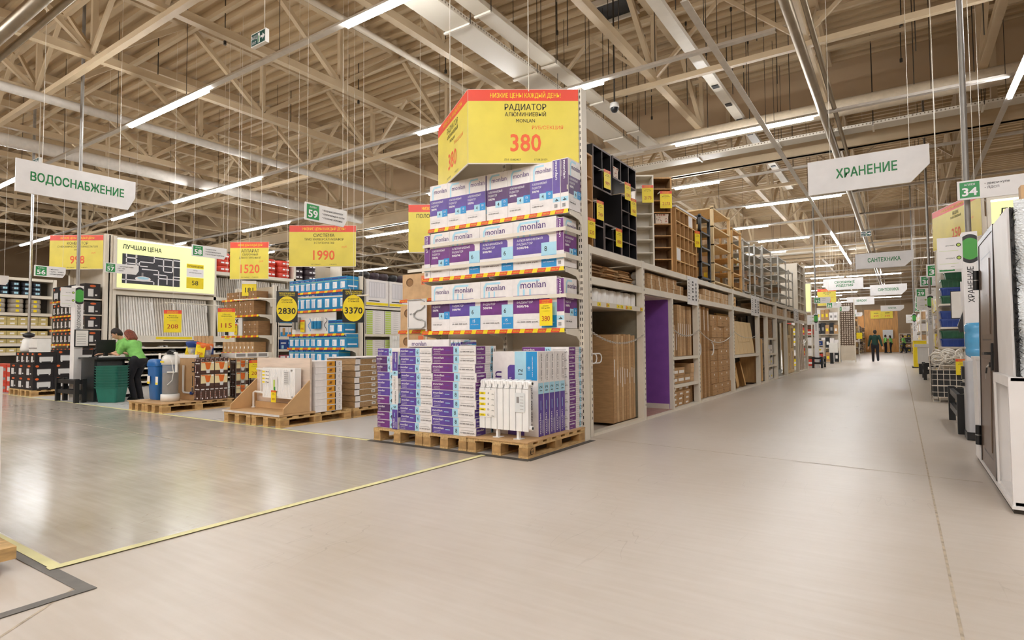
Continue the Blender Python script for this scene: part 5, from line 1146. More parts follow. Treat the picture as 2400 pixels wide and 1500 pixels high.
mb = MB(); loft(mb, [(rrect(.375, .375, .05), .585), (rrect(.375, .375, .05), .63), (rrect(.34, .34, .05), .70), (rrect(.26, .26, .04), .715)], TANKB); mb.build('lid', t)
mb = MB(); mb.box(-.12, -.19, .28, -.03, -.186, .42, LABEL); mb.rect(FR(-.12, -.19, .28), 0, .005, .09, .04, YEL2); mb.build('tag', t)
GLASS = mat('clear_plastic', '#e7e9e8', .08, var=0, alpha=.28); RESIN = mat('brown_resin', '#5b5047', .8, var=.2, scale=60)
t = thing('filter_column', 'clear filter column with white cap and dark filling', 'filter', (-10.46, 5.02, .161))
mb = MB(); mb.lathe([(.0, 0), (.145, 0), (.145, .12), (.13, .125), (.0, .125)], PLASTW, 22); mb.build('base', t)
mb = MB(); mb.lathe([(.125, .126), (.125, .63)], GLASS, 22); mb.build('tube', t); mb = MB(); mb.lathe([(0, .127), (.115, .128), (.115, .48), (0, .485)], RESIN, 20); mb.build('filling', t)
mb = MB(); mb.lathe([(0, .625), (.14, .625), (.14, .72), (.12, .77), (.06, .80), (.0, .80)], PLASTW, 22); mb.rect(FR(-.06, -.142, .66), 0, 0, .12, .03, YEL2); mb.build('cap', t)
mb = MB(); mb.lathe([(0, .80), (.06, .80), (.06, .84), (0, .85)], BLACK, 14); mb.bar((0, 0, .84), (.17, -.02, .82), .05, .04, BLACK); mb.bar((-.02, 0, .84), (.02, .02, .87), .14, .03, BLACK); mb.build('valve', t)
mb = MB(); mb.tube([(.16, -.02, .82), (.25, -.03, .82), (.255, -.03, .78), (.255, -.03, .5)], .02, PLASTW, 8); mb.tube([(.1, -.1, .5), (.24, -.06, .5)], .012, PLASTW, 8); mb.tube([(.12, -.1, .74), (.2, -.08, .68), (.22, -.06, .5), (.18, -.06, .36), (.1, -.1, .28)], .006, PLASTW, 6); mb.build('outlet_pipe', t)
mb = MB(); mb.box(-.18, -.16, .28, -.10, -.156, .42, LABEL); mb.rect(FR(-.18, -.16, .28), 0, .005, .08, .04, YEL2); mb.build('tag', t)
mb = MB(); mb.box(-.1, -.152, .72, -.02, -.149, .82, LABEL); mb.build('tag', t)
t = thing('display_panel_board', 'brown board with white pipe loop behind the filter column', 'display', (-10.7, 5.33, .161)); t.name = 'pipe_display'
mb = MB(); mb.box(-.2, 0, 0, .50, .03, .73, MDF); mb.build('board', t)
mb = MB(); mb.box(-.2, -.01, .73, .50, .04, .79, LABEL); mb.build('header', t)
mb = MB(); mb.tube([(.11, -.03, .6), (.11, -.03, .15), (.14, -.03, .12), (.40, -.03, .12)], .018, PLASTW, 8); mb.cyl((.4, -.05, .12), (.4, -.01, .12), .03, FBD, 10); mb.bar((.42, -.03, .12), (.42, -.03, .22), .02, .02, GALV); mb.build('pipe', t)
mb = MB(); F = FR(.34, 0, .36); mb.rect(F, 0, .28, .1, .3, INK); mb.rect(F, .08, .12, .1, .3, INK); mb.rect(F, 0, .12, .08, .22, INK); mb.rect(F, .015, .14, .065, .2, MDF, 2); mb.rect(F, .02, -.12, .05, .06, INK); mb.build('diagram', t)
# orange jug cartons
JUG = mat('jug_orange', '#e0702a', .35, var=.08); JB = mat('jug_carton', '#4a3128', .4, var=.2, scale=16); JC = mat('jug_cream', '#e8d8a8', .4, var=.05)
def p_jug(mb, F, w, h):
    mb.rect(F, .02 * w, .02 * h, .98 * w, .98 * h, JC); mb.rect(F, 0, 0, w, .3 * h, JB, 2); mb.poly(F, [(.3 * w, .92 * h), (.75 * w, .92 * h), (.68 * w, .5 * h), (.6 * w, .36 * h), (.45 * w, .36 * h), (.38 * w, .5 * h)], JUG, 2)
    mb.poly(F, [(.38 * w, .38 * h), (.68 * w, .38 * h), (.64 * w, .1 * h), (.42 * w, .1 * h)], HBW, 3); mb.disc(F, .85 * w, .92 * h, .08 * w, .07 * h, PWHITE, 3, 10); mb.rect(F, .05 * w, .88 * h, .5 * w, .95 * h, HBO, 2)
def p_jugn(mb, F, w, h):
    mb.rect(F, .1 * w, .1 * h, .2 * w, .7 * h, HBW)
    for i in range(4): mb.disc(F, .15 * w, (.2 + .13 * i) * h, .06 * w, .03 * h, HBO, 2, 8)
    mb.disc(F, .5 * w, .15 * h, .12 * w, .07 * h, PWHITE, 1, 8); mb.rect(F, .15 * w, .8 * h, .85 * w, .88 * h, HBW)
mj = fbox(.2, .24, .222, JB, p_jugn, p_jug); mjn = fbox(.2, .08, .222, JB, p_jugn, p_jugn); mjt = fbox(.2, .08, .07, JB, p_jugn, p_jugn)
for r in range(3):
    for c in range(2 if r else 6):
        me = mj if r else mjn; inst('jug_carton', me, (-10.25, 5.32 + (.245 if r else .082) * c, .161 + .2235 * r), 'jug carton in the corner block by the pipe board, %s row, %s along' % (lev(r, 3), ON[c + 1]), 'box')
for c in range(6): inst('jug_carton', mjt, (-10.25, 5.32 + .082 * c, .161 + .2235 * 3), 'flat jug carton on top of the corner block, %s along' % ON[c + 1], 'box')
for c in range(3): inst('jug_carton', fbox(.2, .2, .7, JB, lambda mb, F, w, h: [mb.rect(F, .1 * w, (.03 + .25 * i) * h, .9 * w, (.23 + .25 * i) * h, (JC, JB, JC, JC)[i]) for i in range(4)], None) if c == 0 else bpy.data.objects['jug_carton.%03d' % (bpy.data.objects and 0)].data if 0 else mj, (-10.46 - .205 * c, 5.36, .161), 'jug carton behind the corner block, %s inward' % ON[c + 1], 'box')
# wire basket with cartons
t = thing('wire_basket', 'tall wire basket of orange jug cartons beside the pallet display', 'basket', (-10.55, 5.98, .15))
mb = MB()
for z in (.02, .17, .32, .47, .62, .72): mb.box(.46, .0, z, .466, .62, z + .006, GALV); mb.box(0, 0, z, .46, .006, z + .006, GALV)
for i in range(8): mb.box(.46, .088 * i, 0, .466, .088 * i + .006, .72, GALV)
for i in range(6): mb.box(.09 * i, 0, 0, .09 * i + .006, .006, .72, GALV)
mb.build('wire_mesh', t); mb = MB(); mb.box(0, 0, 0, .46, .62, .015, GALV); mb.build('tray', t)
mb = MB(); mb.box(0, -.02, .73, .47, .65, .82, LABEL); F = FX(.47, -.02, .73)
for i in range(3): mb.rect(F, .02 + .22 * i, .02, .2 + .22 * i, .075, GREYINK)
mb.build('header_board', t)
for r in range(3):
    for c in range(2): inst('jug_carton', mj, (-10.31 , 6.0 + .29 * c, .168 + .226 * r), 'jug carton inside the wire basket, %s row, %s along' % (lev(r, 3), ON[c + 1]), 'box')
price_card('yellow 208 price card clipped to the wire basket', -10.06, 6.22, .50, .24, .33, '208', ('Фильтр', 'Кувшин'), rz=.7)
price_card('tilted yellow 208 price card over the jug cartons', -10.32, 5.35, .91, .19, .27, '208', ('Фильтр', 'Кувшин'), rz=.4, tilt=.16)
price_card('small tilted yellow price card beside the blue jug', -10.85, 5.45, .95, .17, .2, '155', ('Фильтр', 'Кувшин'), rz=.4, tilt=.25)
def jug(lab, x, y, z, m):
    t = thing('filter_jug', lab, 'jug', (x, y, z)); mb = MB(); mb.lathe([(.06, 0), (.065, .02), (.085, .13)], GLASS, 18); mb.lathe([(.02, .03), (.03, .03), (.03, .1)], PLASTW, 12); mb.build('body', t)
    mb = MB(); mb.lathe([(.075, .12), (.105, .18), (.112, .22), (.1, .235), (0, .24)], m, 18); mb.build('lid', t); mb = MB(); mb.tube([(.1, 0, .2), (.16, 0, .18), (.15, 0, .1), (.09, 0, .07)], .012, GLASS, 8); mb.build('handle', t)
jug('orange filter jug on the jug cartons', -10.36, 5.6, .905, JUG) if 0 else jug('orange filter jug standing on the jug cartons', -10.2, 5.5, .905, JUG); jug('blue filter jug standing behind the water tank', -10.6, 5.46, .8 + .151, FBD)
mb = MB(); mb.box(-11.1, 5.5, .16, -10.5, 5.9, .945, KRAFT); mb.build('carton_stack', label='large brown carton behind the pipe board', cat='box').name = 'large_carton'
for i in range(5):
    mb = MB(); mb.poly(FR(0, 0, 0), [(0, .18), (.09, .18), (.12, .34), (-.03, .34)], MDF); mb.box(0, 0, 0, .09, .03, .18, FBD); mb.box(.01, 0, .18, .08, .03, .33, MDF); o = inst('cartridge_pack', mb.mesh('cp'), (-11.0 + .13 * i, 5.7, .947), 'blue filter cartridge pack standing behind the tanks, %s' % ON[i + 1], 'pack')
# B: panel radiator display
brown_pallet('wooden pallet under the laminate radiator stand, outer one', -8.22, 4.70, .66); brown_pallet('wooden pallet under the laminate radiator stand, inner one', -7.53, 4.70, .66)
brown_pallet('wooden pallet under the brown wrapped radiators', -7.56, 5.95, .69); 
t = thing('display_stand', 'laminate stand with a white panel radiator on two pallets', 'display', (-8.2, 4.7, .15)); LE = mat('light_edge', '#d9d2cc', .5)
mb = MB(); mb.box(-.03, -.02, 0, 1.34, .55, .028, MDF); mb.box(-.03, -.024, 0, 1.34, -.02, .028, LE); mb.build('base_board', t)
mb = MB(); mb.box(.07, .46, .03, 1.33, .49, .77, MDFP); mb.build('rear_board', t)
mb = MB(); mb.box(.07, .40, .03, 1.3, .455, .12, MDF); mb.build('kickboard', t)
for x in (.05, 1.31): mb = MB(); mb.prism((V((x, 0, 0)), Y_.copy(), Z_.copy()), [(.05, .03), (.46, .03), (.46, .46), (.05, .1)], .022, MDF); mb.build('side_bracket', t)
mb = MB(); mb.tube([(.1, .44, .60), (.43, .40, .595)], .016, PLASTW, 8); mb.tube([(.24, .42, .59), (.24, .42, .27)], .012, PLASTW, 8); mb.tube([(.11, .38, .03), (.11, .38, .25), (.14, .39, .265), (.44, .40, .245)], .016, PLASTW, 8); mb.cyl((.11, .38, .028), (.11, .38, .04), .03, PLASTW, 12); mb.build('pipe', t)
t2 = thing('panel_radiator', 'white panel radiator mounted on the laminate stand', 'radiator', (-7.77, 5.02, .35))
mb = MB(); mb.box(0, 0, 0, .76, .10, .43, ENAMEL); F = FR(0, 0, 0)
for i in range(22): mb.box(.02 + .033 * i, -.006, .02, .036 + .033 * i, 0, .41, ENAMEL)
mb.build('panel', t2); mb = MB(); F = FR(0, -.008, 0); mb.rect(F, .0, .2, .17, .4, LABEL)
for i in range(4): mb.rect(F, .005, .36 - .05 * i, .065, .385 - .05 * i, YEL2, 2); mb.rect(F, .09, .365 - .05 * i, .11, .38 - .05 * i, INK, 2); mb.rect(F, .13, .365 - .05 * i, .16, .375 - .05 * i, INK, 2)
mb.build('price_sheet', t2); mb = MB(); F = FR(.52, -.008, .2); mb.rect(F, 0, 0, .12, .19, HBW)
for i in range(6): mb.rect(F, .01, .02 + .028 * i, .1, .03 + .028 * i, GREYINK, 2)
mb.build('instruction_sheet', t2)
mb = MB(); mb.box(.27, -.02, .1, .38, -.01, .3, WB); mb.rect(FR(.27, -.02, .1), .02, .02, .06, .16, LITY if 0 else FBY); mb.rect(FR(.27, -.02, .1), .04, .01, .07, .06, GREEN, 2); mb.box(.25, -.026, -.06, .36, -.022, .11, YEL2); tag_face(mb, FR(.25, -.027, -.06), .11, .17, '2830'); mb.build('leaflet', t2)
for x, z in ((.69, .4), (.71, .03)): mb = MB(); mb.cyl((x, -.012, z), (x, 0, z), .014, GALV, 10); mb.build('valve_plug', t2)
# white and orange cartons, brown wrapped packs
OCH = mat('ochre_print', '#d9982b', .4, var=.06)
def p_white(mb, F, w, h): mb.rect(F, .42 * w, .06 * h, .72 * w, .94 * h, OCH); mb.rect(F, .72 * w, .06 * h, .76 * w, .94 * h, INK); mb.poly(F, [(.5 * w, .3 * h), (.6 * w, .35 * h), (.62 * w, .75 * h), (.52 * w, .7 * h)], mat('print_brown', '#7b4f22', .5, var=0), 2); mb.disc(F, .9 * w, .5 * h, .03 * w, .22 * h, GREYINK, 1, 12); mb.disc(F, .9 * w, .5 * h, .02 * w, .15 * h, CARTON, 2, 12)
mw = fbox(.9, .47, .088, CARTON, None, p_white); WRAP = mat('brown_wrap', '#a5855f', .25, var=.14, scale=9, stretch=(1, 3, 14))
def p_wrap(mb, F, w, h): mb.rect(F, 0, 0, .12 * w, h, CARTON); mb.rect(F, 0, .9 * h, w, h, LABEL); mb.rect(F, .42 * w, .3 * h, .52 * w, .75 * h, LABEL, 2); mb.rect(F, .44 * w, .4 * h, .5 * w, .6 * h, GREYINK, 3)
mw2 = fbox(.66, .8, .09, WRAP, None, p_wrap)
for i in range(8):
    inst('radiator_carton', mw, (-7.77, 5.245 + random.uniform(0, .01), .151 + .0905 * i), 'white and ochre carton beside the laminate stand, %s' % lev(i, 8), 'box')
    inst('wrapped_radiator', mw2, (-7.55, 5.99 + random.uniform(-.02, .01), .148 + .0935 * i), 'brown plastic-wrapped radiator pack on the rear pallet, %s' % lev(i, 8), 'box')
mb = MB(); mb.box(-7.57, 5.97, .9, -6.86, 6.81, .915, CARTON); mb.build('white_sheet', label='white sheet lying over the brown wrapped packs', cat='sheet')
# brown boxes with hand holes beside the corner unit
t = thing('side_shelf', 'narrow shelf bay with brown boxes beside the corner unit', 'shelving', (-5.6, 6.2, 0))
for z, a in ((1.30, -6.0), (1.74, -5.97)):
    mb = MB(); mb.box(a, 6.0, z - .03, -5.21, 6.5, z, W_); P(mb, 'shelf', t); mb = MB(); hazard(mb, FR(a, 5.998, z - .042), .79, .044, 3); P(mb, 'price_strip', t, label='red and yellow strip')
mb = MB(); mb.box(-6.0, 6.52, .05, -5.21, 6.55, 2.3, W2); P(mb, 'back_panel', t)
for x in (-6.0, -5.27): mb = MB(); mb.box(x, 6.5, 0, x + .06, 6.56, 2.3, W_); P(mb, 'upright', t)
def hole(mb, F, w, h): mb.disc(F, .2 * w, .68 * h, .07, .06, FOLD, 1, 18); mb.disc(F, .21 * w, .66 * h, .055, .048, KRAFT2, 2, 18); mb.rect(F, .52 * w, .55 * h, .66 * w, .9 * h, mat('orange_label', '#e2764a', .5, var=0)); mb.rect(F, .54 * w, .6 * h, .6 * w, .75 * h, INK, 2)
mbr = fbox(.7, .4, .36, KRAFT3, hole)
for i, (x, z) in enumerate(((-5.93, 1.742), (-5.97, 1.303), (-5.99, .90))): inst('cardboard_box', mbr, (x, 6.02, z), 'pale brown box with round hand hole beside corner unit, %s' % ('top', 'middle', 'low')[i], 'box')
t = thing('pipe_sample', 'white board with a bent heating pipe beside the lowest corner shelf', 'display', (-5.72, 5.9, 1.31)); mb = MB(); mb.box(0, 0, 0, .36, .01, .42, WB); F = FR(0, 0, 0); mb.rect(F, .02, .03, .025, .4, INK); mb.text(F, '60 см', .05, .2, INK, h=.03, al='l'); mb.build('board', t)
mb = MB(); mb.tube([(.02, -.015, .41), (.27, -.015, .41), (.33, -.015, .38), (.33, -.015, .31), (.27, -.015, .27), (.2, -.015, .26), (.14, -.015, .22), (.14, -.015, .17), (.2, -.015, .14), (.28, -.015, .13), (.34, -.015, .1), (.34, -.015, .04), (.28, -.015, .01), (.02, -.015, .01)], .008, GALV, 8); mb.build('bent_pipe', t)
mb = MB(); mb.box(.0, 0, -.92, .02, .02, 0, W_); mb.box(.34, 0, -.92, .36, .02, 0, W_); mb.box(0, -.1, -1.31, .36, .1, -.9, W2); mb.build('stand', t)
# big heaters on a pallet at far left
brown_pallet('wooden pallet under the black heater cartons, front one', -17.45, 4.74, .7); brown_pallet('wooden pallet under the black heater cartons, aisle side one', -16.72, 4.74, .7)
mhS = fbox(.485, .385, .285, HB, p_heatn, p_heat); mhT = fbox(.3, .385, .26, HB, p_heatn, p_heat); mhU = fbox(.48, .385, .31, HB, p_heatn, p_heat)
for r in range(2):
    for c in range(3):
        for q in range(3):
            if q and c < 2: continue
            inst('heater_carton', mhS, (-17.47 + .49 * c, 4.76 + .39 * q, .148 + .288 * r), 'black heater carton on the front pallets, %s row, %s across, %s deep' % (('lower', 'upper')[r], ON[c + 1], ON[q + 1]), 'box')
for c in range(4): inst('heater_carton', mhT, (-17.25 + .31 * c, 4.8, .726), 'narrow black heater carton in the third layer at the front, %s' % ON[c + 1], 'box')
for q in range(2): inst('heater_carton', mhU, (-16.5, 5.19 + .39 * q, .726), 'large black heater carton in the third layer by the post, %s deep' % ON[q + 1], 'box')
mb = MB(); mb.box(0, 0, 0, .5, .25, .3, PLASTW); mb.box(.02, -.01, .08, .48, 0, .1, GREYINK); mb.build('heater_unit', loc=(-16.52, 4.83, .99), label='white heater body standing on the black heater cartons', cat='heater')
mb = MB(); mb.lathe([(0, 0), (.13, 0), (.15, .06), (.1, .3), (.06, .33), (.05, .4), (0, .41)], PLASTW, 14); mb.lathe([(.03, .33), (.11, .36), (.12, .42), (.0, .47)], BLACK, 12, c=(.03, 0, 0)); mb.build('white_fan', loc=(-17.1, 4.98, .99), label='white bottle-shaped unit at the far end of the heater pallet', cat='heater')
mb = MB(); mb.box(-17.47, 5.2, .148, -16.55, 5.6, .995, REDP); mb.build('red_carton', label='red carton at the far end of the heater pallet', cat='box')
for r in range(3):
    for c in range(4): inst('red_box', fbox(.55, .4, .22, REDP, lambda mb, F, w, h: (mb.rect(F, .1 * w, .2 * h, .5 * w, .7 * h, HBW), mb.rect(F, .6 * w, .3 * h, .9 * w, .6 * h, GREYINK))) if (r, c) == (0, 0) else bpy.data.objects['red_box'].data, (-19.95 + .58 * c, 4.9, .01 + .225 * r), 'red and white box at far left floor, %s row, %s' % (lev(r, 3), ON[c + 1]), 'box')
# ---------------------------------------------------------------- hanging signs and info posts
def hang_sign(lab, F, W, H, lines, cut='r', th=.65, wires=True, c=.16, tw=.66):
    """White hanging arrow sign with one lower corner cut off; F is its lower left corner frame."""
    o, u, v = F; t = thing('hanging_sign', lab, 'sign', o + u * W / 2)
    mb = MB(); q = H * .45; qx = c
    pts = [(0, 0), (W - qx, 0), (W, q), (W, H), (0, H)] if cut == 'r' else [(qx, 0), (W, 0), (W, H), (0, H), (0, q)]
    mb.prism(F, pts, -.03, WB); n = len(lines)
    for i, l in enumerate(lines):
        h = H * (.27 if n == 1 else .2); y = H * (.40 if n == 1 else (.58 - .3 * i)); mb.text(F, l, W * (.5 if cut == 'r' else .54), y, GREENTX, h=h, w=W * (tw if n == 1 else (.5, .42)[i]), bold=.025)
    loc_(mb.build('board', t), t)
    for k in (.2, .85):
        mb = MB(); p = o + u * W * k + v * H - u.cross(v) * .015; mb.cyl(p, (p.x, p.y, 8.54), .004, W_, 5); loc_(mb.build('suspension_wire', t), t)
hang_sign('white hanging sign with green lettering over the left counter', FX(-12.7, 3.46, 3.82), 1.90, .585, ['ВОДОСНАБЖЕНИЕ'], c=.13, tw=.78)
hang_sign('large white hanging sign for storage over the aisle', FR(-1.18, 10.5, 3.49), 1.62, .545, ['ХРАНЕНИЕ'], c=.24, tw=.5)
hang_sign('white hanging plumbing sign, nearer one over the aisle', FR(-1.13, 21.6, 3.43), 1.55, .48, ['САНТЕХНИКА'], c=.24, tw=.56)
hang_sign('white hanging sign with two green lines and cut lower corner', FR(-3.06, 32, 3.6), 1.68, .55, ['СКОБЯНЫЕ', 'ИЗДЕЛИЯ'], 'l', c=.2)
hang_sign('white hanging plumbing sign, farther one over the aisle', FR(-1.25, 36, 3.52), 1.62, .56, ['САНТЕХНИКА'], c=.25, tw=.56)
hang_sign('pale hanging sign for paints far over the aisle', FR(-2.6, 40, 3.28), 1.4, .47, ['КРАСКИ'], 'l', c=.18, tw=.35)
hang_sign('pale hanging sign for tiles farthest over the aisle', FR(-1.08, 48, 3.2), 1.36, .4, ['ПЛИТКА'], c=.22, tw=.34)
def aisle_sign(lab, F, W, H, num, lines, cutr=True):
    o, u, v = F; t = thing('aisle_sign', lab, 'sign', o); mb = MB(); q = H * .4
    mb.prism(F, [(0, 0), (W - q * .6, 0), (W, q), (W, H), (0, H)], -.02, WB); s = H * .82
    mb.rect(F, H * .1, H * .09, H * .1 + s, H * .09 + s, GREEN); mb.text(F, 'АЛЛЕЯ', H * .1 + s / 2, H * .72, PWHITE, h=H * .1, w=s * .55, k=3); mb.text(F, num, H * .1 + s / 2, H * .2, PWHITE, h=H * .42, w=s * .74, k=3, bold=.03)
    for i, l in enumerate(lines): g = glyphs(l, 0.006); h = H * .12; mb.text(F, l, H * 1.12, H * (.68 - .22 * i), INK, h=h, w=min((g[3] - g[2]) * h / .73, W - H * 1.3), al='l', bold=.006)
    loc_(mb.build('board', t), t)
    for k in (.05, .9): mb = MB(); p = o + u * W * k + v * H - u.cross(v) * .01; mb.cyl(p, (p.x, p.y, 8.54), .003, W_, 4); loc_(mb.build('suspension_wire', t), t)
aisle_sign('white aisle sign numbered 59 hanging before the blue end bay', FX(-7.6, 5.6, 3.05), .81, .28, '59', ('• водонагреватели', '• отопительные котлы', '• газовые колонки'))
aisle_sign('white aisle sign numbered 58 hanging at the lit sign corner', FX(-14.0, 7.16, 3.26), .86, .28, '58', ('• радиаторы', '• комплектующие', '• полотенцесушители'))
aisle_sign('white aisle sign numbered 57 hanging before the lit sign', FX(-16.6, 6.34, 2.98), .78, .25, '57', ('• фильтрация воды', '• сифоны', '• трубы'))
aisle_sign('white aisle sign numbered 56 hanging by the info post', FX(-16.9, 5.0, 2.78), .62, .26, '56', ('• насосы', '• трубы, фитинги', '• запорная арматура'))
aisle_sign('white aisle sign numbered 55 at the far left edge', FX(-19, 4.2, 2.7), .9, .24, '55', ('• душевые', '• смесители'))
aisle_sign('large white aisle sign numbered 34 by the near pole', FR(.638, 8.95, 2.83), 1.2, .235, '34', ('• двери-купе', '• ЛДСП'))
aisle_sign('white aisle sign numbered 32 over the plastic crates', FR(.60, 13.0, 2.33), .75, .27, '32', ('• полки', '• ящики'))
aisle_sign('white aisle sign numbered 31 past the plastic crates', FR(.58, 17.5, 2.67), .85, .31, '31', ('• хранение', '• вешалки', '• плечики'))
aisle_sign('white aisle sign numbered 30 behind sign 31', FR(.55, 21.5, 2.76), .8, .32, '30', ('• ванны', '• душевые'))
for i in range(4): aisle_sign('far white aisle sign hanging in a row, %s beyond sign 30' % ON[i + 1], FR(.5 + .04 * i, 25 + 3.2 * i, 2.66 - .04 * i), .8, .3, str(29 - i), ('• плитка', '• клей'))
for i in range(5): aisle_sign('far white aisle sign across the aisle, %s beyond the rack' % ON[i + 1], FR(-3.0 + .1 * i, 27.5 + 4 * i, 2.72 + .0 * i), .62, .26, str(35 + i), ('• замки', '• ручки'))
BRING = mat('ring_green', '#3f9a38', .4, var=.02)
def info_post(lab, x, y, text, side, pole=True, w=.15, h=2.44):
    """Slim white info post with a green dot, the department's name up its face, a side board and a pole up to the roof."""
    t = thing('info_post', lab, 'info post', (x, y, 0)); mb = MB()
    if side == 'x': mb.box(-.2, 0, 0, 0, w, h, WB); F = FX(0, 0, 0)
    else: mb.box(0, 0, 0, w, .22, h, WB); F = FR(0, 0, 0)
    mb.rect(F, .004, h - .36, w - .004, h - .06, BLACK); mb.poly(F, [(.004, h - .11), (w - .004, h - .11), (w - .004, h - .31), (.004, h - .31)], BRING, 2)
    for s in (0, 1): yy = h - .11 if s else h - .31; mb.poly(F, [(.004 + (w - .008) * k / 12, yy + (.035 if s else -.035) * math.sin(PI * k / 12)) for k in range(13)][::(-1 if s else 1)], BRING, 2)
    for s in (0, 1): yy = h - .06 if s else h - .36; mb.poly(F, [(.004 + (w - .008) * k / 12, yy + (.03 if s else -.03) * math.sin(PI * k / 12)) for k in range(13)][::(-1 if s else 1)], BLACK)
    mb.text(F, text, w * .68, 1.47 if side == 'x' else 1.57, INK, h=w * .42, w=(.5 if side == 'x' else .44), al='l', rot=PI / 2, bold=.01); mb.build('column', t)
    mb = MB(); F2 = (F[0] - F[1] * .25, F[1], F[2]); bw, bh = .245, .40
    mb.prism((F2[0] + Z_ * (h - .45), F2[1], F2[2]), [(0, .02), (.02, 0), (bw, 0), (bw, bh), (0, bh)], -.012, WB); F3 = (F2[0] + Z_ * (h - .45), F2[1], F2[2])
    for i, s in enumerate(('ДОСТАВКА', 'КРЕДИТ')): yy = .29 - .16 * i; mb.disc(F3, .215, yy + .01, .025, .024, INK); mb.disc(F3, .215, yy + .01, .017, .016, FBY, 2); mb.text(F3, s, .175, yy, INK, h=.014, w=.09, al='r'); mb.rect(F3, .02, yy - .06, .21, yy - .057, FBY)
    mb.text(F3, 'www.', .17, .03, INK, h=.012, al='r'); mb.build('side_board', t)
    if pole: mb = MB(); c = (-.1, w / 2) if side == 'x' else (w / 2, .11); mb.cyl((c[0], c[1], h), (c[0], c[1], 8.54), .032, POLE, 12); mb.build('pole', t)
    return t
info_post('white info post with green dot beside the left counter', -14.15, 4.88, 'ВОДОСНАБЖЕНИЕ', 'x', h=2.37); info_post('white info post with green dot past the brown door', .668, 9.0, 'ХРАНЕНИЕ', 'y')
info_post('white info post with green dot behind the rope cage', .685, 20.8, 'САНТЕХНИКА', 'y', h=2.46); info_post('white info post far down the aisle past the yellow counter', .5, 33, 'КРАСКИ', 'y', h=2.4); info_post('white info post at the far end of the long rack', -3.05, 27.8, 'СКОБЯНЫЕ', 'y', h=2.3)
mb = MB(); mb.cyl((-19.6, 5.72, 0), (-19.6, 5.72, 8.54), .035, GALV, 10); mb.build('thin_pole', label='thin pale pole rising behind the red boxes at far left', cat='pole')
def guard(lab, x0, y0, x1, y1, h=.47):
    """Black steel crash guard of posts and rails round a post's foot."""
    t = thing('crash_guard', lab, 'guard', (x0, y0, 0)); W, D = x1 - x0, y1 - y0; s = .075
    for a, b in ((0, 0), (W - s, 0), (0, D - s), (W - s, D - s)): mb = MB(); mb.box(a, b, 0, a + s, b + s, h, BLACK); mb.build('post', t)
    for z in (.17, .37):
        for b in (0, D - s): mb = MB(); mb.box(s, b + .015, z, W - s, b + s - .015, z + .075, BLACK); mb.build('rail', t)
        for a in (0, W - s): mb = MB(); mb.box(a + .015, s, z, a + s - .015, D - s, z + .075, BLACK); mb.build('rail', t)
guard('black crash guard around the left info post', -14.42, 4.66, -13.42, 4.86); guard('black crash guard around the post past the brown door', .535, 8.62, 1.15, 10.2)
guard('black crash guard around the post behind the rope cage', .52, 20.1, 1.0, 21.4); guard('black crash guard at the far end post', -3.1, 27.2, -2.7, 28.4)

# ---------------------------------------------------------------- counter, baskets, table
CT = mat('counter_dark', '#262b2d', .3, var=.05)
t = thing('service_counter', 'dark standing service counter with a screen at left', 'counter', (-14.05, 4.98, 0))
mb = MB(); mb.box(0, 0, 0, .62, .55, .85, CT); mb.build('body', t); mb = MB(); mb.box(-.12, -.02, .85, .8, .62, .885, CT); mb.build('counter_top', t)
mb = MB(); mb.box(.625, .05, .02, .63, .5, .8, mat('counter_panel', '#4a4f50', .3, var=.05)); mb.build('side_panel_inset', t)
t = thing('computer_screen', 'black computer screen on the service counter', 'monitor', (-13.92, 5.18, .886)); mb = MB(); mb.box(0, 0, .08, .03, .36, .36, BLACK); mb.build('screen', t); mb = MB(); mb.box(-.02, .15, 0, .05, .21, .1, BLACK); mb.box(-.06, .08, 0, .1, .28, .012, BLACK); mb.build('stand', t)
mb = MB(); mb.box(0, 0, 0, .16, .42, .02, PLASTW); 
for i in range(4): mb.box(.015 + .036 * i, .01, .02, .045 + .036 * i, .41, .026, HBW)
mb.build('keyboard', loc=(-13.55, 5.1, .886), label='white keyboard on the service counter', cat='keyboard')
mb = MB(); mb.tube([(0, 0, 0), (.02, 0, .12), (.06, 0, .17), (.14, 0, .16)], .02, BLACK, 8); mb.box(-.05, -.05, 0, .05, .05, .01, BLACK); mb.build('barcode_scanner', loc=(-13.72, 5.06, .886), label='black barcode scanner on the service counter', cat='scanner')
t = thing('leaflet_holder', 'white sheet in a dark holder on the info post', 'holder', (-14.10, 4.86, 1.1)); mb = MB(); mb.box(0, 0, 0, .02, .26, .36, BLACK); mb.box(.021, .02, .02, .023, .24, .34, LABEL); 
for i in range(5): mb.rect(FX(.023, .04, .06), 0, .05 * i, .16, .05 * i + .008, GREYINK)
mb.build('panel_sheet', t)
def basket(lab, x, y, z, full=False):
    t = thing('shopping_basket', lab, 'basket', (x, y, z), .5); t.scale = (.84, .84, 1); mb = MB()
    h = .30; n = 4
    S = [(rrect(.46, .30, .04), 0), (rrect(.56, .38, .05), h)]
    loft(mb, S, DKGREEN, False)
    mb.f = [f for f in mb.f if len(f) == 4 or f == mb.f[-2]]; mb.mi = mb.mi[:len(mb.f)]; mb.sm = mb.sm[:len(mb.f)]
    if full:
        for i in range(9):
            for k in range(4): mb.box(-.21 + .05 * i, -.19 - .012 * (k > 1), .05 + .05 * k, -.185 + .05 * i, -.17, .085 + .05 * k, BLACK) if 0 else None
    mb.build('shell', t); mb = MB(); loft(mb, [(rrect(.58, .40, .05), h - .02), (rrect(.60, .42, .05), h), (rrect(.55, .37, .05), h)], DKGREEN, False); mb.build('rim', t)
    return t
for i in range(9): basket('dark green shopping basket in the stack by the counter, %s' % lev(i, 9), -13.05, 5.15, .004 + .052 * i + (.0), i == 0)
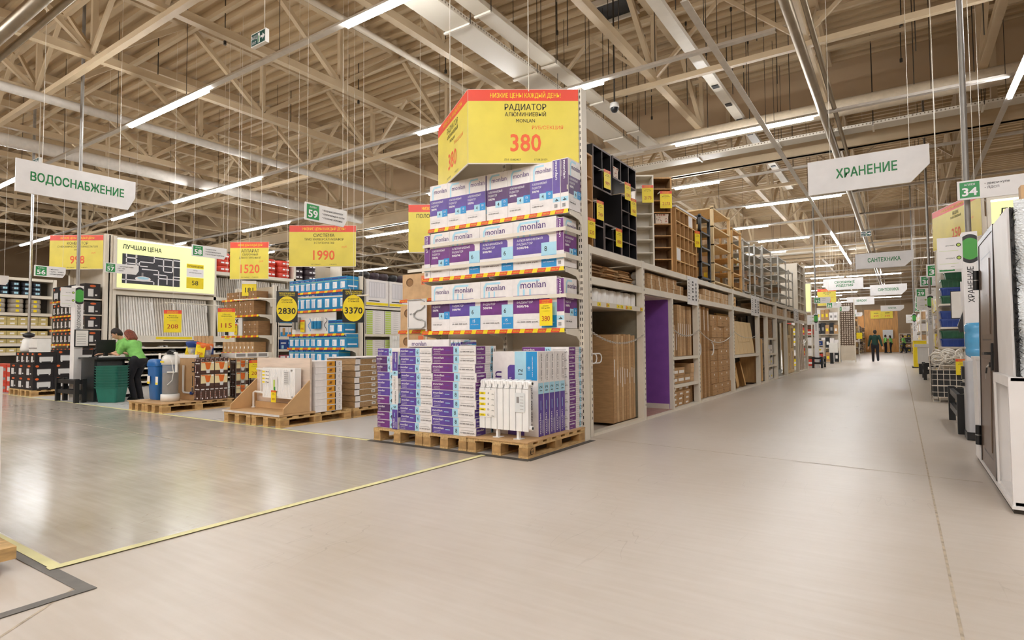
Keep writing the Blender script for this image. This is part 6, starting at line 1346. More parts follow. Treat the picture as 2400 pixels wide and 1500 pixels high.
t = thing('side_table', 'black open frame table behind the counter', 'table', (-13.45, 6.55, 0)); 
for a in (0, .5): 
    for b in (0, .4): mb = MB(); mb.box(a, b, 0, a + .05, b + .05, .85, BLACK); mb.build('leg', t)
for z in (.02, .42, .82): mb = MB(); mb.box(0, 0, z, .55, .45, z + .03, BLACK); mb.build('shelf', t)
mb = MB(); mb.box(.01, .01, .85, .54, .44, .865, KRAFT); mb.build('table_top', t)
mb = MB(); mb.lathe([(0, 0), (.13, .01), (.14, .06), (.1, .1), (0, .12)], mat('green_cloth', '#3fa35b', .8, var=.1), 12); mb.build('green_cloth', loc=(-13.05, 6.8, .868), label='crumpled green cloth on the black frame table', cat='cloth')

# ---------------------------------------------------------------- people
SKIN = mat('skin', '#d9a888', .55, var=.04); SHIRT = mat('green_shirt', '#83c766', .8, var=.08, scale=14); TROUS = mat('dark_trousers', '#1d1c22', .85, var=.1); SHOE = mat('dark_shoe', '#151416', .6)
JACK = mat('dark_green_jacket', '#16382f', .85, var=.12); HAIRD = mat('dark_hair', '#241a14', .6, var=.25, scale=40); HAIRR = mat('auburn_hair', '#74351f', .55, var=.3, scale=40); EYEW = mat('eye_white', '#efece8', .3, var=0)
def ball(mb, c, r, m, s=(1, 1, 1), n=14, M=None):
    vs, fs = [], []; h = n // 2
    for i in range(h + 1):
        for j in range(n): a, b = PI * i / h, 2 * PI * j / n; p = V((r * s[0] * math.sin(a) * math.cos(b), r * s[1] * math.sin(a) * math.sin(b), r * s[2] * math.cos(a))); vs.append(V(c) + (M @ p if M else p))
    for i in range(h):
        for j in range(n): fs.append((i * n + j, (i + 1) * n + j, (i + 1) * n + (j + 1) % n, i * n + (j + 1) % n))
    mb.add(vs, fs, m, True)
def limb(mb, p, q, r1, r2, m, sx=1):
    p, q = V(p), V(q); mb.cyl(p, q, r1, m, 14, r2); ball(mb, p, r1, m); ball(mb, q, r2, m)
def knee(a, b, l1, l2, pole):
    a, b = V(a), V(b); d = b - a; L_ = min(d.length, (l1 + l2) * .998); d.normalize(); x = (l1 * l1 - l2 * l2 + L_ * L_) / (2 * L_); h = math.sqrt(max(0, l1 * l1 - x * x))
    p = V(pole); p = (p - d * p.dot(d)).normalized(); return a + d * x + p * h
def soft(o, vox, sm=6):
    m = o.modifiers.new('join', 'REMESH'); m.mode = 'VOXEL'; m.voxel_size = vox; m.use_smooth_shade = True
    s = o.modifiers.new('even', 'SMOOTH'); s.iterations = sm; s.factor = .5; return o
def person(lab, x, y, rz, sc_, hip, chest, head, hl, hr, fl_, fr_, top, hair, long_sleeve=False, vox=.011, bow=0.0, turn=0.0, female=False, elbow=(0, -.6, -1)):
    """Figure facing +Y: hip, chest (shoulder line), head centre, hands and feet given; elbows and knees follow."""
    t = thing('person', lab, 'person', (x, y, 0), rz); t.scale = (sc_,) * 3
    hip, chest, head = V(hip), V(chest), V(head); sw = .185 if not female else .165
    up = (chest - hip).normalized(); mid = hip.lerp(chest, .5)
    SL, SR = chest + X_ * -sw, chest + X_ * sw; HL, HR = hip + X_ * -.095, hip + X_ * .095
    hl, hr, fl_, fr_ = V(hl), V(hr), V(fl_), V(fr_)
    EL, ER = knee(SL, hl, .29, .25, V(elbow) + X_ * -.5), knee(SR, hr, .29, .25, V(elbow) + X_ * .5)
    KL, KR = knee(HL, fl_ + Z_ * .08, .43, .42, (0, 1, 0)), knee(HR, fr_ + Z_ * .08, .43, .42, (0, 1, 0))
    Rh = Matrix.Rotation(turn, 3, 'Z') @ Matrix.Rotation(-bow, 3, 'X')
    mb = MB(); m = SKIN
    limb(mb, hip, mid, .125, .115, m); limb(mb, mid, chest - up * .06, .115, .125, m); limb(mb, SL * .75 + chest * .25 - up * .04, SR * .75 + chest * .25 - up * .04, .07, .07, m)
    limb(mb, chest, head - Rh @ V((0, .01, .09)), .055, .052, m)
    ball(mb, head, .1, m, (.78, .95, 1.12), 18, Rh); ball(mb, head + Rh @ V((0, .025, -.06)), .07, m, (.85, .95, .85), 14, Rh)
    limb(mb, head + Rh @ V((0, .093, .012)), head + Rh @ V((0, .112, -.022)), .011, .016, m); ball(mb, head + Rh @ V((0, .088, -.062)), .018, m, (1.3, .6, .5), 8, Rh)
    for s in (-1, 1): ball(mb, head + Rh @ V((s * .08, -.005, -.005)), .028, m, (.35, .7, 1), 10, Rh)
    for S_, E_, h_ in ((SL, EL, hl), (SR, ER, hr)):
        limb(mb, S_, E_, .05, .04, m); limb(mb, E_, h_, .04, .027, m)
        d = (h_ - E_).normalized(); s = d.cross(Z_); s = (s if s.length > .1 else X_).normalized(); nrm = s.cross(d); side = -1 if S_.x < 0 else 1
        limb(mb, h_, h_ + d * .05, .028, .03, m)
        for k in range(4): a = h_ + d * .07 + s * (.030 - .02 * k); b = a + d * (.038 + (.006, .012, .009, 0)[k]) - Z_ * .012; limb(mb, a, b, .0105, .0095, m); limb(mb, b, b + d * .022 - Z_ * .02, .0095, .008, m)
        a = h_ + d * .02 - s * (.032 * side); limb(mb, a, a + d * .04 - s * .02 * side, .012, .010, m); limb(mb, a + d * .04 - s * .02 * side, a + d * .065 - s * .02 * side, .010, .009, m)
    for H_, K_, f_ in ((HL, KL, fl_), (HR, KR, fr_)): limb(mb, H_, K_, .085, .055, m); limb(mb, K_, f_ + Z_ * .08, .055, .04, m)
    soft(mb.build('body', t), vox, 4)
    mb = MB(); c = top
    limb(mb, hip + up * .02, mid, .155 if not female else .15, .145 if not female else .135, c); limb(mb, mid, chest - up * .07, .145, .155, c); limb(mb, SL * .8 + chest * .2 - up * .05, SR * .8 + chest * .2 - up * .05, .092, .092, c); limb(mb, chest - up * .03, chest + (head - chest) * .28, .085, .062, c)
    for S_, E_, h_ in ((SL, EL, hl), (SR, ER, hr)):
        if long_sleeve: limb(mb, S_, E_, .076, .06, c); limb(mb, E_, E_.lerp(h_, .9), .06, .045, c)
        else: limb(mb, S_, S_.lerp(E_, .72), .076, .066, c)
    soft(mb.build('jacket' if long_sleeve else 'shirt', t), .013, 5)
    mb = MB(); limb(mb, hip + up * .07, hip - Z_ * .02, .142, .15, TROUS)
    for H_, K_, f_ in ((HL, KL, fl_), (HR, KR, fr_)): limb(mb, H_, K_, .105, .075, TROUS); limb(mb, K_, f_ + Z_ * .07, .075, .06, TROUS)
    soft(mb.build('trousers', t), .014, 5)
    for f_ in (fl_, fr_): mb = MB(); limb(mb, f_ + V((0, -.03, .04)), f_ + V((0, .13, .032)), .042, .034, SHOE); mb.box(f_.x - .042, f_.y - .07, f_.z, f_.x + .042, f_.y + .165, f_.z + .02, SHOE); soft(mb.build('shoe', t), .01, 3)
    mb = MB(); ball(mb, head + Rh @ V((0, -.014, .022)), .108, hair, (.84, .95, 1.08), 16, Rh); mb.v = mb.v
    if female:
        for a, b, r in ((-.07, -.09, .05), (.07, -.09, .05), (-.04, -.12, .055), (.04, -.12, .055), (0, -.1, .07), (-.085, -.04, .04), (.085, -.04, .04)): limb(mb, head + Rh @ V((a, -.04, .04)), head + Rh @ V((a * 1.1, -.05, b - .03)), r, r * .85, hair)
    else: ball(mb, head + Rh @ V((0, -.05, -.02)), .078, hair, (1, .8, 1.1), 12, Rh)
    ho = mb.build('hair', t)
    # keep the face clear of hair
    me = ho.data; inv = Rh.transposed()
    for v_ in me.vertices:
        p = inv @ (v_.co - head)
        if p.y > .045 and p.z < .062: v_.co = head + Rh @ V((p.x * .8, .03, p.z))
    soft(ho, .009, 2)
    for s in (-1, 1): mb = MB(); ball(mb, head + Rh @ V((s * .033, .086, .014)), .011, EYEW, n=8); ball(mb, head + Rh @ V((s * .033, .0935, .013)), .006, INK, n=8); mb.build('eye', t); mb = MB(); mb.bar(head + Rh @ V((s * .02, .094, .036)), head + Rh @ V((s * .048, .086, .036)), .008, .008, hair); mb.build('eyebrow', t)
    mb = MB(); mb.bar(head + Rh @ V((-.022, .096, -.06)), head + Rh @ V((.022, .096, -.06)), .008, .006, mat('lips', '#a8604f', .5, var=0)); mb.build('mouth', t)
    return t
# two assistants bending over the counter; they face the counter, towards -X and -Y
person('person in green shirt leaning over the counter, short dark hair', -14.0, 5.95, PI * .93, .97, (0, -.05, .88), (.02, .22, 1.24), (.02, .34, 1.42), (-.14, .62, .98), (.12, .58, .98), (-.1, -.06, 0), (.11, -.02, 0), SHIRT, HAIRD, bow=.7, turn=-.35)
person('person with auburn hair and green shirt writing at the counter', -13.28, 5.72, PI * .60, .93, (0, -.02, .88), (0, .2, 1.25), (.02, .30, 1.44), (-.12, .58, 1.03), (.14, .52, 1.03), (-.1, -.02, 0), (.1, .03, 0), SHIRT, HAIRR, bow=.6, female=True)
person('person in dark green jacket walking away down the aisle', -1.15, 37.2, .08, 1.0, (0, 0, .93), (0, .02, 1.38), (.01, .03, 1.60), (-.30, .10, .83), (.32, -.12, .83), (-.1, .16, 0), (.11, -.2, .04), JACK, HAIRD, long_sleeve=True, turn=.1)
person('person in green shirt bending toward the far shelves', -2.55, 42.5, 1.2, 1.0, (0, -.05, .92), (0, .25, 1.3), (0, .38, 1.46), (-.15, .62, 1.1), (.15, .58, 1.0), (-.1, -.05, 0), (.1, 0, 0), SHIRT, HAIRD, bow=.6)
person('person in green shirt standing in the far group, first of three', -1.2, 66, -1.3, 1.0, (0, 0, .93), (0, .02, 1.38), (0, .04, 1.60), (-.25, .12, .9), (.22, .2, 1.0), (-.1, 0, 0), (.1, .05, 0), SHIRT, HAIRD, vox=.02)
person('person in green shirt standing in the far group, middle of three', -.75, 66.5, 1.4, .97, (0, 0, .93), (0, .05, 1.38), (0, .09, 1.60), (-.2, .25, 1.05), (.22, .25, 1.05), (-.1, 0, 0), (.1, .05, 0), SHIRT, HAIRD, vox=.02, female=True)
person('person in green shirt striding in the far group, last of three', .3, 66, 1.3, .97, (0, 0, .92), (0, .08, 1.37), (0, .14, 1.58), (-.22, .22, 1.0), (.22, .1, .9), (-.1, -.2, 0), (.1, .25, 0), SHIRT, HAIRD, vox=.02)
# ---------------------------------------------------------------- right side of the aisle
DOORB = mat('brown_door', '#6d5a4c', .35, metal=.25, var=.08, scale=30, stretch=(1, 1, .2)); DOORD = mat('dark_door', '#2c211d', .35, var=.08)
t = thing('door_stand', 'white display stand holding the brown steel door', 'stand', (.56, 4.85, 0))
mb = MB(); mb.box(.01, .02, 0, 1.2, 2.1, .03, ROD); mb.box(0, .0, .03, 1.2, 2.12, .05, WB); mb.build('base_tray', t)
mb = MB(); mb.box(.13, .02, .05, .15, .75, .86, WB); mb.box(.02, .02, .05, 1.1, .04, .86, WB); mb.box(.02, .73, .05, 1.1, .75, .86, WB); mb.box(.02, .02, .05, .15, .75, .07, WB); mb.box(.02, .02, .84, 1.1, .75, .865, WB); mb.build('lower_box', t)
mb = MB(); mb.box(.008, .02, .05, .02, .06, .865, WB); mb.box(.008, .71, .05, .02, .75, .865, WB); mb.box(.008, .06, .8, .02, .71, .865, WB); mb.build('lower_frame', t)
mb = MB(); mb.box(.043, .09, .866, .056, .76, 1.97, WB); mb.build('upper_pillar', t)
mb = MB(); mb.box(.0, 1.74, .05, .3, 2.1, .93, WB); mb.box(-.01, 1.73, .93, .31, 2.11, .955, WB); mb.build('rear_box', t)
t = thing('steel_door', 'brown steel entrance door with black handle and keys', 'door leaf', (.566, 5.625, .052)); t.rotation_euler.y = .018
Wd, Hd = .98, 1.93
mb = MB(); mb.box(.0, 0, 0, .06, .045, Hd, DOORD); mb.box(.0, Wd - .045, 0, .06, Wd, Hd, DOORD); mb.box(0, .045, Hd - .045, .06, Wd - .045, Hd, DOORD); mb.build('door_frame', t)
mb = MB(); mb.box(.005, .045, .0, .055, Wd - .045, Hd - .045, DOORB)
F = (V((.0045, Wd - .045, 0)), -Y_, Z_.copy())
for a, b, c, d in ((.16, .12, .75, .95), (.16, 1.05, .75, 1.75)):
    for p in ((a, b, c, b + .012), (a, d - .012, c, d), (a, b, a + .012, d), (c - .012, b, c, d)): mb.rect(F, p[0], p[1], p[2], p[3], DOORD)
    mb.prism(F, [(a + .05, b + .05), (c - .05, b + .05), (c - .05, d - .05), (a + .05, d - .05)], .006, DOORB)
mb.build('leaf', t)
mb = MB(); mb.box(-.012, .07, .82, .004, .11, 1.03, BLACK); mb.cyl((-.045, .09, .95), (-.0, .09, .95), .011, BLACK, 10); mb.bar((-.045, .08, .95), (-.045, .23, .945), .016, .02, BLACK); mb.build('handle', t)
mb = MB(); mb.cyl((-.016, .17, .86), (.004, .17, .86), .02, BLACK, 12); mb.bar((-.018, .17, .86), (-.03, .17, .84), .02, .006, GALV); mb.bar((-.03, .172, .84), (-.034, .175, .795), .026, .01, BLACK); mb.bar((-.034, .175, .795), (-.036, .176, .75), .01, .004, GALV); mb.build('lock_and_keys', t)
mb = MB(); mb.lathe([(0, 0), (.012, 0), (.012, .006), (0, .008)], GALV, 12); o = mb.build('peephole', t, loc=(.004, .42, 1.42)); o.rotation_euler.y = -PI / 2
for z in (.13, 1.5): mb = MB(); mb.cyl((-.018, Wd - .02, z), (-.018, Wd - .02, z + .17), .022, BLACK, 12); mb.cyl((-.018, Wd - .02, z + .082), (-.018, Wd - .02, z + .088), .024, GALV, 12); mb.build('hinge', t)
BUB = bpy.data.materials.new('bubble_wrap'); BUB.use_nodes = True
_n = BUB.node_tree; _p = _n.nodes['Principled BSDF']; _p.inputs['Base Color'].default_value = lin('#dfe4e6'); _p.inputs['Roughness'].default_value = .12; _p.inputs['Specular IOR Level'].default_value = .8
_t = _n.nodes.new('ShaderNodeTexCoord'); _v = _n.nodes.new('ShaderNodeTexVoronoi'); _v.inputs['Scale'].default_value = 70; _x = _n.nodes.new('ShaderNodeTexNoise'); _x.inputs['Scale'].default_value = 9; _x.inputs['Detail'].default_value = 4
_n.links.new(_t.outputs['Object'], _v.inputs[0]); _n.links.new(_t.outputs['Object'], _x.inputs[0]); _a = _n.nodes.new('ShaderNodeMath'); _a.operation = 'ADD'; _n.links.new(_v.outputs['Distance'], _a.inputs[0]); _m2 = _n.nodes.new('ShaderNodeMath'); _m2.operation = 'MULTIPLY'; _m2.inputs[1].default_value = 3
_n.links.new(_x.outputs[0], _m2.inputs[0]); _n.links.new(_m2.outputs[0], _a.inputs[1]); _bp = _n.nodes.new('ShaderNodeBump'); _bp.inputs['Strength'].default_value = .7; _bp.inputs['Distance'].default_value = .012; _n.links.new(_a.outputs[0], _bp.inputs['Height']); _n.links.new(_bp.outputs[0], _p.inputs['Normal'])
t = thing('wrapped_door', 'bubble-wrapped door with black brush edge on the white stand', 'door leaf', (.618, 4.90, .867))
mb = MB(); n = 10
vs = [(.02 + .8 * i / n, .10 * math.sin(.9 * j + i) * .25 + (0 if i else .04), 1.15 * j / 14) for j in range(15) for i in range(n + 1)]
mb.add(vs, [(j * (n + 1) + i, j * (n + 1) + i + 1, (j + 1) * (n + 1) + i + 1, (j + 1) * (n + 1) + i) for j in range(14) for i in range(n)], BUB, True); mb.box(.03, .06, 0, .82, .11, 1.14, mat('wrapped_white', '#dcdcd8', .3)); mb.build('wrap', t)
mb = MB(); mb.box(.0, .02, 0, .018, .11, 1.1, BLACK)
for k in range(130): z = random.uniform(0, 1.1); a = V((random.uniform(0, .018), .02, z)); mb.bar(a, a + V((random.uniform(-.01, .02), -random.uniform(.02, .06), random.uniform(-.03, .03))), .004, .002, BLACK)
mb.build('brush_edge', t); mb = MB(); mb.box(.06, .03, 1.14, .6, .12, 1.24, KRAFT3); mb.build('corner_guard', t)
t = thing('water_cooler', 'silver water cooler with a blue bottle behind the door stand', 'water cooler', (.585, 8.15, .47))
SIL = mat('silver_plastic', '#b9bbc0', .3, metal=.3, var=.03)
mb = MB(); loft(mb, [([(p[0] + .15, p[1] + .16) for p in rrect(.29, .32, .04)], z) for z in (-.38, .0, .36, .40)], SIL); mb.build('body', t)
mb = MB(); mb.box(-.02, .1, .2, .004, .22, .34, BLACK); mb.box(-.03, .12, .12, .004, .2, .16, BLACK); mb.build('tap_panel', t)
BOT = mat('blue_bottle', '#4aa7d8', .08, var=.05, alpha=.75)
mb = MB(); mb.lathe([(.04, .40), (.06, .42), (.125, .47), (.13, .53), (.12, .55), (.13, .57), (.13, .70), (.12, .72), (.13, .74), (.13, .80), (.11, .83), (.0, .835)], BOT, 20, c=(.15, .16, 0)); mb.build('bottle', t)
mb = MB(); mb.box(.0, 0, -.466, .3, .32, -.385, BLACK); mb.build('plinth', t)
# rope cage
ROPE = mat('white_rope', '#e8e2d8', .7, var=.15, scale=40); WIREW = mat('white_wire', '#ded6c8', .4, var=.03)
t = thing('wire_cage', 'white wire cage of white ropes at the side of the aisle', 'cage', (.44, 12.9, 0)); mb = MB(); W, D, H0, H1_ = .72, .6, .09, .82; s = .009
for z in [H0 + .0, H0 + .09, H0 + .20, .30, .40, .50, .58, .66, .74, H1_]:
    mb.box(0, 0, z, W, s, z + s, WIREW); mb.box(0, 0, z, s, D, z + s, WIREW); mb.box(0, D, z, W, D + s, z + s, WIREW); mb.box(W, 0, z, W + s, D, z + s, WIREW)
for k in range(9): x = W * k / 8; mb.box(x, 0, H0, x + s, s, H1_ - (.0 if k in (0, 8) else .2), WIREW); mb.box(x, D, H0, x + s, D + s, H1_, WIREW)
for k in range(11): y = D * k / 10; mb.box(0, y, H0, s, y + s, H1_, WIREW); mb.box(W, y, H0, W + s, y + s, H1_, WIREW)
mb.tube([(.12 + .22 * math.sin(0) + .24 * (1 - math.cos(a)), 0, .60 + .2 * math.sin(a)) for a in [PI * j / 12 for j in range(13)]], .008, WIREW, 6); mb.build('wire_mesh', t)
for x in (.02, W - .12):
    for y in (.02, D - .06): mb = MB(); mb.tube([(x, y, H0), (x, y, .008), (x + .1, y, .008), (x + .1, y, H0)], .008, WIREW, 6); mb.build('foot', t)
mb = MB(); mb.box(.03, .03, H0 + .01, W - .03, D - .03, .56, BLACK); mb.build('liner', t)
for i in range(14):
    mb = MB(); pts = []
    for j in range(26): a = 2 * PI * j / 13; pts.append((.10 * math.cos(a) * (1 + .1 * (j // 13)), .04 * math.sin(a * 1.5), .09 * math.sin(a) + .006 * j))
    mb.tube(pts, .014, ROPE, 6); o = mb.build('rope_coil', loc=(.56 + .15 * (i % 4), 13.0 + .125 * (i // 4), .70 + .03 * (i % 3)), rz=i * .7, label='white rope coil heaped in the wire cage, %s' % ON[i + 1], cat='rope', group='rope coils in the cage')
price_card('yellow 25 price card hung on the wire cage', .80, 12.86, .50, .19, .28, '25', ('Верёвка', 'Белая'))
# plastic crate end bay
CRB = mat('crate_blue', '#1c3f8f', .35, var=.08); CRG = mat('crate_green', '#1f5a3f', .35, var=.08)
t = thing('shelf_unit', 'cream end bay with blue and green plastic crates', 'shelving', (.7, 13.9, 0))
mb = MB(); mb.box(.62, 14.3, .05, 2.4, 14.33, 3.5, W2); P(mb, 'back_panel', t)
for x in (.64, 2.35): mb = MB(); mb.box(x, 14.2, 0, x + .06, 14.3, 3.5, W_); P(mb, 'upright', t)
for z in (.99, 1.36, 1.80, .5): mb = MB(); mb.box(.64, 13.55, z - .035, 2.38, 14.2, z, W_); P(mb, 'shelf', t)
def crate_mesh(m, w=.5, d=.42, h=.15):
    mb = MB(); loft(mb, [([(p[0] + w / 2, p[1] + d / 2) for p in rrect(w * .94, d * .94, .03)], 0), ([(p[0] + w / 2, p[1] + d / 2) for p in rrect(w, d, .03)], h * .8)], m, False); loft(mb, [([(p[0] + w / 2, p[1] + d / 2) for p in rrect(w * 1.04, d * 1.04, .03)], h * .8), ([(p[0] + w / 2, p[1] + d / 2) for p in rrect(w * 1.04, d * 1.04, .03)], h)], m, False)
    for k in range(7): mb.box(.03 + k * w / 7, -.004, .01, .04 + k * w / 7, .02, h * .8, m)
    return mb.mesh('crate')
cb, cg = crate_mesh(CRB), crate_mesh(CRG)
for i, (z, m, dx) in enumerate(((.992, cb, 0), (1.145, cg, 0), (1.362, cb, .0), (1.515, cb, 0), (1.802, cg, .02), (1.955, cb, .02), (2.108, cg, .03), (2.261, cg, .09), (2.414, cb, .12))):
    for c in range(3): inst('plastic_crate', (cb, cg)[(c + 1) % 2] if i == 0 and c else (cg if i == 1 and c else m), (.645 + dx + .54 * c, 13.6, z), '%s plastic crate in the crate end bay, %s row, %s across' % (('blue', 'green')[(m is cg) * 1], ON[i + 1], ON[c + 1]), 'crate')
t = thing('price_banner', 'yellow price banner for boxes hung past the near pole', 'sign', (.8, 11.6, 2.9)); wing(t, (.49, 11.6, 0), (.98, 10.2, 0), 2.56, .62, LC, ('ЯЩИК', 'ПЛАСТИКОВЫЙ'), '250')
for p in ((.55, 11.4), (.93, 10.35)): mb = MB(); mb.cyl((p[0], p[1], 3.17), (p[0], p[1], 8.54), .004, W_, 5); loc_(mb.build('suspension_wire', t), t)
t = thing('lightbox_sign', 'lit lime sign at the right edge over the wrapped door', 'sign', (1.27, 12.4, 2.55)); mb = MB(); mb.box(0, 0, 0, 2.6, .12, .95, W_); mb.build('frame', t); mb = MB(); F = FR(0, -.001, 0); mb.rect(F, .05, .05, 2.55, .88, LITY); mb.text(F, 'ЛУЧШАЯ ЦЕНА', .16, .62, INK, h=.12, al='l', bold=.02); mb.rect(F, .05, .86, 2.55, .89, MATS['sign_tube'], 2); mb.rect(F, .2, .1, 1.4, .5, SL, 2); mb.build('lit_panel', t)
for x in (.0, 2.5): mb = MB(); mb.box(x, .02, -2.55, x + .1, .12, 0, W_); mb.build('leg_post', t)
mb = MB(); mb.box(1.12, 12.45, 0, 1.24, 12.55, 3.6, W2); mb.build('rack_upright', label='beige rack upright between the crates and the lit sign', cat='post')
t = thing('tablet_stand', 'white sheet and scanner fixed beside the plastic crates', 'info stand', (.62, 9.6, 1.1)); mb = MB(); mb.box(.0, .9, .32, .16, .91, .72, BLACK); mb.box(.01, .89, .33, .15, .9, .71, LABEL); mb.build('sheet_holder', t); mb = MB(); mb.box(.12, .88, .5, .3, .9, .85, WB); mb.build('white_plate', t); mb = MB(); mb.prism(FR(.05, .9, .12), [(.04, 0), (.14, .02), (.2, .36), (.1, .34), (.02, .1)], .06, BLACK); mb.build('scanner', t); mb = MB(); mb.cyl((.2, .95, -1.1), (.2, .95, .85), .02, W_, 8); mb.build('pole', t)
# yellow counter and far things on the right side
t = thing('yellow_counter', 'bright yellow service counter far along the aisle side', 'counter', (.44, 29, 0)); mb = MB(); mb.box(0, 0, .04, .45, 1.4, 1.12, YEL2); mb.build('body', t); mb = MB(); mb.box(-.03, -.03, 1.12, .6, 1.45, 1.15, WB); mb.build('counter_top', t); mb = MB(); mb.box(-.06, -.05, 0, .5, 1.45, .04, BLACK); mb.build('plinth', t)
t = thing('white_console', 'white narrow console with dark foot before the yellow counter', 'counter', (.45, 23.5, 0)); mb = MB(); mb.box(.02, 0, .35, .3, .4, .9, PLASTW); mb.build('body', t); mb = MB(); mb.box(-.06, -.05, .9, .45, .5, 1.0, PLASTW); mb.build('top', t); mb = MB(); mb.box(.04, .05, 0, .28, .35, .35, BLACK); mb.build('foot', t)
random.seed(21)
def farshelf(lab, x0, x1, y0, y1, z1, face, cols, n=5, dens=7):
    """A far shelf unit packed with boxes of its own; face 'x' looks at the aisle, 'y' at the camera."""
    t = thing('far_shelf', lab, 'shelving', (x0, y0, 0)); mb = MB()
    if face == 'y': mb.box(x0, y1 - .04, 0, x1, y1, z1, W2)
    elif face == 'x': mb.box(x0, y0, 0, x0 + .04, y1, z1, W2)
    else: mb.box(x1 - .04, y0, 0, x1, y1, z1, W2)
    P(mb, 'back_panel', t); zs = [z1 * (k + .08) / n for k in range(n)]
    for z in zs: mb = MB(); mb.box(x0 + .05, y0, z - .03, x1 - .05, y1 - .05, z, W_); P(mb, 'shelf', t)
    for a in ((x0, y0), (x1 - .05, y0), (x0, y1 - .05), (x1 - .05, y1 - .05)): mb = MB(); mb.box(a[0], a[1], 0, a[0] + .05, a[1] + .05, z1, W_); P(mb, 'upright', t)
    L0 = (x1 - x0 if face == 'y' else y1 - y0) - .12; st = L0 / dens
    for r, z in enumerate(zs):
        for c in range(dens):
            m = random.choice(cols); h = (z1 / n) * random.uniform(.5, .8); mb = MB(); a = .06 + st * c
            if face == 'y': mb.box(x0 + a, y0 + .02, z + .002, x0 + a + st * .94, y1 - .08, z + h, m); F = FR(x0 + a, y0 + .02, z)
            elif face == 'x': mb.box(x0 + .08, y0 + a, z + .002, x1 - .02, y0 + a + st * .94, z + h, m); F = FX(x1 - .02, y0 + a, z)
            else: mb.box(x0 + .02, y0 + a, z + .002, x1 - .08, y0 + a + st * .94, z + h, m); F = (V((x0 + .02, y0 + a + st * .94, z)), -Y_, Z_.copy())
            mb.rect(F, st * .2, h * .3, st * .7, h * .6, random.choice((LABEL, YEL2, GREYINK))); mb.build('shelf_box', label='box, %s, %s level, %s place' % (lab.replace('far shelf unit ', 'unit ').replace('on the other aisle side', 'across the aisle').replace('with red and white packs', 'with red packs'), ON[r + 1], ON[c + 1]), cat='box')
PK = [CARTON, REDP, KRAFT, FBD, YEL2, FB, HB, GREYINK]
farshelf('far shelf unit with red and white packs beyond the long rack', -4.4, -3.1, 28.6, 29.2, 2.3, 'y', [CARTON, REDP, YEL2, CARTON], 5, 4)
farshelf('far shelf unit with blue crates past the far post', -3.9, -3.0, 31, 31.6, 1.2, 'y', [FBD, CARTON, REDP], 4, 3)
farshelf('far shelf unit under the 220 banner', -3.7, -2.6, 34.3, 34.8, 2.9, 'y', [BLACK, CARTON, KRAFT], 4, 5)
farshelf('far shelf unit with stacked blue packs', -3.6, -2.75, 38, 38.6, 1.15, 'y', [FBD, FB, FBD], 4, 4)
farshelf('far shelf unit with timber along the aisle', -3.9, -3.0, 46, 58, 3.6, 'x', [PINE, OAKL, KRAFT3, PINE2], 6, 10)
farshelf('far shelf unit with paint along the aisle', -3.7, -3.0, 60, 70, 2.6, 'x', [CARTON, OAKL, BLACK], 5, 7)
farshelf('far shelf unit on the other aisle side, first', .75, 1.5, 15.5, 20, 2.3, 'l', [CARTON, YEL2, KRAFT3, CARTON], 5, 7)
farshelf('far shelf unit on the other aisle side, second', .85, 1.6, 22.5, 28, 2.4, 'l', [CARTON, CARTON, YEL2, KRAFT3], 5, 8)
farshelf('far shelf unit on the other aisle side, third', .8, 1.6, 33.5, 44, 2.6, 'l', [CARTON, KRAFT3, HBW], 5, 9)
farshelf('far shelf unit on the other aisle side, fourth', .8, 1.6, 46, 62, 2.6, 'l', [CARTON, KRAFT3, OAKL, HB], 5, 9)
farshelf('far shelf unit with dark packs by the timber wall', -.1, 2.5, 70.8, 71.4, 1.9, 'y', [HB, KRAFT2, OAKL], 4, 8)
farshelf('far shelf unit behind the pale boards, far corner', -5.5, -3.2, 70.8, 71.4, 2.2, 'y', [KRAFT2, HB, OAKL], 4, 6)
t = thing('price_banner', 'yellow price banner reading 220 far past the long rack', 'sign', (-3.1, 34, 3.2)); wing(t, (-3.54, 34.0, 0), (-2.68, 34.0, 0), 2.98, .86, LC, ('КРАСКА', 'БЕЛАЯ'), '220')
for x in (-3.4, -2.8): mb = MB(); mb.cyl((x, 34.01, 3.85), (x, 34.01, 8.54), .005, W_, 5); loc_(mb.build('suspension_wire', t), t)
t = thing('lightbox_sign', 'pale lime lit sign far past the long rack', 'sign', (-4.3, 28.5, 2.4)); mb = MB(); mb.box(0, 0, 0, 1.1, .1, 1.3, W_); mb.rect(FR(0, 0, 0), .04, .04, 1.06, 1.26, LITY); mb.build('panel_lit', t)
for x in (.0, 1.05): mb = MB(); mb.box(x, .02, -2.4, x + .05, .1, 0, W_); mb.build('post', t)
t = thing('brush_display', 'tall rack of brown brushes far past the 220 banner', 'display', (-2.7, 36, 0)); BR = perf_mat('brush_pattern', '#5a4636', '#cdbfae', 9, .3); mb = MB(); mb.box(0, 0, .9, .66, .1, 3.2, BR); mb.build('rack_face', t); mb = MB(); mb.box(-.05, .02, 0, 0, .12, 3.4, W_); mb.box(.66, .02, 0, .71, .12, 3.4, W_); mb.box(0, .02, .1, .66, .12, .9, W2); mb.build('frame', t)
for i in range(4): mb = MB(); mb.disc(FR(0, 0, 0), .14, .17, .14, .17, YEL2, 1, 16); mb.box(0.0, .0, .0, .28, .005, .34, YEL2); mb.cyl((.14, .012, -1.25), (.14, .012, .3), .008, W_, 6); mb.build('price_card', loc=(-3.12 + .36 * i, 36.9 + .3 * i, 1.25), label='yellow price card in the far row of four, %s' % ON[i + 1], cat='price tag')
t = thing('leaning_rolls', 'row of upright rolls and boards at the far aisle edge', 'display', (-3.3, 39, 0))
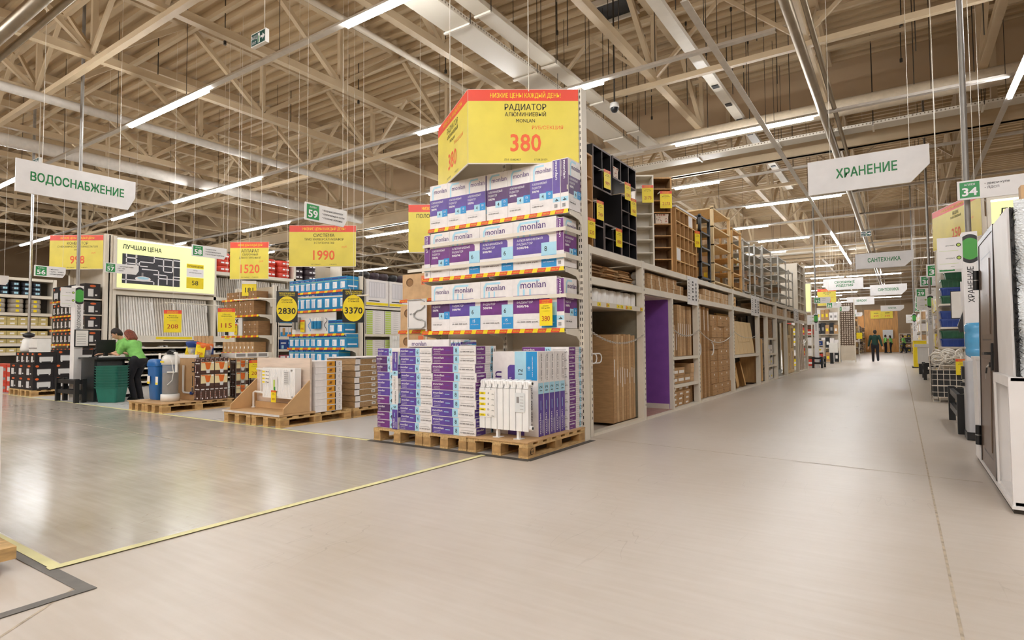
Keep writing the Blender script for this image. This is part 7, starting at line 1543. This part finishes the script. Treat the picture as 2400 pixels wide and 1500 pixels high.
for i in range(9): mb = MB(); mb.box(.0, .7 * i, 0, .28, .7 * i + .35, .95 - .04 * (i % 3), (CARTON, PINE, KRAFT3, OAKL)[i % 4]); mb.build('roll_panel', t)
mb = MB(); mb.box(-2.95, 33, 0, -2.8, 33.15, .55, BLACK); mb.box(-2.98, 32.98, .55, -2.6, 33.3, 1.05, PLASTW); mb.build('white_bin', label='white bin on a black stand at the far aisle edge', cat='bin')
# timber wall at the end of the aisle
t = thing('timber_wall', 'large warm timber display wall at the end of the aisle', 'display', (-3.1, 72, 0)); TIM = mat('timber_wall', '#cf9550', .5, var=.16, scale=2.2, stretch=(9, 9, .5))
mb = MB(); mb.box(0, 0, 1.35, 1.32, .2, 4.45, TIM); mb.build('panel_face', t); mb = MB(); mb.box(1.335, 0, 1.35, 2.95, .2, 4.45, TIM); mb.build('panel_face', t); mb = MB(); mb.box(0, -.3, 0, 2.95, .2, 1.35, TIM); mb.build('counter_front', t)
mb = MB(); mb.box(1.6, -.32, 1.38, 2.5, -.05, 2.3, HBW); mb.build('leaflet_rack', t)
t = thing('price_banner', 'wide yellow double banner on the timber wall', 'sign', (-2.54, 71.9, 3.5))
for i in range(2): mb = MB(); mb.box(.99 * i, 0, 0, .99 * i + .98, .02, .82, YEL2); F = FR(.99 * i, 0, 0); mb.text(F, '499', .5, .15, ORANGE, h=.22); mb.rect(F, .3, .55, .7, .6, INK); mb.build('banner', t)
for i, x in enumerate((-5.4, 1.5)): mb = MB(); mb.box(x, 73, 0, x + 2.2, 73.3, 3.9, BR if i else TIM); mb.build('timber_panel_wall', label='timber and tile display %s the big timber wall' % ('beside', 'behind')[i], cat='display').name = 'timber_display'
# dolly at the bottom left edge of the picture
t = thing('display_dolly', 'wooden pallet with white board on a caster at the lower edge', 'dolly', (-4.6, .78, 0))
mb = MB(); mb.box(0, 0, .06, .95, .26, .12, PALLET); mb.box(.55, 0, 0, .9, .2, .06, PALLET2); mb.build('wooden_base', t); mb = MB(); mb.box(0.0, .05, .13, .72, .25, 1.0, WB); mb.build('board', t)
mb = MB(); mb.box(.71, .14, .095, .77, .22, .16, BLACK); mb.build('caster_bracket', t); mb = MB(); mb.cyl((.735, .15, .045), (.735, .20, .045), .045, BLACK, 18); mb.cyl((.735, .145, .045), (.735, .205, .045), .022, PLASTW, 12); mb.build('caster_wheel', t)
